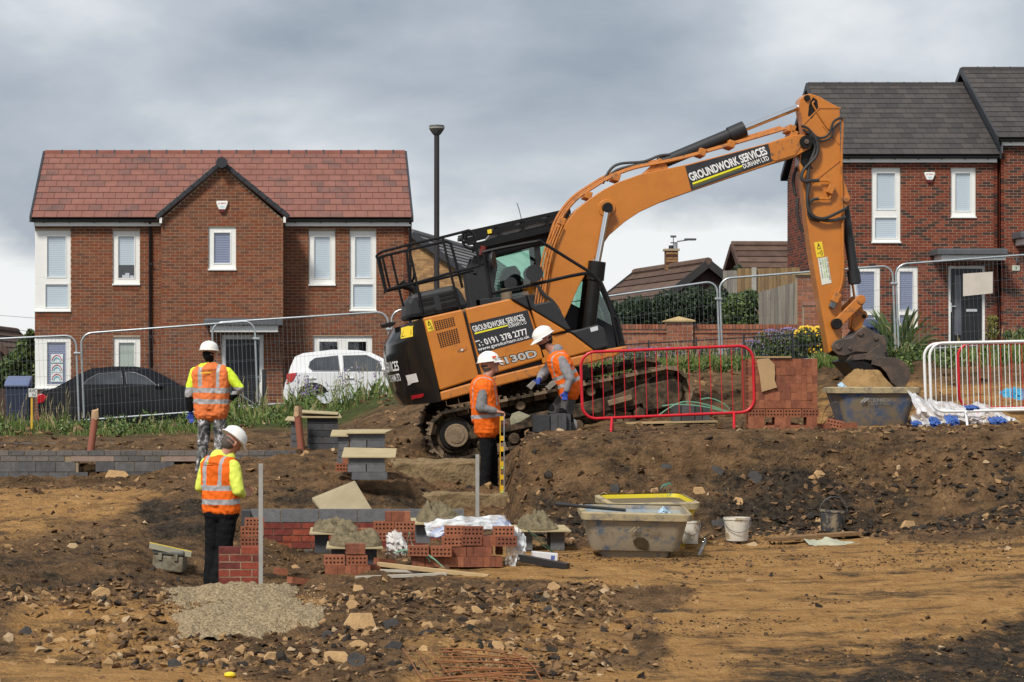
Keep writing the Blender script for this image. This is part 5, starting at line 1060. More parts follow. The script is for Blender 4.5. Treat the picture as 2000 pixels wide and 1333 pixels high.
# ---------------------------------------------------------------- cars
TYRE = mat('tyre', (0.018, 0.018, 0.018), 0.85); RIM = mat('alloy_rim', (0.42, 0.42, 0.43), 0.3, metal=0.8); CARGL = glassmat('car_glass', (0.30, 0.33, 0.34), 0.06)
CARIN = mat('car_interior', (0.02, 0.02, 0.022), 0.9); LAMP_R = mat('tail_lamp', (0.42, 0.012, 0.015), 0.15, 0.2, 8.0, coat=0.5)
def car(name, label, s, zg, paint, low, roof, glass, wheels, wid, lamp, handle, mirror):
    y0 = F / s; o = thing(name, label, 'car', (P((low[0][0] + low[-1][0]) / 2, 0, s).x, y0 + wid / 2, zg))
    pts = pp(low, s); rp = pp(roof, s); g = M(); n = len(pts)
    # lower body lofted over the width: the flanks bulge and tuck in at the sills
    secs = [(0.0, 0.10, 0.0), (0.05, 0.03, 0.0), (0.16, 0.0, 0.0)]
    cx = sum(p[0] for p in pts) / n; cz = sum(p[1] for p in pts) / n; rings = []
    ys = [0.0, 0.03, 0.10, 0.25, wid - 0.25, wid - 0.10, wid - 0.03, wid]; ins = [0.06, 0.025, 0.008, 0.0, 0.0, 0.008, 0.025, 0.06]
    for yy, k in zip(ys, ins): rings.append([(cx + (x - cx) * (1 - k * 0.45), y0 + yy, cz + (z - cz) * (1 - k)) for x, z in pts])
    g.add([p for r_ in rings for p in r_], [(i * n + j, i * n + (j + 1) % n, (i + 1) * n + (j + 1) % n, (i + 1) * n + j) for i in range(len(rings) - 1) for j in range(n)])
    g.add(rings[0], [tuple(range(n))]); g.add(rings[-1], [tuple(range(n))]); body = g.build('body', paint, o, smooth=40, fix=True)
    # greenhouse: narrower towards the roof
    g = M(); zlo = min(z for _, z in rp); zhi = max(z for _, z in rp); m = len(rp)
    def tuck(z): return 0.06 + 0.20 * (z - zlo) / (zhi - zlo)
    A = [(x, y0 + tuck(z), z) for x, z in rp]; B = [(x, y0 + wid - tuck(z), z) for x, z in rp]
    g.add(A + B, [(j, (j + 1) % m, (j + 1) % m + m, j + m) for j in range(m)] + [tuple(range(m)), tuple(range(2 * m - 1, m - 1, -1))]); rf = g.build('roof', paint, o, smooth=40, fix=True)
    for q in glass:
        g = M(); v = [(x, y0 + tuck(z) - 0.006, z) for x, z in pp(q, s)]; g.add(v, [tuple(range(len(v)))]); g.build('side_window', mat('tinted_glass', (0.045, 0.05, 0.055), 0.03, 0.6, 1.5, spec=1.0), o)
        g = M(); g.tube(v, 0.012, 5, closed=True); g.build('window_trim', mat('satin_trim', (0.30, 0.30, 0.31), 0.25, metal=0.7), o)
    for px in wheels:
        a = P(px, 0, s); r_ = 0.315
        for yy, sg in ((y0 - 0.005, 1), (y0 + wid - 0.2, 1)):
            rot = Matrix.Rotation(R(90), 3, 'X'); g = M(); g.lathe([(0.2, -0.205), (0.29, -0.205), (r_, -0.17), (r_, -0.03), (0.29, 0.0), (0.2, 0.0)], (a.x, yy, zg + r_), 24, rot=rot); w_ = g.build('wheel', TYRE, o, smooth=40)
            g = M(); g.lathe([(0.001, -0.02), (0.06, -0.012), (0.2, -0.02), (0.21, -0.01), (0.21, -0.1)], (a.x, yy, zg + r_), 20, rot=rot); g.build('rim', RIM, w_, smooth=40)
        g = M(); g.cyl((a.x, y0 - 0.004, zg + r_ + 0.02), (a.x, y0 + 0.02, zg + r_ + 0.02), 0.37, n=24); g.build('wheel_arch', CARIN, o)
    g = M(); g.prism(pp(lamp, s), y0 - 0.012, y0 + 0.25); g.build('tail_lamp', LAMP_R, o, bevel=0.015, fix=True)
    for hx, hy in handle: g = M(); a = P(hx, hy, s); g.box(a.x - 0.1, a.x + 0.1, y0 - 0.03, y0 + 0.02, a.z - 0.015, a.z + 0.015); g.build('door_handle', paint, o, bevel=0.01)
    a = P(*mirror, s); g = M(); g.ell((a.x, y0 - 0.08, a.z), (0.10, 0.09, 0.075), 12); g.build('door_mirror', paint, o, smooth=60)
    g = M()
    for hx in (low[0][0] + (low[-1][0] - low[0][0]) * t_ for t_ in (0.3, 0.52, 0.74)):
        a = P(hx, 760, s); g.box(a.x - 0.004, a.x + 0.004, y0 - 0.002, y0 + 0.06, zg + 0.3, a.z + 0.02)
    g.build('door_gap', CARIN, o)
    return o
BPAINT = mat('black_paint', (0.006, 0.006, 0.008), 0.12, 0.1, 2.0, spec=0.4); WPAINT = mat('white_paint', (0.70, 0.71, 0.72), 0.25, 0.03, 2.0, coat=0.6)
car('parked_car', 'black saloon car with red tail lamp parked outside the red-roofed house', 89.0, -1.02, BPAINT,
    [(75, 815), (72, 790), (74, 772), (80, 764), (108, 757), (150, 751), (250, 750), (345, 752), (395, 757), (440, 766), (462, 780), (468, 800), (466, 822), (440, 828), (110, 828)],
    [(106, 758), (130, 745), (155, 730), (178, 720), (215, 716), (262, 716), (290, 720), (318, 733), (352, 752), (340, 758), (140, 760)],
    [[(160, 754), (170, 742), (190, 731), (236, 727), (240, 757), (165, 758)], [(244, 727), (262, 728), (284, 737), (304, 752), (303, 757), (248, 757)]], (126, 402), 1.8,
    [(73, 772), (82, 769), (93, 775), (84, 787), (73, 789)], [(190, 772), (262, 771)], (312, 755))
car('parked_car', 'white hatchback with red tail lamp parked beyond the excavator counterweight', 88.0, -0.62, WPAINT,
    [(556, 795), (552, 770), (556, 750), (562, 733), (580, 727), (660, 726), (745, 726), (790, 732), (850, 742), (885, 755), (893, 775), (890, 795), (860, 803), (590, 803)],
    [(562, 735), (568, 715), (576, 697), (592, 690), (650, 683), (700, 684), (724, 688), (752, 702), (778, 727), (760, 731), (590, 733)],
    [[(603, 718), (606, 707), (616, 700), (660, 695), (664, 725), (611, 725)], [(670, 695), (716, 694), (741, 706), (748, 726), (672, 726)]], (612, 838), 1.66,
    [(560, 731), (581, 728), (573, 745), (559, 752)], [(608, 739), (682, 739)], (753, 722))

# ---------------------------------------------------------------- site fence panels, railings, posts, bins
GALV = mat('galvanised', (0.46, 0.49, 0.51), 0.35, 0.15, 8.0, metal=0.7); WIRE = mat('fence_wire', (0.26, 0.28, 0.30), 0.5, metal=0.5)
def heras(label, x0, y0, x1, y1, s, h=1.86, foot=True, lean=0.0):
    A, B = P(x0, y0, s), P(x1, y1, s); o = thing('mesh_fence', label, 'fence', ((A.x + B.x) / 2, A.y, min(A.z, B.z) - h), 'mesh fence panels round the site'); d = (B - A); L = d.length; d.normalize(); dn = Vector((-lean, 0, -1)); r_ = 0.22
    def pt(a, b): return A + d * a + Vector((0.07 * b / h, 0, -b))
    path = [pt(0, h)] + [pt(r_ - r_ * math.cos(R(t_)), r_ - r_ * math.sin(R(t_))) for t_ in range(0, 91, 18)] + [pt(L - r_ + r_ * math.sin(R(t_)), r_ - r_ * math.cos(R(t_))) for t_ in range(0, 91, 18)] + [pt(L, h)]
    g = M(); g.tube(path, 0.021, 8); fr = g.build('frame', GALV, o, smooth=50)
    g = M(); g.tube([pt(0, h - 0.12), pt(L, h - 0.12)], 0.018, 8); g.build('bottom_rail', GALV, o, smooth=50)
    g = M(); a = 0.085
    while a < L - 0.04: g.cyl(pt(a, 0.02 if r_ < a < L - r_ else 0.14), pt(a, h - 0.12), 0.0021, n=3, caps=False); a += 0.085
    for b in (0.14, 0.47, 0.80, 1.13, 1.45): g.cyl(pt(0, b), pt(L, b), 0.0024, n=3, caps=False)
    tag(g.build('wire_mesh', WIRE, o), kind='stuff')
    g = M(); q = pt(L, 0.36); g.box(q.x - 0.05, q.x + 0.09, q.y - 0.05, q.y + 0.05, q.z - 0.02, q.z + 0.02); g.build('clip', GALV, o, bevel=0.008)
    if foot: q = pt(L, h); g = M(); g.box(q.x - 0.35, q.x + 0.35, q.y - 0.11, q.y + 0.11, q.z - 0.13, q.z + 0.0); g.build('foot', mat('concrete_foot', (0.30, 0.27, 0.23), 0.9, 0.2, 8.0, 0.3), o, bevel=0.02)
    return o
heras('mesh fence panel in front of the wheelie bin', -190, 671, 148, 655, 97.5)
heras('mesh fence panel in front of the black car', 158, 652, 497, 627, 97.0)
heras('mesh fence panel across the house door, overlapping its neighbour', 414, 631, 757, 609, 95.5)
heras('mesh fence panel hidden mostly behind the excavator body', 764, 606, 1085, 594, 97.0, foot=False)
heras('mesh fence panel before the dark hedge', 1068, 596, 1400, 549, 97.5)
heras('mesh fence panel before the grey board gate', 1405, 545, 1743, 519, 97.5)
fg = heras('mesh fence panel carrying the white notice', 1749, 517, 2085, 492, 97.5)
a, b = P(1881, 535, 98.2), P(1939, 579, 98.2); g = M(); g.add([(a.x, a.y, a.z), (b.x, b.y, a.z + 0.04), (b.x, b.y, b.z + 0.06), (a.x, a.y, b.z)], [(3, 2, 1, 0)]); 
g.add([(a.x, a.y + .004, a.z), (b.x, b.y + .004, a.z + 0.04), (b.x, b.y + .004, b.z + 0.06), (a.x, a.y + .004, b.z)], [(0, 1, 2, 3)]); nb = g.build('notice', mat('notice_board', (0.56, 0.50, 0.44), 0.7, 0.08, 4.0), None, loc=(a.x, a.y, b.z)); tag(nb, 'blank-backed cream notice tied to the mesh fence before the black door', 'notice')
a, b = P(458, 764, 97), P(516, 804, 96); g = M(); g.tube([a, b], 0.024, 8); tag(g.build('fence_brace', GALV, None, smooth=50, loc=b), 'loose galvanised brace tube lying against the fence by the camouflage worker', 'tube')
# black estate railing in front of the flower bed
rl = thing('estate_railing', 'low black metal railing in front of the purple flower bed', 'railing', (P(1440, 0, 92).x, F / 92, 0.3)); px0, px1 = 1180, 1645
def rly(px, k): return 676 - 0.058 * (px - 1180) + k
for k in (0, 22, 44, 60):
    g = M(); g.bar(P(px0, rly(px0, k), 92), P(px1, rly(px1, k), 92), 0.02, 0.028 if k == 0 else 0.014); g.build('rail', BLACKP, rl)
for px in (1182, 1267, 1360, 1453, 1548, 1642): g = M(); g.box(P(px, 0, 92).x - 0.016, P(px, 0, 92).x + 0.016, F / 92 - 0.02, F / 92 + 0.02, P(px, rly(px, 75), 92).z, P(px, rly(px, -6), 92).z); g.build('post', BLACKP, rl)
g = M(); px = px0
while px < px1: g.cyl(P(px, rly(px, 0), 92), P(px, rly(px, 70), 92), 0.004, n=4); px += 7.5
tag(g.build('infill_wires', BLACKP, rl), kind='stuff')
# short black garden railing by the left house
r2_ = thing('estate_railing', 'black garden railing beside the front door of the red-roofed house', 'railing', (P(540, 0, 84).x, F / 84, -0.9))
for k in (724, 750, 772): g = M(); g.bar(P(516, k, 84), P(640, k - 1, 84), 0.02, 0.02); g.build('rail', BLACKP, r2_)
g = M(); g.box(P(516, 0, 84).x - 0.05, P(516, 0, 84).x + 0.05, F / 84 - 0.05, F / 84 + 0.05, -1.0, P(0, 722, 84).z); g.build('post', BLACKP, r2_)
# lamp posts
lp = thing('street_lamp', 'tall black lamp post rising behind the excavator rail', 'lamp post', (P(853, 0, 84).x, F / 84, -0.6)); a = P(853, 262, 84)
g = M(); g.cyl((a.x, a.y, -0.7), (a.x, a.y, a.z), 0.068, 0.062, 12); g.build('pole', mat('post_brownblack', (0.022, 0.018, 0.018), 0.5), lp, smooth=40)
g = M(); g.lathe([(0.07, -0.03), (0.10, 0.0), (0.17, 0.10), (0.18, 0.16), (0.17, 0.20), (0.05, 0.215), (0.001, 0.215)], a, 18); g.build('lamp_head', mat('lamp_grey', (0.075, 0.072, 0.068), 0.4), lp, smooth=40)
g = M(); g.cyl((a.x, a.y, a.z + 0.12), (a.x, a.y, a.z + 0.16), 0.186, n=18); g.build('lamp_band', mat('lamp_band', (0.25, 0.24, 0.22), 0.3), lp, smooth=40)
l2 = thing('street_lamp', 'slim grey street lamp with an arm above the bungalow chimney', 'lamp post', (P(1320, 0, 58).x, F / 58, 0.3)); a = P(1320, 474, 58)
g = M(); g.cyl((a.x, a.y, 0.3), a, 0.07, 0.06, 8); g.build('pole', GALV, l2, smooth=40)
g = M(); b = P(1348, 468, 58); g.tube([a, a + Vector((0.05, 0, 0.04)), b], 0.03, 6); g.build('arm', GALV, l2, smooth=40)
g = M(); g.obox(b, (0.2, 0.09, 0.035), Matrix.Identity(3)); g.build('lamp_head', LEAD, l2, bevel=0.02)
# wheelie bins
def bin_(label, px, ytop, s, wpx, body, lid, zg):
    a = P(px, ytop, s); w_ = wpx / s / 2; o = thing('wheelie_bin', label, 'bin', (a.x, a.y + 0.35, zg)); g = M(); zt = a.z - 0.25
    g.add([(a.x - w_ * 0.82, a.y + 0.06, zg), (a.x + w_ * 0.82, a.y + 0.06, zg), (a.x + w_ * 0.82, a.y + 0.6, zg), (a.x - w_ * 0.82, a.y + 0.6, zg), (a.x - w_, a.y, zt), (a.x + w_, a.y, zt), (a.x + w_, a.y + 0.72, zt), (a.x - w_, a.y + 0.72, zt)], [(0, 3, 2, 1), (0, 1, 5, 4), (1, 2, 6, 5), (2, 3, 7, 6), (3, 0, 4, 7), (4, 5, 6, 7)])
    g.build('bin_body', body, o, bevel=0.03)
    g = M(); g.prismq([(a.x - w_ * 1.06, a.y - 0.04, zt), (a.x - w_ * 1.06, a.y - 0.04, zt + 0.07), (a.x - w_ * 1.0, a.y + 0.12, zt + 0.16), (a.x - w_ * 1.0, a.y + 0.6, zt + 0.25), (a.x - w_ * 1.06, a.y + 0.76, zt + 0.12), (a.x - w_ * 1.06, a.y + 0.76, zt)], (2.1 * w_, 0, 0)); g.build('lid', lid, o, bevel=0.03, fix=True)
    g = M(); g.cyl((a.x - w_ * 1.1, a.y + 0.74, zt + 0.03), (a.x + w_ * 1.1, a.y + 0.74, zt + 0.03), 0.02, n=8); g.build('handle', BLACKP, o)
    for sx in (-1, 1): g = M(); g.cyl((a.x + sx * w_ * 0.95, a.y + 0.6, zg + 0.1), (a.x + sx * w_ * 0.8, a.y + 0.6, zg + 0.1), 0.1, n=14); g.build('wheel', TYRE, o, smooth=40)
BINB = mat('bin_navy', (0.018, 0.024, 0.05), 0.5); BINL = mat('bin_lid_blue', (0.10, 0.13, 0.24), 0.4, 0.1)
bin_('navy wheelie bin with slate-blue lid beside the yellow marker post', 33, 734, 92, 47, BINB, BINL, -1.02)
bin_('dark blue wheelie bin beside the spiky plant', 1701, 622, 80, 40, BINB, mat('bin_lid_dark', (0.03, 0.05, 0.11), 0.35), 0.75)
# yellow marker post with a small plate
mp_ = thing('marker_post', 'thin yellow marker post with a small white plate near the black car', 'marker post', P(62, 855, 112)); a, b = P(62, 775, 112), P(62, 858, 112)
g = M(); g.bar(b, a, 0.035, 0.035, (0, 1, 0)); g.build('post', mat('post_yellow', (0.62, 0.36, 0.03), 0.5, 0.15), mp_)
a, b = P(56, 759, 112), P(73, 776, 112); g = M(); g.box(a.x, b.x, a.y - 0.03, a.y - 0.02, b.z, a.z); pl_ = g.build('plate', mat('plate_grey', (0.55, 0.55, 0.53), 0.5), mp_)
text('lettering', 'AVC', (a.x + 0.01, a.y - 0.034, a.z - 0.07), (0.13, 0, 0), (0, 0, 0.06), BLACKP, pl_, 0.0); text('lettering', 'N', (a.x + 0.07, a.y - 0.034, b.z + 0.01), (0.05, 0, 0), (0, 0, 0.055), BLACKP, pl_, 0.0)
# overhead wires
g = M(); g.tube([P(-60, 612, 40), P(72, 622, 45)], 0.012, 4); tag(g.build('overhead_wire', BLACKP, None, loc=P(0, 612, 40)), 'upper telephone wire crossing the sky beside the red-roofed house', 'wire')
g = M(); g.tube([P(-60, 632, 40), P(72, 650, 45)], 0.012, 4); tag(g.build('overhead_wire', BLACKP, None, loc=P(0, 632, 40)), 'lower telephone wire crossing the sky above the shrub', 'wire')

# ---------------------------------------------------------------- planting
def leafmats(nm, cols): return [mat(f'{nm}_{i}', c, 0.6, 0.3, 5.0) for i, c in enumerate(cols)]
HEDGE = leafmats('hedge_leaf', [(0.018, 0.035, 0.012), (0.028, 0.05, 0.016), (0.012, 0.024, 0.010)])
SHRUB = leafmats('shrub_leaf', [(0.06, 0.10, 0.022), (0.10, 0.14, 0.03), (0.035, 0.06, 0.018)])
GRASS = leafmats('grass_blade', [(0.10, 0.155, 0.03), (0.16, 0.21, 0.05), (0.06, 0.095, 0.02), (0.28, 0.23, 0.11)])
PURPLE = mat('purple_petal', (0.25, 0.19, 0.36), 0.7, 0.2); YELLOW = mat('yellow_petal', (0.72, 0.45, 0.01), 0.6, 0.15); BARK = mat('bark', (0.06, 0.045, 0.035), 0.9)
def leaves(lumps, n, size, rd, nm, g=None, asp=0.5):
    """Leaf-sized faces through overlapping ellipsoids (centre, radii); denser towards the skin."""
    g = g or M()
    for _ in range(n):
        c, r_ = lumps[rd.randrange(len(lumps))]; d = Vector((rd.gauss(0, 1), rd.gauss(0, 1), rd.gauss(0, 1))).normalized(); k = rd.random() ** 0.4
        p = Vector((c[0] + d.x * r_[0] * k, c[1] + d.y * r_[1] * k, c[2] + d.z * r_[2] * k)); sz = size * rd.uniform(0.6, 1.4)
        a = Vector((rd.gauss(0, 1), rd.gauss(0, 1), rd.gauss(0, 1))).normalized(); b = a.orthogonal().normalized(); b = Matrix.Rotation(rd.uniform(0, 6.28), 3, a) @ b
        g.add([p - b * sz, p + a.cross(b) * sz * asp, p + b * sz, p - a.cross(b) * sz * asp], [(0, 1, 2, 3)], rd.randrange(nm))
    return g
def bush(name, label, cat, lumps, n, size, mats, base, stems=5, group=None, extra=None):
    rd = random.Random(hash(label) % 1000 if False else len(label) * 7 + n); o = thing(name, label, cat, base, group)
    leaves(lumps, n, size, rd, len(mats)).build('foliage', mats, o)
    for i in range(stems):
        c, r_ = lumps[rd.randrange(len(lumps))]; g = M(); b = Vector(base) + Vector((rd.uniform(-.2, .2), rd.uniform(-.1, .1), 0)); t_ = Vector(c); g.tube(bez([b, b.lerp(t_, .5) + Vector((rd.uniform(-.15, .15), 0, .1)), t_], 4), [0.025 * (1 - 0.07 * k) for k in range(9)], 5); g.build('stem', BARK, o)
    if extra:
        m_, k, sz, top = extra; g = M()
        for _ in range(k):
            c, r_ = lumps[rd.randrange(len(lumps))]; a = rd.uniform(0, 6.28); e = rd.uniform(top, 1.5); d = Vector((math.cos(a) * math.cos(e), math.sin(a) * math.cos(e), math.sin(e)))
            p = Vector((c[0] + d.x * r_[0] * 1.02, c[1] + d.y * r_[1] * 1.02, c[2] + d.z * r_[2] * 1.04)); g.ell(p, (sz, sz, sz * rd.uniform(0.6, 1.6)), 5)
        tag(g.build('blossom', m_, o), kind='stuff')
    return o
def lump(px, py, s, rx, rz, ry=0.5, dy=0): a = P(px, py, s); return ((a.x, a.y + dy, a.z), (rx / s, ry, rz / s))
bush('hedge', 'long dark evergreen hedge behind the brick garden wall', 'hedge', [lump(x, 622 - (x - 1190) * 0.15 + 6 * math.sin(x), 80, 24, 34, 0.7) for x in range(1180, 1415, 17)] + [lump(x, 655, 80, 25, 32, 0.7) for x in range(1190, 1415, 30)], 15000, 0.055, HEDGE, P(1300, 690, 80), 8)
bush('shrub', 'bright green flowering shrub beside the grey board gate', 'shrub', [lump(1440, 600, 82, 30, 28), lump(1462, 590, 82, 24, 24), lump(1425, 612, 82, 18, 30), lump(1450, 625, 82, 34, 24)], 4200, 0.05, SHRUB, P(1448, 660, 82), 5)
bush('shrub', 'small treetop poking above the grey fence panel', 'shrub', [lump(1442, 527, 68, 9, 9), lump(1434, 533, 68, 7, 7)], 260, 0.07, HEDGE, P(1442, 560, 68), 3)
bush('shrub', 'tall leafy shrub at the corner of the red-roofed house', 'shrub', [lump(52, 690, 78, 22, 34), lump(30, 715, 78, 30, 30), lump(8, 735, 78, 30, 24), lump(60, 725, 78, 22, 36), lump(60, 655, 78, 6, 10)], 5200, 0.065, SHRUB, P(45, 790, 78), 6)
bush('flower_bed', 'mound of purple flowers behind the red barrier', 'flowers', [lump(x, 703 - (x - 1230) * 0.02, 90, 34, 22, 0.6) for x in range(1225, 1425, 28)], 5200, 0.035, SHRUB, P(1320, 725, 90), 4, None, (PURPLE, 480, 0.014, 0.1))
bush('flower_bed', 'taller bank of purple flowers beside the yellow blooms', 'flowers', [lump(1470, 690, 90, 34, 24), lump(1505, 675, 90, 36, 30), lump(1540, 672, 90, 36, 30), lump(1575, 685, 90, 36, 28), lump(1520, 700, 90, 60, 20)], 5600, 0.035, SHRUB, P(1520, 725, 90), 4, None, (PURPLE, 620, 0.014, 0.1))
bush('flower_bed', 'clump of yellow daisies behind the raised excavator arm', 'flowers', [lump(1575, 655, 91, 22, 16), lump(1600, 660, 91, 26, 20), lump(1625, 668, 91, 18, 26), lump(1610, 690, 91, 30, 24)], 2600, 0.035, SHRUB, P(1600, 725, 91), 3, None, (YELLOW, 420, 0.026, 0.0))
bush('shrub', 'small golden conifer beside the black front door', 'shrub', [lump(1938, 652, 75, 9, 14), lump(1938, 638, 75, 7, 12), lump(1938, 625, 75, 4, 9)], 1300, 0.04, leafmats('conifer', [(0.16, 0.14, 0.02), (0.10, 0.11, 0.02), (0.20, 0.16, 0.03)]), P(1938, 668, 75), 1)
bush('shrub', 'low dark shrub next to the golden conifer', 'shrub', [lump(1972, 655, 76, 10, 10), lump(1998, 655, 76, 14, 14)], 900, 0.04, SHRUB, P(1980, 668, 76), 2)
bush('shrub', 'scrubby bush on the soil bank behind the raised bucket', 'shrub', [lump(1775, 690, 118, 26, 20), lump(1805, 692, 118, 24, 18), lump(1830, 700, 118, 20, 14), lump(1760, 705, 118, 14, 12)], 2600, 0.035, SHRUB, P(1790, 712, 118), 5)
# spiky phormium
ph = thing('spiky_plant', 'spiky long-leaved plant under the house windows behind the fence', 'plant', P(1752, 690, 84)); rd = random.Random(5); b0 = P(1752, 692, 84)
for i in range(70):
    a = rd.uniform(-1.25, 1.25); L_ = rd.uniform(0.7, 1.35) * (1 - 0.15 * abs(a)); dy = rd.uniform(-.4, .4); p = b0 + Vector((rd.uniform(-.2, .2), dy * .3, 0)); d = Vector((math.sin(a), dy, math.cos(a))).normalized(); pts = [p, p + d * L_ * .5, p + d * L_ * .85 + Vector((0, 0, -.02)), p + d * L_ * 1.0 + Vector((math.sin(a) * .1, 0, -.08 * abs(a)))]
    pts = bez(pts, 2); g = M(); wv = Vector((math.cos(a), 0.3, -math.sin(a))).normalized(); ws = [0.02, 0.03, 0.032, 0.03, 0.024, 0.015, 0.003]
    g.add([q + wv * w_ for q, w_ in zip(pts, ws)] + [q - wv * w_ for q, w_ in zip(pts, ws)], [(k, k + 1, k + 8, k + 7) for k in range(6)]); g.build('leaf', SHRUB[i % 3] if i % 5 else GRASS[3], ph)
# grass and weeds on the banks: stuff
def grass(name, boxes, n, hmin, hmax, mats, seed, wts=(4, 3, 3, 0), wid=0.006, seedheads=0):
    rd = random.Random(seed); g = M(); pts = []
    for (u0, u1, ya_, yb_, w_) in boxes:
        for _ in range(int(n * w_)):
            u = rd.uniform(u0, u1); Y = rd.uniform(ya_, yb_); pts.append(((u - CX) * Y / F, Y))
    zs_ = ground_z(np.array([p[0] for p in pts]), np.array([p[1] for p in pts])); cl = fbm(np.array([p[0] for p in pts]), np.array([p[1] for p in pts]), 0.9, 3, seed + 60)
    for (x_, y_), z, c in zip(pts, zs_, cl):
        if c < -0.02: continue
        h = rd.uniform(hmin, hmax) * (0.75 + 0.9 * max(0, c)); a = rd.uniform(0, 6.28); ln = rd.uniform(0.1, 0.6) * h; w_ = wid * rd.uniform(0.7, 1.5)
        d = Vector((math.cos(a), math.sin(a), 0)); sx = Vector((-math.sin(a), math.cos(a), 0)) * w_; b = Vector((x_, y_, z - 0.02)); m1 = b + d * ln * 0.3 + Vector((0, 0, h * 0.6)); t_ = b + d * ln + Vector((0, 0, h))
        mi = rd.choices(range(4), wts)[0]; g.add([b - sx, b + sx, m1 + sx * 0.8, t_, m1 - sx * 0.8], [(0, 1, 2, 3, 4)], mi)
        if seedheads and rd.random() < seedheads: t2 = t_ + Vector((0, 0, h * .5)); g.cyl(t_ - Vector((0, 0, .1)), t2, 0.003, n=3, mi=3, caps=False); g.cyl(t2, t2 + d * .03 + Vector((0, 0, .12)), 0.009, 0.002, n=4, mi=3)
    return tag(g.build(name, mats, None), kind='stuff')
grass('grass_bank', [(-60, 400, 44.6, 50.5, .30), (-60, 260, 45.5, 50, .22), (400, 640, 45.6, 50.5, .3), (640, 800, 46.0, 50.5, .14), (790, 1010, 45.0, 48.0, .08)], 22000, 0.04, 0.15, GRASS, 61, (5, 4, 3, 1), 0.008, 0.02)
grass('tall_weeds', [(-40, 130, 45.5, 48.5, .35), (440, 520, 46, 49, .12), (560, 770, 46.0, 49.5, .4)], 1000, 0.18, 0.42, GRASS, 62, (5, 4, 3, 2), 0.010, 0.25)
grass('rough_grass', [(1000, 1240, 42.5, 46, .14), (1240, 1480, 41.8, 45, .34), (1590, 1690, 38.9, 42, .12), (1690, 2040, 38.2, 41, .22)], 24000, 0.07, 0.26, GRASS, 63, (5, 4, 3, 1), 0.008, 0.01)
grass('lawn', [(1850, 2050, 55, 66, 1.0)], 6000, 0.06, 0.12, GRASS, 64, (5, 4, 2, 0), 0.012)
rd = random.Random(19); lm = []
for i in range(120):
    u = rd.choice([rd.uniform(-60, 400), rd.uniform(400, 800), rd.uniform(1230, 1480), rd.uniform(1690, 2000)]); Y = rd.uniform(44.8, 49) if u < 900 else (rd.uniform(41.8, 44.5) if u < 1500 else rd.uniform(38.3, 40)); p = G(u, Y, .06); q = rd.uniform(.10, .24); lm.append(((p.x, p.y, p.z), (q, q * .8, q * rd.uniform(.6, 1.1))))
tag(leaves(lm, 9000, 0.03, rd, 3).build('broadleaf_weeds', leafmats('weed_leaf', [(0.075, 0.13, 0.025), (0.12, 0.17, 0.035), (0.045, 0.075, 0.018)]), None), kind='stuff')
# purple thistle-like flowers among the weeds by the white car
rd = random.Random(9); g = M()
for i in range(46):
    u = rd.choice([rd.uniform(560, 770), rd.uniform(585, 620), rd.uniform(640, 700)]); Y = rd.uniform(46.3, 48.5); b = G(u, Y); h = rd.uniform(0.3, 0.62); t_ = b + Vector((rd.uniform(-.08, .08), 0, h)); g.cyl(b, t_, 0.005, 0.003, 4, mi=0)
    for k in range(rd.randrange(4, 9)): q = b.lerp(t_, rd.uniform(.75, 1.03)) + Vector((rd.uniform(-.04, .04), rd.uniform(-.04, .04), 0)); g.ell(q, (.013, .013, .012), 5, mi=1 if i % 3 else 2)
    for k in range(5): q = b.lerp(t_, rd.uniform(.1, .7)); d = Vector((rd.uniform(-1, 1), rd.uniform(-1, 1), .5)).normalized() * .09; g.add([q, q + d * .5 + Vector((.015, 0, 0)), q + d, q + d * .5 - Vector((.015, 0, 0))], [(0, 1, 2, 3)], 0)
tag(g.build('wild_flowers', [GRASS[0], PURPLE, mat('white_petal', (0.6, 0.6, 0.55), 0.7)], None), kind='stuff')
# ---------------------------------------------------------------- masonry and materials on the site
BLK = [mat(f'concrete_block_{i}', c, 0.9, 0.2, 14.0, 0.4, 80.0) for i, c in enumerate([(0.135, 0.135, 0.14), (0.155, 0.155, 0.158), (0.115, 0.115, 0.12)])]
BLKD = [mat(f'dark_block_{i}', c, 0.9, 0.2, 14.0, 0.4, 80.0) for i, c in enumerate([(0.06, 0.062, 0.066), (0.075, 0.076, 0.08), (0.05, 0.051, 0.055)])]
CBR = [mat(f'concrete_brick_{i}', c, 0.9, 0.25, 14.0, 0.4, 80.0) for i, c in enumerate([(0.135, 0.125, 0.118), (0.16, 0.142, 0.128), (0.11, 0.105, 0.104)])]
WBL = [mat(f'wall_block_{i}', c, 0.92, 0.25, 10.0, 0.4, 80.0, dirt=((0.17, 0.12, 0.07), 0.56, 0.75, 4.0)) for i, c in enumerate([(0.105, 0.105, 0.108), (0.125, 0.123, 0.122), (0.09, 0.09, 0.094)])]
SITEB = [mat(f'site_brick_{i}', c, 0.8, 0.25, 20.0, 0.3, 90.0) for i, c in enumerate([(0.26, 0.094, 0.050), (0.22, 0.080, 0.045), (0.29, 0.110, 0.060), (0.19, 0.070, 0.043)])]
WALLB = [mat(f'wall_brick_{i}', c, 0.8, 0.35, 14.0, 0.3, 90.0) for i, c in enumerate([(0.22, 0.05, 0.032), (0.17, 0.042, 0.032), (0.26, 0.062, 0.036), (0.13, 0.036, 0.030)])]
GROUT = mat('site_mortar', (0.27, 0.21, 0.14), 0.95, 0.2, 20.0, 0.3)
PLY = mat('weathered_ply', (0.36, 0.29, 0.165), 0.8, 0.18, 5.0, 0.1, col2=(0.42, 0.35, 0.21), f2=(0.35, 0.65)); PLYE = mat('ply_edge', (0.22, 0.16, 0.08), 0.9)
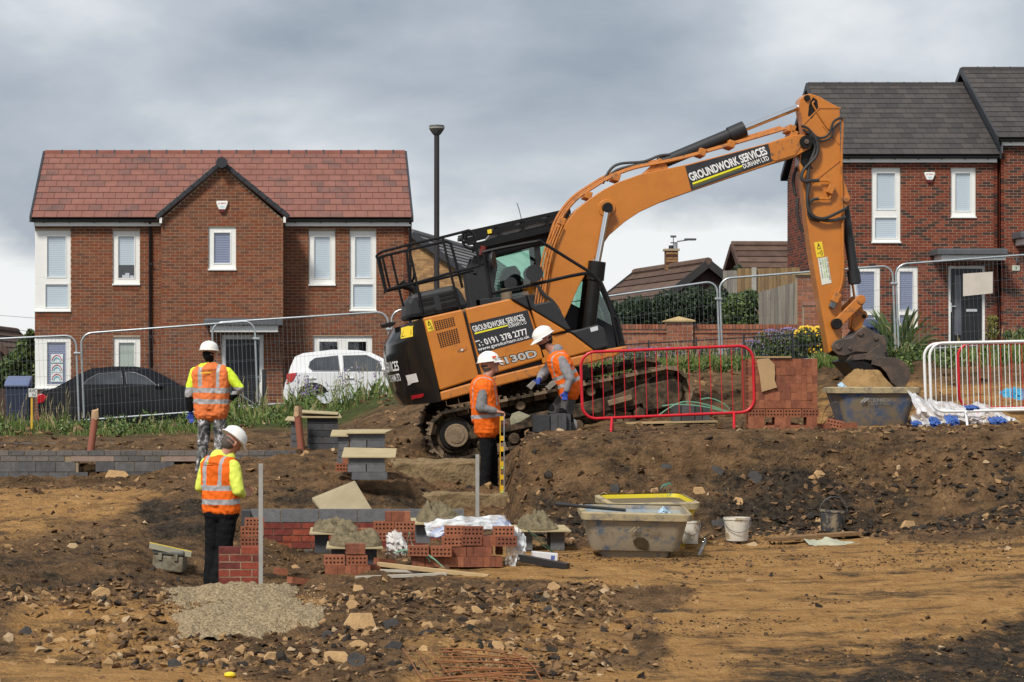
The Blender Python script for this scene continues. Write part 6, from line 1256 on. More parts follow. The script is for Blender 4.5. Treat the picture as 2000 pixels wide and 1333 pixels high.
TIMBER = mat('sawn_timber', (0.42, 0.30, 0.16), 0.8, 0.15, 4.0, 0.1, stretch=(1, 6, 6)); CONC = mat('rough_concrete', (0.23, 0.165, 0.09), 0.95, 0.3, 9.0, 1.0, 26.0, col2=(0.11, 0.075, 0.04), f2=(0.45, 0.7))
def course(parent, x0, x1, y, z0, z1, L, mats, off=0.0, dep=0.1, j=0.01, name='brick', skip=(), proud=0.004):
    x = x0 - off
    while x < x1 - 0.02:
        a, b = max(x, x0), min(x + L, x1)
        if b - a > 0.03 and not any(p < (a + b) / 2 < q for p, q in skip):
            g = M(); t_ = random.uniform(-0.002, 0.003); g.box(a, b, y - proud + t_, y + dep, z0, z1); g.build(name, mats[random.randrange(len(mats))], parent)
        x += L + j
def px_x(x, s): return (x - CX) / s
# front foundation wall
sW = 139.0; yW = F / sW; w1 = thing('block_wall', 'long low grey block foundation wall in front of the clay pipe', 'wall', (px_x(170, sW), yW, -1.35)); zz = lambda y, s: (YH - y) / s
xa, xb = px_x(-70, sW), px_x(600, sW); g = M(); gaps = [(px_x(153, sW), px_x(203, sW)), (px_x(337, sW), px_x(400, sW))]
g.box(xa, gaps[0][0], yW + 0.008, yW + 0.2, -1.5, zz(901, sW)); g.box(gaps[0][1], gaps[1][0], yW + 0.008, yW + 0.2, -1.5, zz(901, sW)); g.box(gaps[1][1], xb, yW + 0.008, yW + 0.2, -1.5, zz(901, sW)); g.box(xa, xb, yW + 0.0081, yW + 0.2, zz(901, sW) + 0.0005, zz(881.8, sW)); 
for q, nm in (((xa, gaps[0][0]), 0),): pass
g.build('mortar_bed', GROUT, w1)
course(w1, xa, xb, yW, zz(890.2, sW), zz(881, sW), 0.215, CBR, 0.05, 0.2)
lt = [(px_x(139, sW), px_x(222, sW)), (px_x(322, sW), px_x(392, sW))]
course(w1, xa, xb, yW, zz(901, sW), zz(891.5, sW), 0.215, CBR, 0.16, 0.2, skip=lt)
for a, b in lt: g = M(); g.box(a, b, yW - 0.008, yW + 0.2, zz(901.5, sW), zz(891.5, sW)); g.build('lintel', mat('pale_lintel', (0.27, 0.20, 0.165), 0.9, 0.15, 8.0, 0.3), w1)
course(w1, xa, xb, yW, zz(921.5, sW), zz(902.5, sW), 0.268, WBL, 0.1, 0.2, name='block', skip=gaps); course(w1, xa, xb, yW, -1.5, zz(923, sW), 0.268, WBL, 0.2, 0.2, name='block', skip=gaps)
# second foundation wall
s2_ = 121.0; y2_ = F / s2_; w2 = thing('block_wall', 'further low grey foundation wall running behind the front one', 'wall', (px_x(250, s2_), y2_, -1.1)); xa, xb = px_x(-70, s2_), px_x(590, s2_); zt = zz(865, s2_)
g = M(); g.box(xa, xb, y2_ + 0.008, y2_ + 0.2, -1.3, zt - 0.005); g.build('mortar_bed', GROUT, w2)
for r_ in range(3): course(w2, xa, xb, y2_, zt - 0.066 - r_ * 0.075, zt - r_ * 0.075, 0.215, CBR, 0.11 * (r_ % 2), 0.2)
# trench wall: blocks over brick courses
sT = 167.0; yT = F / sT; w3 = thing('block_wall', 'new trench wall of grey blocks over red brick courses', 'wall', (px_x(690, sT), yT, -2.1)); xa, xb = px_x(515, sT), px_x(906, sT); zt = zz(995, sT)
g = M(); g.box(px_x(490, sT), xb, yT + 0.008, yT + 0.1, -2.1, zt - 0.003); g.build('mortar_bed', GROUT, w3)
course(w3, px_x(490, sT), xb, yT, zt - 0.15, zt, 0.44, BLK, 0.1, 0.1, name='block')
for r_ in range(4): course(w3, xa, px_x(860, sT), yT, zt - 0.16 - 0.066 - r_ * 0.076, zt - 0.16 - r_ * 0.076, 0.215, WALLB, 0.11 * (r_ % 2), 0.1)
course(w3, xa, px_x(860, sT), yT, zt - 0.62, zt - 0.475, 0.44, BLK, 0.2, 0.1, name='block')
for q in ((472, 489, 998, 1029), (472, 489, 1031, 1041)): g = M(); g.box(px_x(q[0], sT), px_x(q[1], sT), yT - 0.05, yT + 0.4, zz(q[3], sT), zz(q[2], sT)); g.build('return_block', BLKD[0], w3)
g = M(); g.box(px_x(470, sT), px_x(512, sT), yT - 0.02, yT + 0.3, -2.1, zz(1042, sT)); g.build('wall_base', WALLB[1], w3)
# brick pier in front
s5 = 195.0; y5 = F / s5; pr_ = thing('brick_pier', 'small new red brick pier rising from the pale concrete footing', 'pier', (px_x(466, s5), y5 + 0.1, zz(1157, s5))); xa, xb = px_x(427, s5), px_x(505, s5); zb = zz(1158, s5)
g = M(); g.box(xa + 0.004, xb - 0.004, y5 + 0.006, y5 + 0.21, zb - 0.1, zb + 0.44); g.build('mortar_bed', GROUT, pr_)
for r_ in range(6): course(pr_, xa, xb, y5, zb + r_ * 0.0755 + 0.01, zb + (r_ + 1) * 0.0755, 0.215 if True else 0, WALLB, 0.1125 * (r_ % 2 == 0), 0.2, proud=-0.003)
# ---- loose bricks
def brickmesh(mi, holes=True):
    g = M(); L, W_, H = 0.1075, 0.05125, 0.0325; g.box(-L, L, -W_, W_, -H, H, 0)
    if holes:
        for i in range(5):
            for j in (-1, 1):
                c = Vector(((i - 2) * 0.039, j * 0.021, 0))
                for sg in (-1, 1):
                    n = 7; g.add([c + Vector((0.0115 * math.cos(6.283 * k / n), 0.0115 * math.sin(6.283 * k / n) * sg, sg * (H + 0.0006))) for k in range(n)], [tuple(range(n))], 1)
    return g.mesh('brick', [SITEB[mi], mat('hole_dark', (0.018, 0.008, 0.006), 0.9)])
LB = [brickmesh(i) for i in range(4)]
ROT = {'end': (R(90), R(0), R(90)), 'bed': (R(90), 0, 0), 'flat': (0, 0, 0), 'flatend': (0, 0, R(90))}
DIM = {'end': (0.065, 0.215, 0.1025), 'bed': (0.215, 0.065, 0.1025), 'flat': (0.215, 0.1025, 0.065), 'flatend': (0.1025, 0.215, 0.065)}
def loose(px, pybot, s, mode, label, group, dy=0.0, yaw=0.0, tilt=0.0):
    """A loose brick: px is its centre, pybot its lower edge in the photo."""
    w_, d_, h_ = DIM[mode]; p = P(px, pybot, s); o = inst('brick', LB[random.randrange(4)], (p.x, p.y + d_ / 2 + dy, p.z + h_ / 2), None)
    o.rotation_euler = (Matrix.Rotation(R(yaw + random.uniform(-2.5, 2.5)), 3, 'Z') @ Matrix.Rotation(R(tilt), 3, 'Y') @ Vector((0, 0, 0)).to_track_quat('Z', 'Y').to_matrix() if False else (Matrix.Rotation(R(yaw + random.uniform(-2.5, 2.5)), 3, 'Z') @ Matrix.Rotation(R(tilt), 3, 'Y') @ Matrix(([1, 0, 0], [0, 1, 0], [0, 0, 1])) @ __import__('mathutils').Euler(ROT[mode]).to_matrix())).to_euler()
    return tag(o, label, 'brick', group)
la, ga_ = 'loose perforated red brick in the small stack beside the battens', 'small stack of loose bricks'
for i in range(7): loose(641 + i * 12.6, 1125, 192, 'end', la, ga_)
for i in range(5): loose(726 + 0, 1125 - 0, 189, 'end', la, ga_, 0.05 + 0.07 * i) if i == 0 else None
for x in (653, 697):
    for k in range(3): loose(x, 1105, 192, 'bed', la, ga_, 0.005 + 0.068 * k)
for i in range(3): loose(682 + i * 12.8, 1083, 192, 'end', la, ga_)
lb_, gb_ = 'loose perforated red brick stacked between the mortar boards', 'bricks between the mortar boards'
for x in (750, 791):
    for k in range(2): loose(x, 1038, 185, 'bed', lb_, gb_, 0.07 * k); loose(x, 1057, 185, 'bed', lb_, gb_, 0.07 * k)
for i in range(4): loose(759 + i * 12.4, 1019, 185, 'end', lb_, gb_)
for i in range(6): loose(672 + i * 13, 1052, 183, 'end', lb_, gb_)
lc, gc = 'red brick showing its holes in the broken pack under plastic', 'broken brick pack'
l1_, l2_, l3_ = 'end-on red brick in the bottom course of the broken pack', 'end-on red brick in the second course of the broken pack', 'end-on red brick near the top of the broken pack'
for i in range(14): loose(811 + i * 12.6, 1108, 190, 'end', l1_, gc)
for i in range(12): loose(818 + i * 12.5, 1088, 190, 'end', l2_, gc, 0.03)
for k in range(3): loose(818, 1086, 190, 'bed', lc, gc, -0.06 + 0.07 * k, -12); loose(862, 1087, 190, 'bed', lc, gc, -0.07 + 0.07 * k, -8)
for i in range(6): loose(880 + i * 20, 1087, 190, 'end', l2_, gc, 0.26)
for x, yb in ((885, 1068), (921, 1066), (990, 1068)):
    for k in range(3): loose(x, yb, 190, 'bed', lc, gc, 0.02 + 0.07 * k)
for i in range(5): loose(940 + i * 12.6, 1068, 190, 'end', l3_, gc, 0.05)
for x, yb in ((890, 1048), (925, 1049), (985, 1049)):
    for k in range(2): loose(x, yb, 190, 'bed', lc, gc, 0.06 + 0.07 * k)
ld, gd = 'perforated red brick set on end behind the new brick pier', 'bricks behind the pier'
for x, yb in ((488, 1068), (489, 1047), (497, 1030)): loose(x, yb, 178, 'bed', ld, gd, 0.0)
loose(478, 1051, 176, 'end', ld, gd)
for x, y, s, m_, yw, l_ in ((733, 1117, 190, 'flat', 20, 'single red brick tipped beside the small brick stack'), (752, 1105, 189, 'flat', 30, 'single red brick propping the timber batten'), (485, 1148, 196, 'flat', 40, None), (548, 1124, 190, 'flatend', 10, 'half-buried red brick in the trench floor'), (583, 1142, 194, 'flat', 35, 'broken red brick lying on the trench edge')):
    if l_: loose(x, y, s, m_, l_, 'stray bricks', 0, yw, 8)
for x, y, m_, yw, l_ in ((1512, 838, 'flat', 5, 'fallen brick leaning at the foot of the strapped pack'), (1545, 836, 'flat', -25, 'fallen brick tilted at the foot of the strapped pack'), (1604, 838, 'flat', 5, 'brick lying flat between pack and blue tub'), (1628, 836, 'bed', -10, 'perforated brick leaning by the blue tub'), (1654, 836, 'flat', 12, 'brick lying against the blue tub base')): loose(x, y, 156, m_, l_, 'bricks fallen from the pack', -0.1, yw, 12 if 'tilt' in l_ or 'lean' in l_ else 0)
# strapped pack on the bank
bp_ = thing('brick_pack', 'tall strapped pack of new red bricks on the bank', 'brick pack', (px_x(1530, 157), F / 157 + 0.3, zz(840, 157))); s6 = 157.0; y6 = F / s6
ends = {}
def pack_brick(px, pyb, mode, dy): 
    w_, d_, h_ = DIM[mode]; p = P(px, pyb, s6); o = inst('brick', LB[random.randrange(4)], (p.x, p.y + d_ / 2 + dy, p.z + h_ / 2), bp_, ROT[mode])
for r_ in range(6):
    for i in range(13): pack_brick(1467 + i * 10.35, 798 - r_ * 16.2, 'end', random.uniform(-.004, .004))
    for k in range(1, 3): pack_brick(1467 + 12 * 10.35, 798 - r_ * 16.2, 'end', 0.22 * k)
for k in range(3):
    for i in (0, 1, 2, 3): pack_brick(1478 + i * 35, 815, 'bed', 0.07 * k)
for i in (0, 1, 2, 5, 6, 7, 11, 12): pack_brick(1467 + i * 10.35, 831, 'end', 0.0)
for i in range(13): pack_brick(1466 + i * 10.4, 847, 'end', 0.0)
g = M(); a, b = P(1463, 799, s6), P(1596, 702, s6); g.box(a.x + 0.01, b.x - 0.02, y6 + 0.22, y6 + 0.66, a.z, b.z - 0.01); g.build('pack_core', SITEB[1], bp_)
CARD = mat('cardboard', (0.40, 0.265, 0.14), 0.85, 0.12, 4.0, 0.2); cd = M(); rd = random.Random(3); pts = [(1480, 702), (1500, 700), (1512, 712), (1513, 730), (1512, 742), (1517, 757), (1487, 766), (1483, 735), (1477, 705)]
cd.prism(pp(pts, s6), y6 - 0.03, y6 - 0.022); cd.box(px_x(1478, s6), px_x(1545, s6), y6 - 0.03, y6 + 0.3, zz(700, s6) + 0.005, zz(698, s6) + 0.01); tag(cd.build('cardboard_sheet', CARD, None, fix=True, loc=P(1490, 702, s6)), 'torn brown cardboard hanging over the strapped brick pack', 'cardboard')
# ---- block stacks with boards
def blkthing(x0, x1, y0, y1, s, dep, m, label, group, dy=0.0):
    a, b = P(x0, y0, s), P(x1, y1, s); g = M(); g.box(a.x + 0.002, b.x - 0.002, a.y + dy, a.y + dy + dep, b.z + 0.001, a.z - 0.001); return tag(g.build('concrete_block', m, None, bevel=0.004, loc=((a.x + b.x) / 2, a.y + dy, b.z)), label, 'block', group)
def board(label, quad, s, dys, m=PLY, th=0.014, group='spot boards on block stacks'):
    """A board from four corners in the photo with depth offsets."""
    g = M(); c = [P(x, y, s, d) for (x, y), d in zip(quad, dys)]
    g.prismq(c, Vector((0, 0, -th))); return tag(g.build('board', m, None, fix=True, loc=c[0]), label, 'board', group)
lab, gr_ = 'grey concrete block in the front board-topped stack', 'front block stack'
for q, cn in (((687, 757, 923, 938), 'bottom course of the'), ((680, 715, 907.5, 923), 'paired middle course of the'), ((716, 753, 907.5, 923), 'paired middle course of the'), ((683, 752, 892, 907.5), 'top course of the')): blkthing(*q, 160, 0.44, BLK[random.randrange(3)], lab.replace('the', cn, 1), gr_)
board('pale spot board on the front block stack', [(667, 892), (772, 892.5), (778, 878), (674, 876)], 160, (-0.05, -0.05, 0.5, 0.5))
lab, gr_ = 'grey concrete block in the middle board-topped stack', 'middle block stack'
for q in ((681, 752, 846, 860), (683, 716, 860.5, 875), (717, 752, 860.5, 875), (681, 752, 875.5, 890), (660, 681, 853, 866), (661, 680, 866.5, 880), (660, 680, 880.5, 894), (659, 679, 894.5, 908)):
    cn = ('narrow side column of the' if q[1] < 682 else ('top course of the' if q[2] == 846 else ('paired second course of the' if q[2] < 870 else 'third course of the')))
    blkthing(*q, 156, 0.44, BLK[random.randrange(3)], lab.replace('the', cn, 1), gr_)
board('spot board on the middle block stack, its left half tilted', [(645, 851), (680, 851), (682, 841), (650, 841)], 156, (-0.05, -0.05, 0.45, 0.45)); board('flat longer spot board on the middle block stack', [(676, 845.5), (752, 845), (770, 840), (682, 840)], 156, (-0.05, -0.05, 0.5, 0.5))
lab, gr_ = 'dark concrete block in the rear stack beside the clay pipe', 'rear block stack'
for r_, yb in enumerate((828, 841, 854, 867, 880)):
    xs = ((600, 660),) if r_ == 0 else (((600, 630), (631, 661)) if r_ % 2 else ((601, 661),))
    for a, b in xs: blkthing(a, b, yb - 12.5, yb, 136, 0.44, BLKD[random.randrange(3)], lab.replace('the', ['top course of the', 'second course of the', 'third course of the', 'fourth course of the', 'bottom course of the'][r_], 1), gr_)
for yb in (834, 848, 862, 876): blkthing(568, 583, yb - 13, yb, 134, 0.44, BLK[2], 'grey block in the narrow column touching the clay pipe', gr_)
board('split spot board on the rear block stack', [(583, 814.5), (667, 815), (664, 808), (585, 805)], 136, (-0.05, -0.05, 0.4, 0.4)); board('second thin board lying across the rear block stack', [(586, 805), (660, 809), (662, 805.5), (588, 801)], 136, (0, 0, 0.35, 0.35)); board('small board on the narrow column beside the clay pipe', [(556, 820), (583, 822), (583, 815), (562, 814)], 134, (-0.05, -0.05, 0.4, 0.4))
for x0, x1, y0, y1 in ((667, 683, 894, 907), (664, 681, 907.5, 922)): loose((x0 + x1) / 2, y1, 157, 'end' if y0 < 900 else 'bed', 'red brick tucked behind the front block stack', 'bricks by the front block stack', 0.1)
lab, gr_ = 'grey block in the heap in front of the bending worker', 'blocks beside the bending worker'
for q, d in (((1043, 1075, 811, 845), .05), ((1076, 1090, 809, 843), 0), ((1090, 1106, 808, 842), -.04), ((1106, 1116, 810, 843), .04), ((1046, 1118, 842, 857), .08)): blkthing(*q, 152, 0.215, BLKD[random.randrange(3)], lab, gr_, d)
lab, gr_ = 'dark grey block in the small pile on the pallet', 'blocks on the pallet'
for i, (a, b) in enumerate(((1315, 1330), (1331, 1357), (1358, 1372), (1372.5, 1387))): blkthing(a, b, 791, 807, 148, 0.3, BLKD[i % 3], lab, gr_); blkthing(a, b, 808, 825, 148, 0.3, BLKD[(i + 1) % 3], lab, gr_)
lab, gr_ = 'grey block in the column standing behind the white barriers', 'block column by the white barriers'
for r_ in range(5): blkthing(1976, 2036, 694 + r_ * 20, 713 + r_ * 20, 138, 0.3, BLK[r_ % 3], lab, gr_)
board('grey square slab leaning behind the trench wall', [(628, 997), (727, 996), (694, 941), (610, 975)], 164, (0.0, 0.0, 0.35, 0.35), mat('grey_slab', (0.30, 0.25, 0.16), 0.85, 0.12, 5.0, 0.1), 0.03, None)
# pallet
pl = thing('pallet', 'wooden pallet on brown feet under the dark blocks', 'pallet', P(1310, 842, 149)); g = M(); a, b = P(1225, 826, 149), P(1402, 822, 149); g.prismq([a, b, b + Vector((0, .8, 0)), a + Vector((0, .8, 0))], (0, 0, -0.022)); g.build('deck', TIMBER, pl, fix=True)
for x in (1238, 1310, 1385):
    for dy in (0, .65): a = P(x, 828, 149, dy); g = M(); g.box(a.x - .08, a.x + .08, a.y, a.y + .1, a.z - .115, a.z - .003); g.build('pallet_block', PLYE, pl)
g = M(); a, b = P(1225, 844, 149), P(1402, 840, 149); g.bar(a, b, .1, .02); g.build('skid', TIMBER, pl)
# ---- clay pipes
def pipe(label, x0, y0, x1, y1, s, r_, top=True):
    o = thing('drain_pipe', label, 'pipe', P(x0, y0, s)); a, b = P(x0, y0 + 6, s), P(x1, y1, s); g = M(); g.cyl(a, b, r_, n=16); g.build('pipe', mat('terracotta_plastic', (0.26, 0.085, 0.05), 0.5, 0.12, 5.0), o, smooth=40)
    g = M(); rd = random.Random(x0); n = 10
    vs = [b + Vector((math.cos(6.283 * k / n) * r_ * 1.15, math.sin(6.283 * k / n) * r_ * 1.15, -0.05 + rd.uniform(-.02, .02))) for k in range(n)] + [b + Vector((math.cos(6.283 * k / n) * r_ * rd.uniform(.5, 1.5), math.sin(6.283 * k / n) * r_, 0.05 + rd.uniform(0, .06))) for k in range(n)] + [b + Vector((0.02, 0, .09))]
    g.add(vs, [(k, (k + 1) % n, (k + 1) % n + n, k + n) for k in range(n)] + [(k + n, (k + 1) % n + n, 2 * n) for k in range(n)]); g.build('taped_end', mat('brown_tape', (0.40, 0.26, 0.14), 0.6, 0.3, 8.0), o, smooth=40)
pipe('leaning terracotta drain pipe with taped end behind the foundation wall', 176, 884, 186, 812, 137, 0.052); pipe('upright terracotta drain pipe with torn taped end beside the rear block stack', 589, 878, 581, 806, 137, 0.052)
# ---- setting-out posts
for x, y0, y1, s, l_ in ((509.5, 906, 1157, 195, 'tall grey profile post standing against the brick pier'), (932, 888, 1012, 166, 'grey profile post in front of the worker with the level')):
    a, b = P(x, y1, s), P(x, y0, s); g = M(); g.box(a.x - .022, a.x + .022, a.y - .05, a.y - .01, a.z - .1, b.z); tag(g.build('profile_post', mat('galv_post', (0.30, 0.29, 0.27), 0.6, 0.15, 6.0), None, bevel=.003, loc=a), l_, 'post')
# ---- concrete footings
def rough_block(label, quad, h, seed):
    bm = bmesh.new(); lo = [q - Vector((0, 0, h)) for q in quad]; v = [bm.verts.new(p) for p in quad + lo]
    for f in ((0, 1, 2, 3), (7, 6, 5, 4), (0, 4, 5, 1), (1, 5, 6, 2), (2, 6, 7, 3), (3, 7, 4, 0)): bm.faces.new([v[k] for k in f])
    bmesh.ops.recalc_face_normals(bm, faces=bm.faces); bmesh.ops.subdivide_edges(bm, edges=bm.edges, cuts=26, use_grid_fill=True); c = sum(quad, Vector()) / 4
    for w_ in bm.verts:
        n = Vector((mn_(w_.co * 1.7, seed), mn_(w_.co * 1.7 + Vector((9, 0, 0)), seed), mn_(w_.co * 1.7 + Vector((0, 9, 0)), seed))) * .035 + Vector((mn_(w_.co * 7, seed), mn_(w_.co * 7 + Vector((5, 0, 0)), seed), mn_(w_.co * 7 + Vector((0, 5, 0)), seed))) * .03; w_.co += n - c + c * 0
    for w_ in bm.verts: w_.co -= Vector((0, 0, 0))
    me = bpy.data.meshes.new('concrete_footing'); bm.to_mesh(me); bm.free(); me.materials.append(CONC); me.polygons.foreach_set('use_smooth', [True] * len(me.polygons)); o = bpy.data.objects.new('concrete_footing', me); COL.objects.link(o); o.location = c; LOC[o.name] = c; return tag(o, label, 'footing')
from mathutils import noise as mn_m
def mn_(p, sd): return mn_m.noise(p + Vector((sd, sd * 2, 0)))
rough_block('upper step of the rough concrete footing beneath the track', [P(770, 905, 151), P(938, 903, 151), P(938, 901, 151, 1.0), P(770, 903, 151, 1.0)], 0.5, 3)
rough_block('lower concrete ledge the worker with the level stands on', [P(796, 966, 157), P(1040, 966, 157), P(1040, 963, 157, 1.3), P(796, 963, 157, 1.3)], 0.6, 5)
# pale aggregate footing under the pier
rd = random.Random(2); g = M(); nx, ny = 90, 60; CX0, CX1 = 312, 652; vs = []; base = np.zeros((ny + 1, nx + 1)); xs = np.zeros_like(base); ys = np.zeros_like(base)
for j in range(ny + 1):
    for i in range(nx + 1):
        Y = 24.6 + (27.35 - 24.6) * j / ny; ed = 0.5 - abs(i / nx - 0.5); ys[j, i] = Y; xs[j, i] = px_x(CX0 + (CX1 - CX0) * i / nx, F / Y)
gzv = ground_z(xs, ys, False); e0 = np.clip(np.minimum.reduce([np.broadcast_to(np.linspace(0, 1, nx + 1), base.shape), 1 - np.broadcast_to(np.linspace(0, 1, nx + 1), base.shape)]) * 3.6 + 0.12 + 0.8 * fbm(xs, ys, 1.6, 3, 5), 0, 1) * np.clip(np.broadcast_to(np.linspace(0, 1, ny + 1)[:, None], base.shape) * 3.6 + 0.12 + 0.9 * fbm(xs, ys, 1.6, 3, 7), 0, 1)
e0 = e0 * np.clip((27.35 - ys) * 4, 0, 1); zv = gzv - 0.13 + 0.22 * e0 + 0.045 * np.abs(fbm(xs, ys, 9, 3, 15)) * 1.5 + 0.02 * fbm(xs, ys, 22, 2, 16)
g.add([(xs[j, i], ys[j, i], zv[j, i]) for j in range(ny + 1) for i in range(nx + 1)], [(j * (nx + 1) + i, j * (nx + 1) + i + 1, (j + 1) * (nx + 1) + i + 1, (j + 1) * (nx + 1) + i) for j in range(ny) for i in range(nx)])
tag(g.build('concrete_footing', mat('pebbly_concrete', (0.13, 0.09, 0.05), 0.95, 0.3, 38.0, 1.0, 70.0, col2=(0.44, 0.345, 0.215), f2=(0.36, 0.66)), None, smooth=180, loc=(0, 26.5, -2.1)), 'pale pebbly concrete footing spread below the brick pier', 'footing')
# ---- mortar heaps on boards
MORT = mat('wet_mortar', (0.19, 0.155, 0.095), 0.9, 0.25, 12.0, 1.0, 30.0, col2=(0.10, 0.082, 0.05), f2=(0.42, 0.68))
def mound(name, label, cat, px, pyb, s, wpx, hpx, dep, m, seed, rough=0.3, pw=0.8):
    c = P(px, pyb, s); g = M(); n, k = 26, 80; w_ = wpx / s / 2; h_ = hpx / s
    r_ = np.linspace(0.0, 1, n + 1); a_ = np.linspace(0, 2 * np.pi, k, endpoint=False); RR_, AA = np.meshgrid(r_, a_, indexing='ij'); X = RR_ * np.cos(AA) * w_; Y = RR_ * np.sin(AA) * dep / 2
    Z = h_ * (1 - RR_ ** 1.6) ** pw * (1 + rough * 2.2 * fbm(X, Y, 5, 3, seed)) + h_ * rough * 0.8 * (fbm(X, Y, 16, 3, seed + 3) + .5 * np.abs(fbm(X, Y, 34, 2, seed + 4))) * (1 - RR_ ** 6); X = X * (1 + 0.25 * fbm(np.cos(AA) * 1.5, np.sin(AA) * 1.5, 1, 2, seed + 5))
    Z[-1] = -0.01; vs = [(c.x + X[i, j], c.y + dep / 2 + Y[i, j], c.z + Z[i, j]) for i in range(n + 1) for j in range(k)]
    g.add(vs, [(i * k + j, (i + 1) * k + j, (i + 1) * k + (j + 1) % k, i * k + (j + 1) % k) for i in range(n) for j in range(k)])
    return tag(g.build(name, m, None, smooth=60, fix=False, loc=c), label, cat)
for i, (x0, x1, yb, xm, wm, hm, s) in enumerate(((604, 705, 1042, 658, 100, 21, 184), (637, 748, 1070, 694, 106, 22, 188), (803, 910, 1023, 858, 92, 27, 178), (1003, 1116, 1037, 1056, 82, 27, 180))):
    nm = ['beside the trench wall', 'in front of the brick stacks', 'beside the grey profile post', 'beside the grey tub'][i]
    board(f'spot board carrying mortar {nm}', [(x0, yb), (x1, yb), (x1 - 3, yb - 6), (x0 + 4, yb - 6)], s, (0, 0, 0.6, 0.6)); mound('mortar_heap', f'heap of grey-brown mortar on the board {nm}', 'mortar', xm, yb - 3, s, wm, hm, 0.55, MORT, 70 + i, 0.7, 0.5)
    for xx in (x0 + 25, x1 - 25): blkthing(xx - 14, xx + 14, yb + 3, yb + 40, s, 0.44, BLKD[1] if i < 2 else BLK[0], f'upright grey block under the mortar board {nm}', f'supports of the mortar board {nm}', 0.1)
# ---- tubs
def tub(label, x0, x1, yt, yb, s, m, mr, dep=0.85, word=None, plinth=True, wcol=None, fill=None, tilt_=(0, 0, 0)):
    a, b = P(x0, yt, s), P(x1, yb, s); w_ = (b.x - a.x) / 2; cx = (a.x + b.x) / 2; cy = a.y + dep / 2; H = a.z - b.z; o = thing('mixing_tub', label, 'tub', (cx, cy, b.z))
    def ring(k, kd, z, r_): return [(cx + p, cy + q, z) for p, q in rrect(-w_ * k, w_ * k, -dep / 2 * kd, dep / 2 * kd, r_, 5)]
    prof = [(0.60, 0.62, b.z, .05), (0.62, 0.64, b.z + H * .20, .05), (0.80, 0.76, b.z + H * .21, .10), (0.84, 0.82, b.z + H * .35, .12), (0.93, 0.92, a.z - .10, .12), (0.94, 0.93, a.z - .075, .12), (1.0, 1.0, a.z - .07, .10), (1.0, 1.0, a.z, .10), (0.93, 0.92, a.z + .002, .10), (0.90, 0.89, a.z - .05, .10), (0.85, 0.84, a.z - .17, .1)]
    if not plinth: prof = [(0.70, 0.70, b.z, .08), (0.72, 0.72, b.z + .02, .1)] + [(0.82, 0.82, b.z + H * .4, .12)] + prof[4:]
    g = M(); rings = [ring(*p) for p in prof]; n = len(rings[0])
    g.add([p for r_ in rings for p in r_], [(i * n + j, i * n + (j + 1) % n, (i + 1) * n + (j + 1) % n, (i + 1) * n + j) for i in range(len(rings) - 1) for j in range(n)] + [tuple(range((len(rings) - 1) * n, len(rings) * n)), tuple(range(n - 1, -1, -1))]); g.build('shell', m, o, smooth=45)
    g = M(); rm = [ring(1.012, 1.012, a.z - .068, .1), ring(1.015, 1.015, a.z - .002, .1), ring(0.925, 0.915, a.z + .012, .1)]
    g.add([p for r_ in rm for p in r_], [(i * n + j, i * n + (j + 1) % n, (i + 1) * n + (j + 1) % n, (i + 1) * n + j) for i in range(2) for j in range(n)]); g.build('rim', mr, o, smooth=45)
    if word:
        yq = lambda f: cy - dep / 2 * (0.80 + 0.13 * f) - .012
        c0 = P(word[0], word[1], s); wd = word[2] / s; hh = word[3] / s
        text('lettering', 'CEMEX', (c0.x, cy - dep / 2 * .915 - .012, c0.z), (wd, 0, 0), (0, -0.02, hh), wcol, o, 0.01)
        text('lettering', 'MORTARS', (c0.x + wd * .05, cy - dep / 2 * .885 - .012, c0.z - hh * .75), (wd * .9, 0, 0), (0, -0.01, hh * .5), wcol, o, 0.0)
        g = M()
        for k in (0, 1): p = Vector((c0.x - wd * .28 + k * .04, cy - dep / 2 * .915 - .014, c0.z)); g.bar(p, p + Vector((.06, -0.01, hh * 1.1)), .004, .012)
        g.build('logo_slashes', wcol, o)
    if fill: g = M(); g.add(ring(0.9, 0.9, a.z - .04, .1), [tuple(range(n))]); g.build('contents', fill, o)
    o.rotation_euler = tilt_; return o
TUBG = mat('dirty_grey_tub', (0.29, 0.245, 0.175), 0.75, 0.2, 7.0, 0.15, 30.0, col2=(0.11, 0.14, 0.19), f2=(0.52, 0.64), dirt=((0.10, 0.075, 0.045), 0.56, 0.72, 6.0)); TUBB = mat('dirty_blue_tub', (0.035, 0.085, 0.19), 0.6, 0.3, 4.0, 0.1, 30.0, col2=(0.19, 0.155, 0.105), f2=(0.40, 0.58)); TUBY = mat('yellow_tub', (0.58, 0.46, 0.012), 0.5, 0.15, 6.0, col2=(0.40, 0.32, 0.10), f2=(0.58, 0.75)); RIMG = mat('caked_rim', (0.36, 0.29, 0.17), 0.9, 0.2, 7.0, 0.4, col2=(0.14, 0.13, 0.12), f2=(0.5, 0.68)); WATER = mat('milky_water', (0.30, 0.38, 0.42), 0.1, 0.15, 6.0)
tub('yellow mixing tub behind the grey one', 1186, 1364, 978, 1072, 180, TUBY, RIMG, 1.0, None, False, None, mat('mortar_dark', (0.14, 0.11, 0.07), 0.9), (R(4), R(-1), R(4)))
tub('dirty grey-blue mixing tub full of water on the sand', 1141, 1354, 999, 1093, 187, TUBG, RIMG, 0.95, (1246, 1034, 46, 9), True, mat('moulded_grey', (0.30, 0.24, 0.155), 0.7), WATER, (R(3.5), R(1), R(-3)))
tub('blue mixing tub heaped with sand under the bucket', 1632, 1800, 758, 836, 150, TUBB, RIMG, 0.9, (1695, 786, 47, 7.5), False, mat('moulded_pale', (0.33, 0.34, 0.33), 0.6))
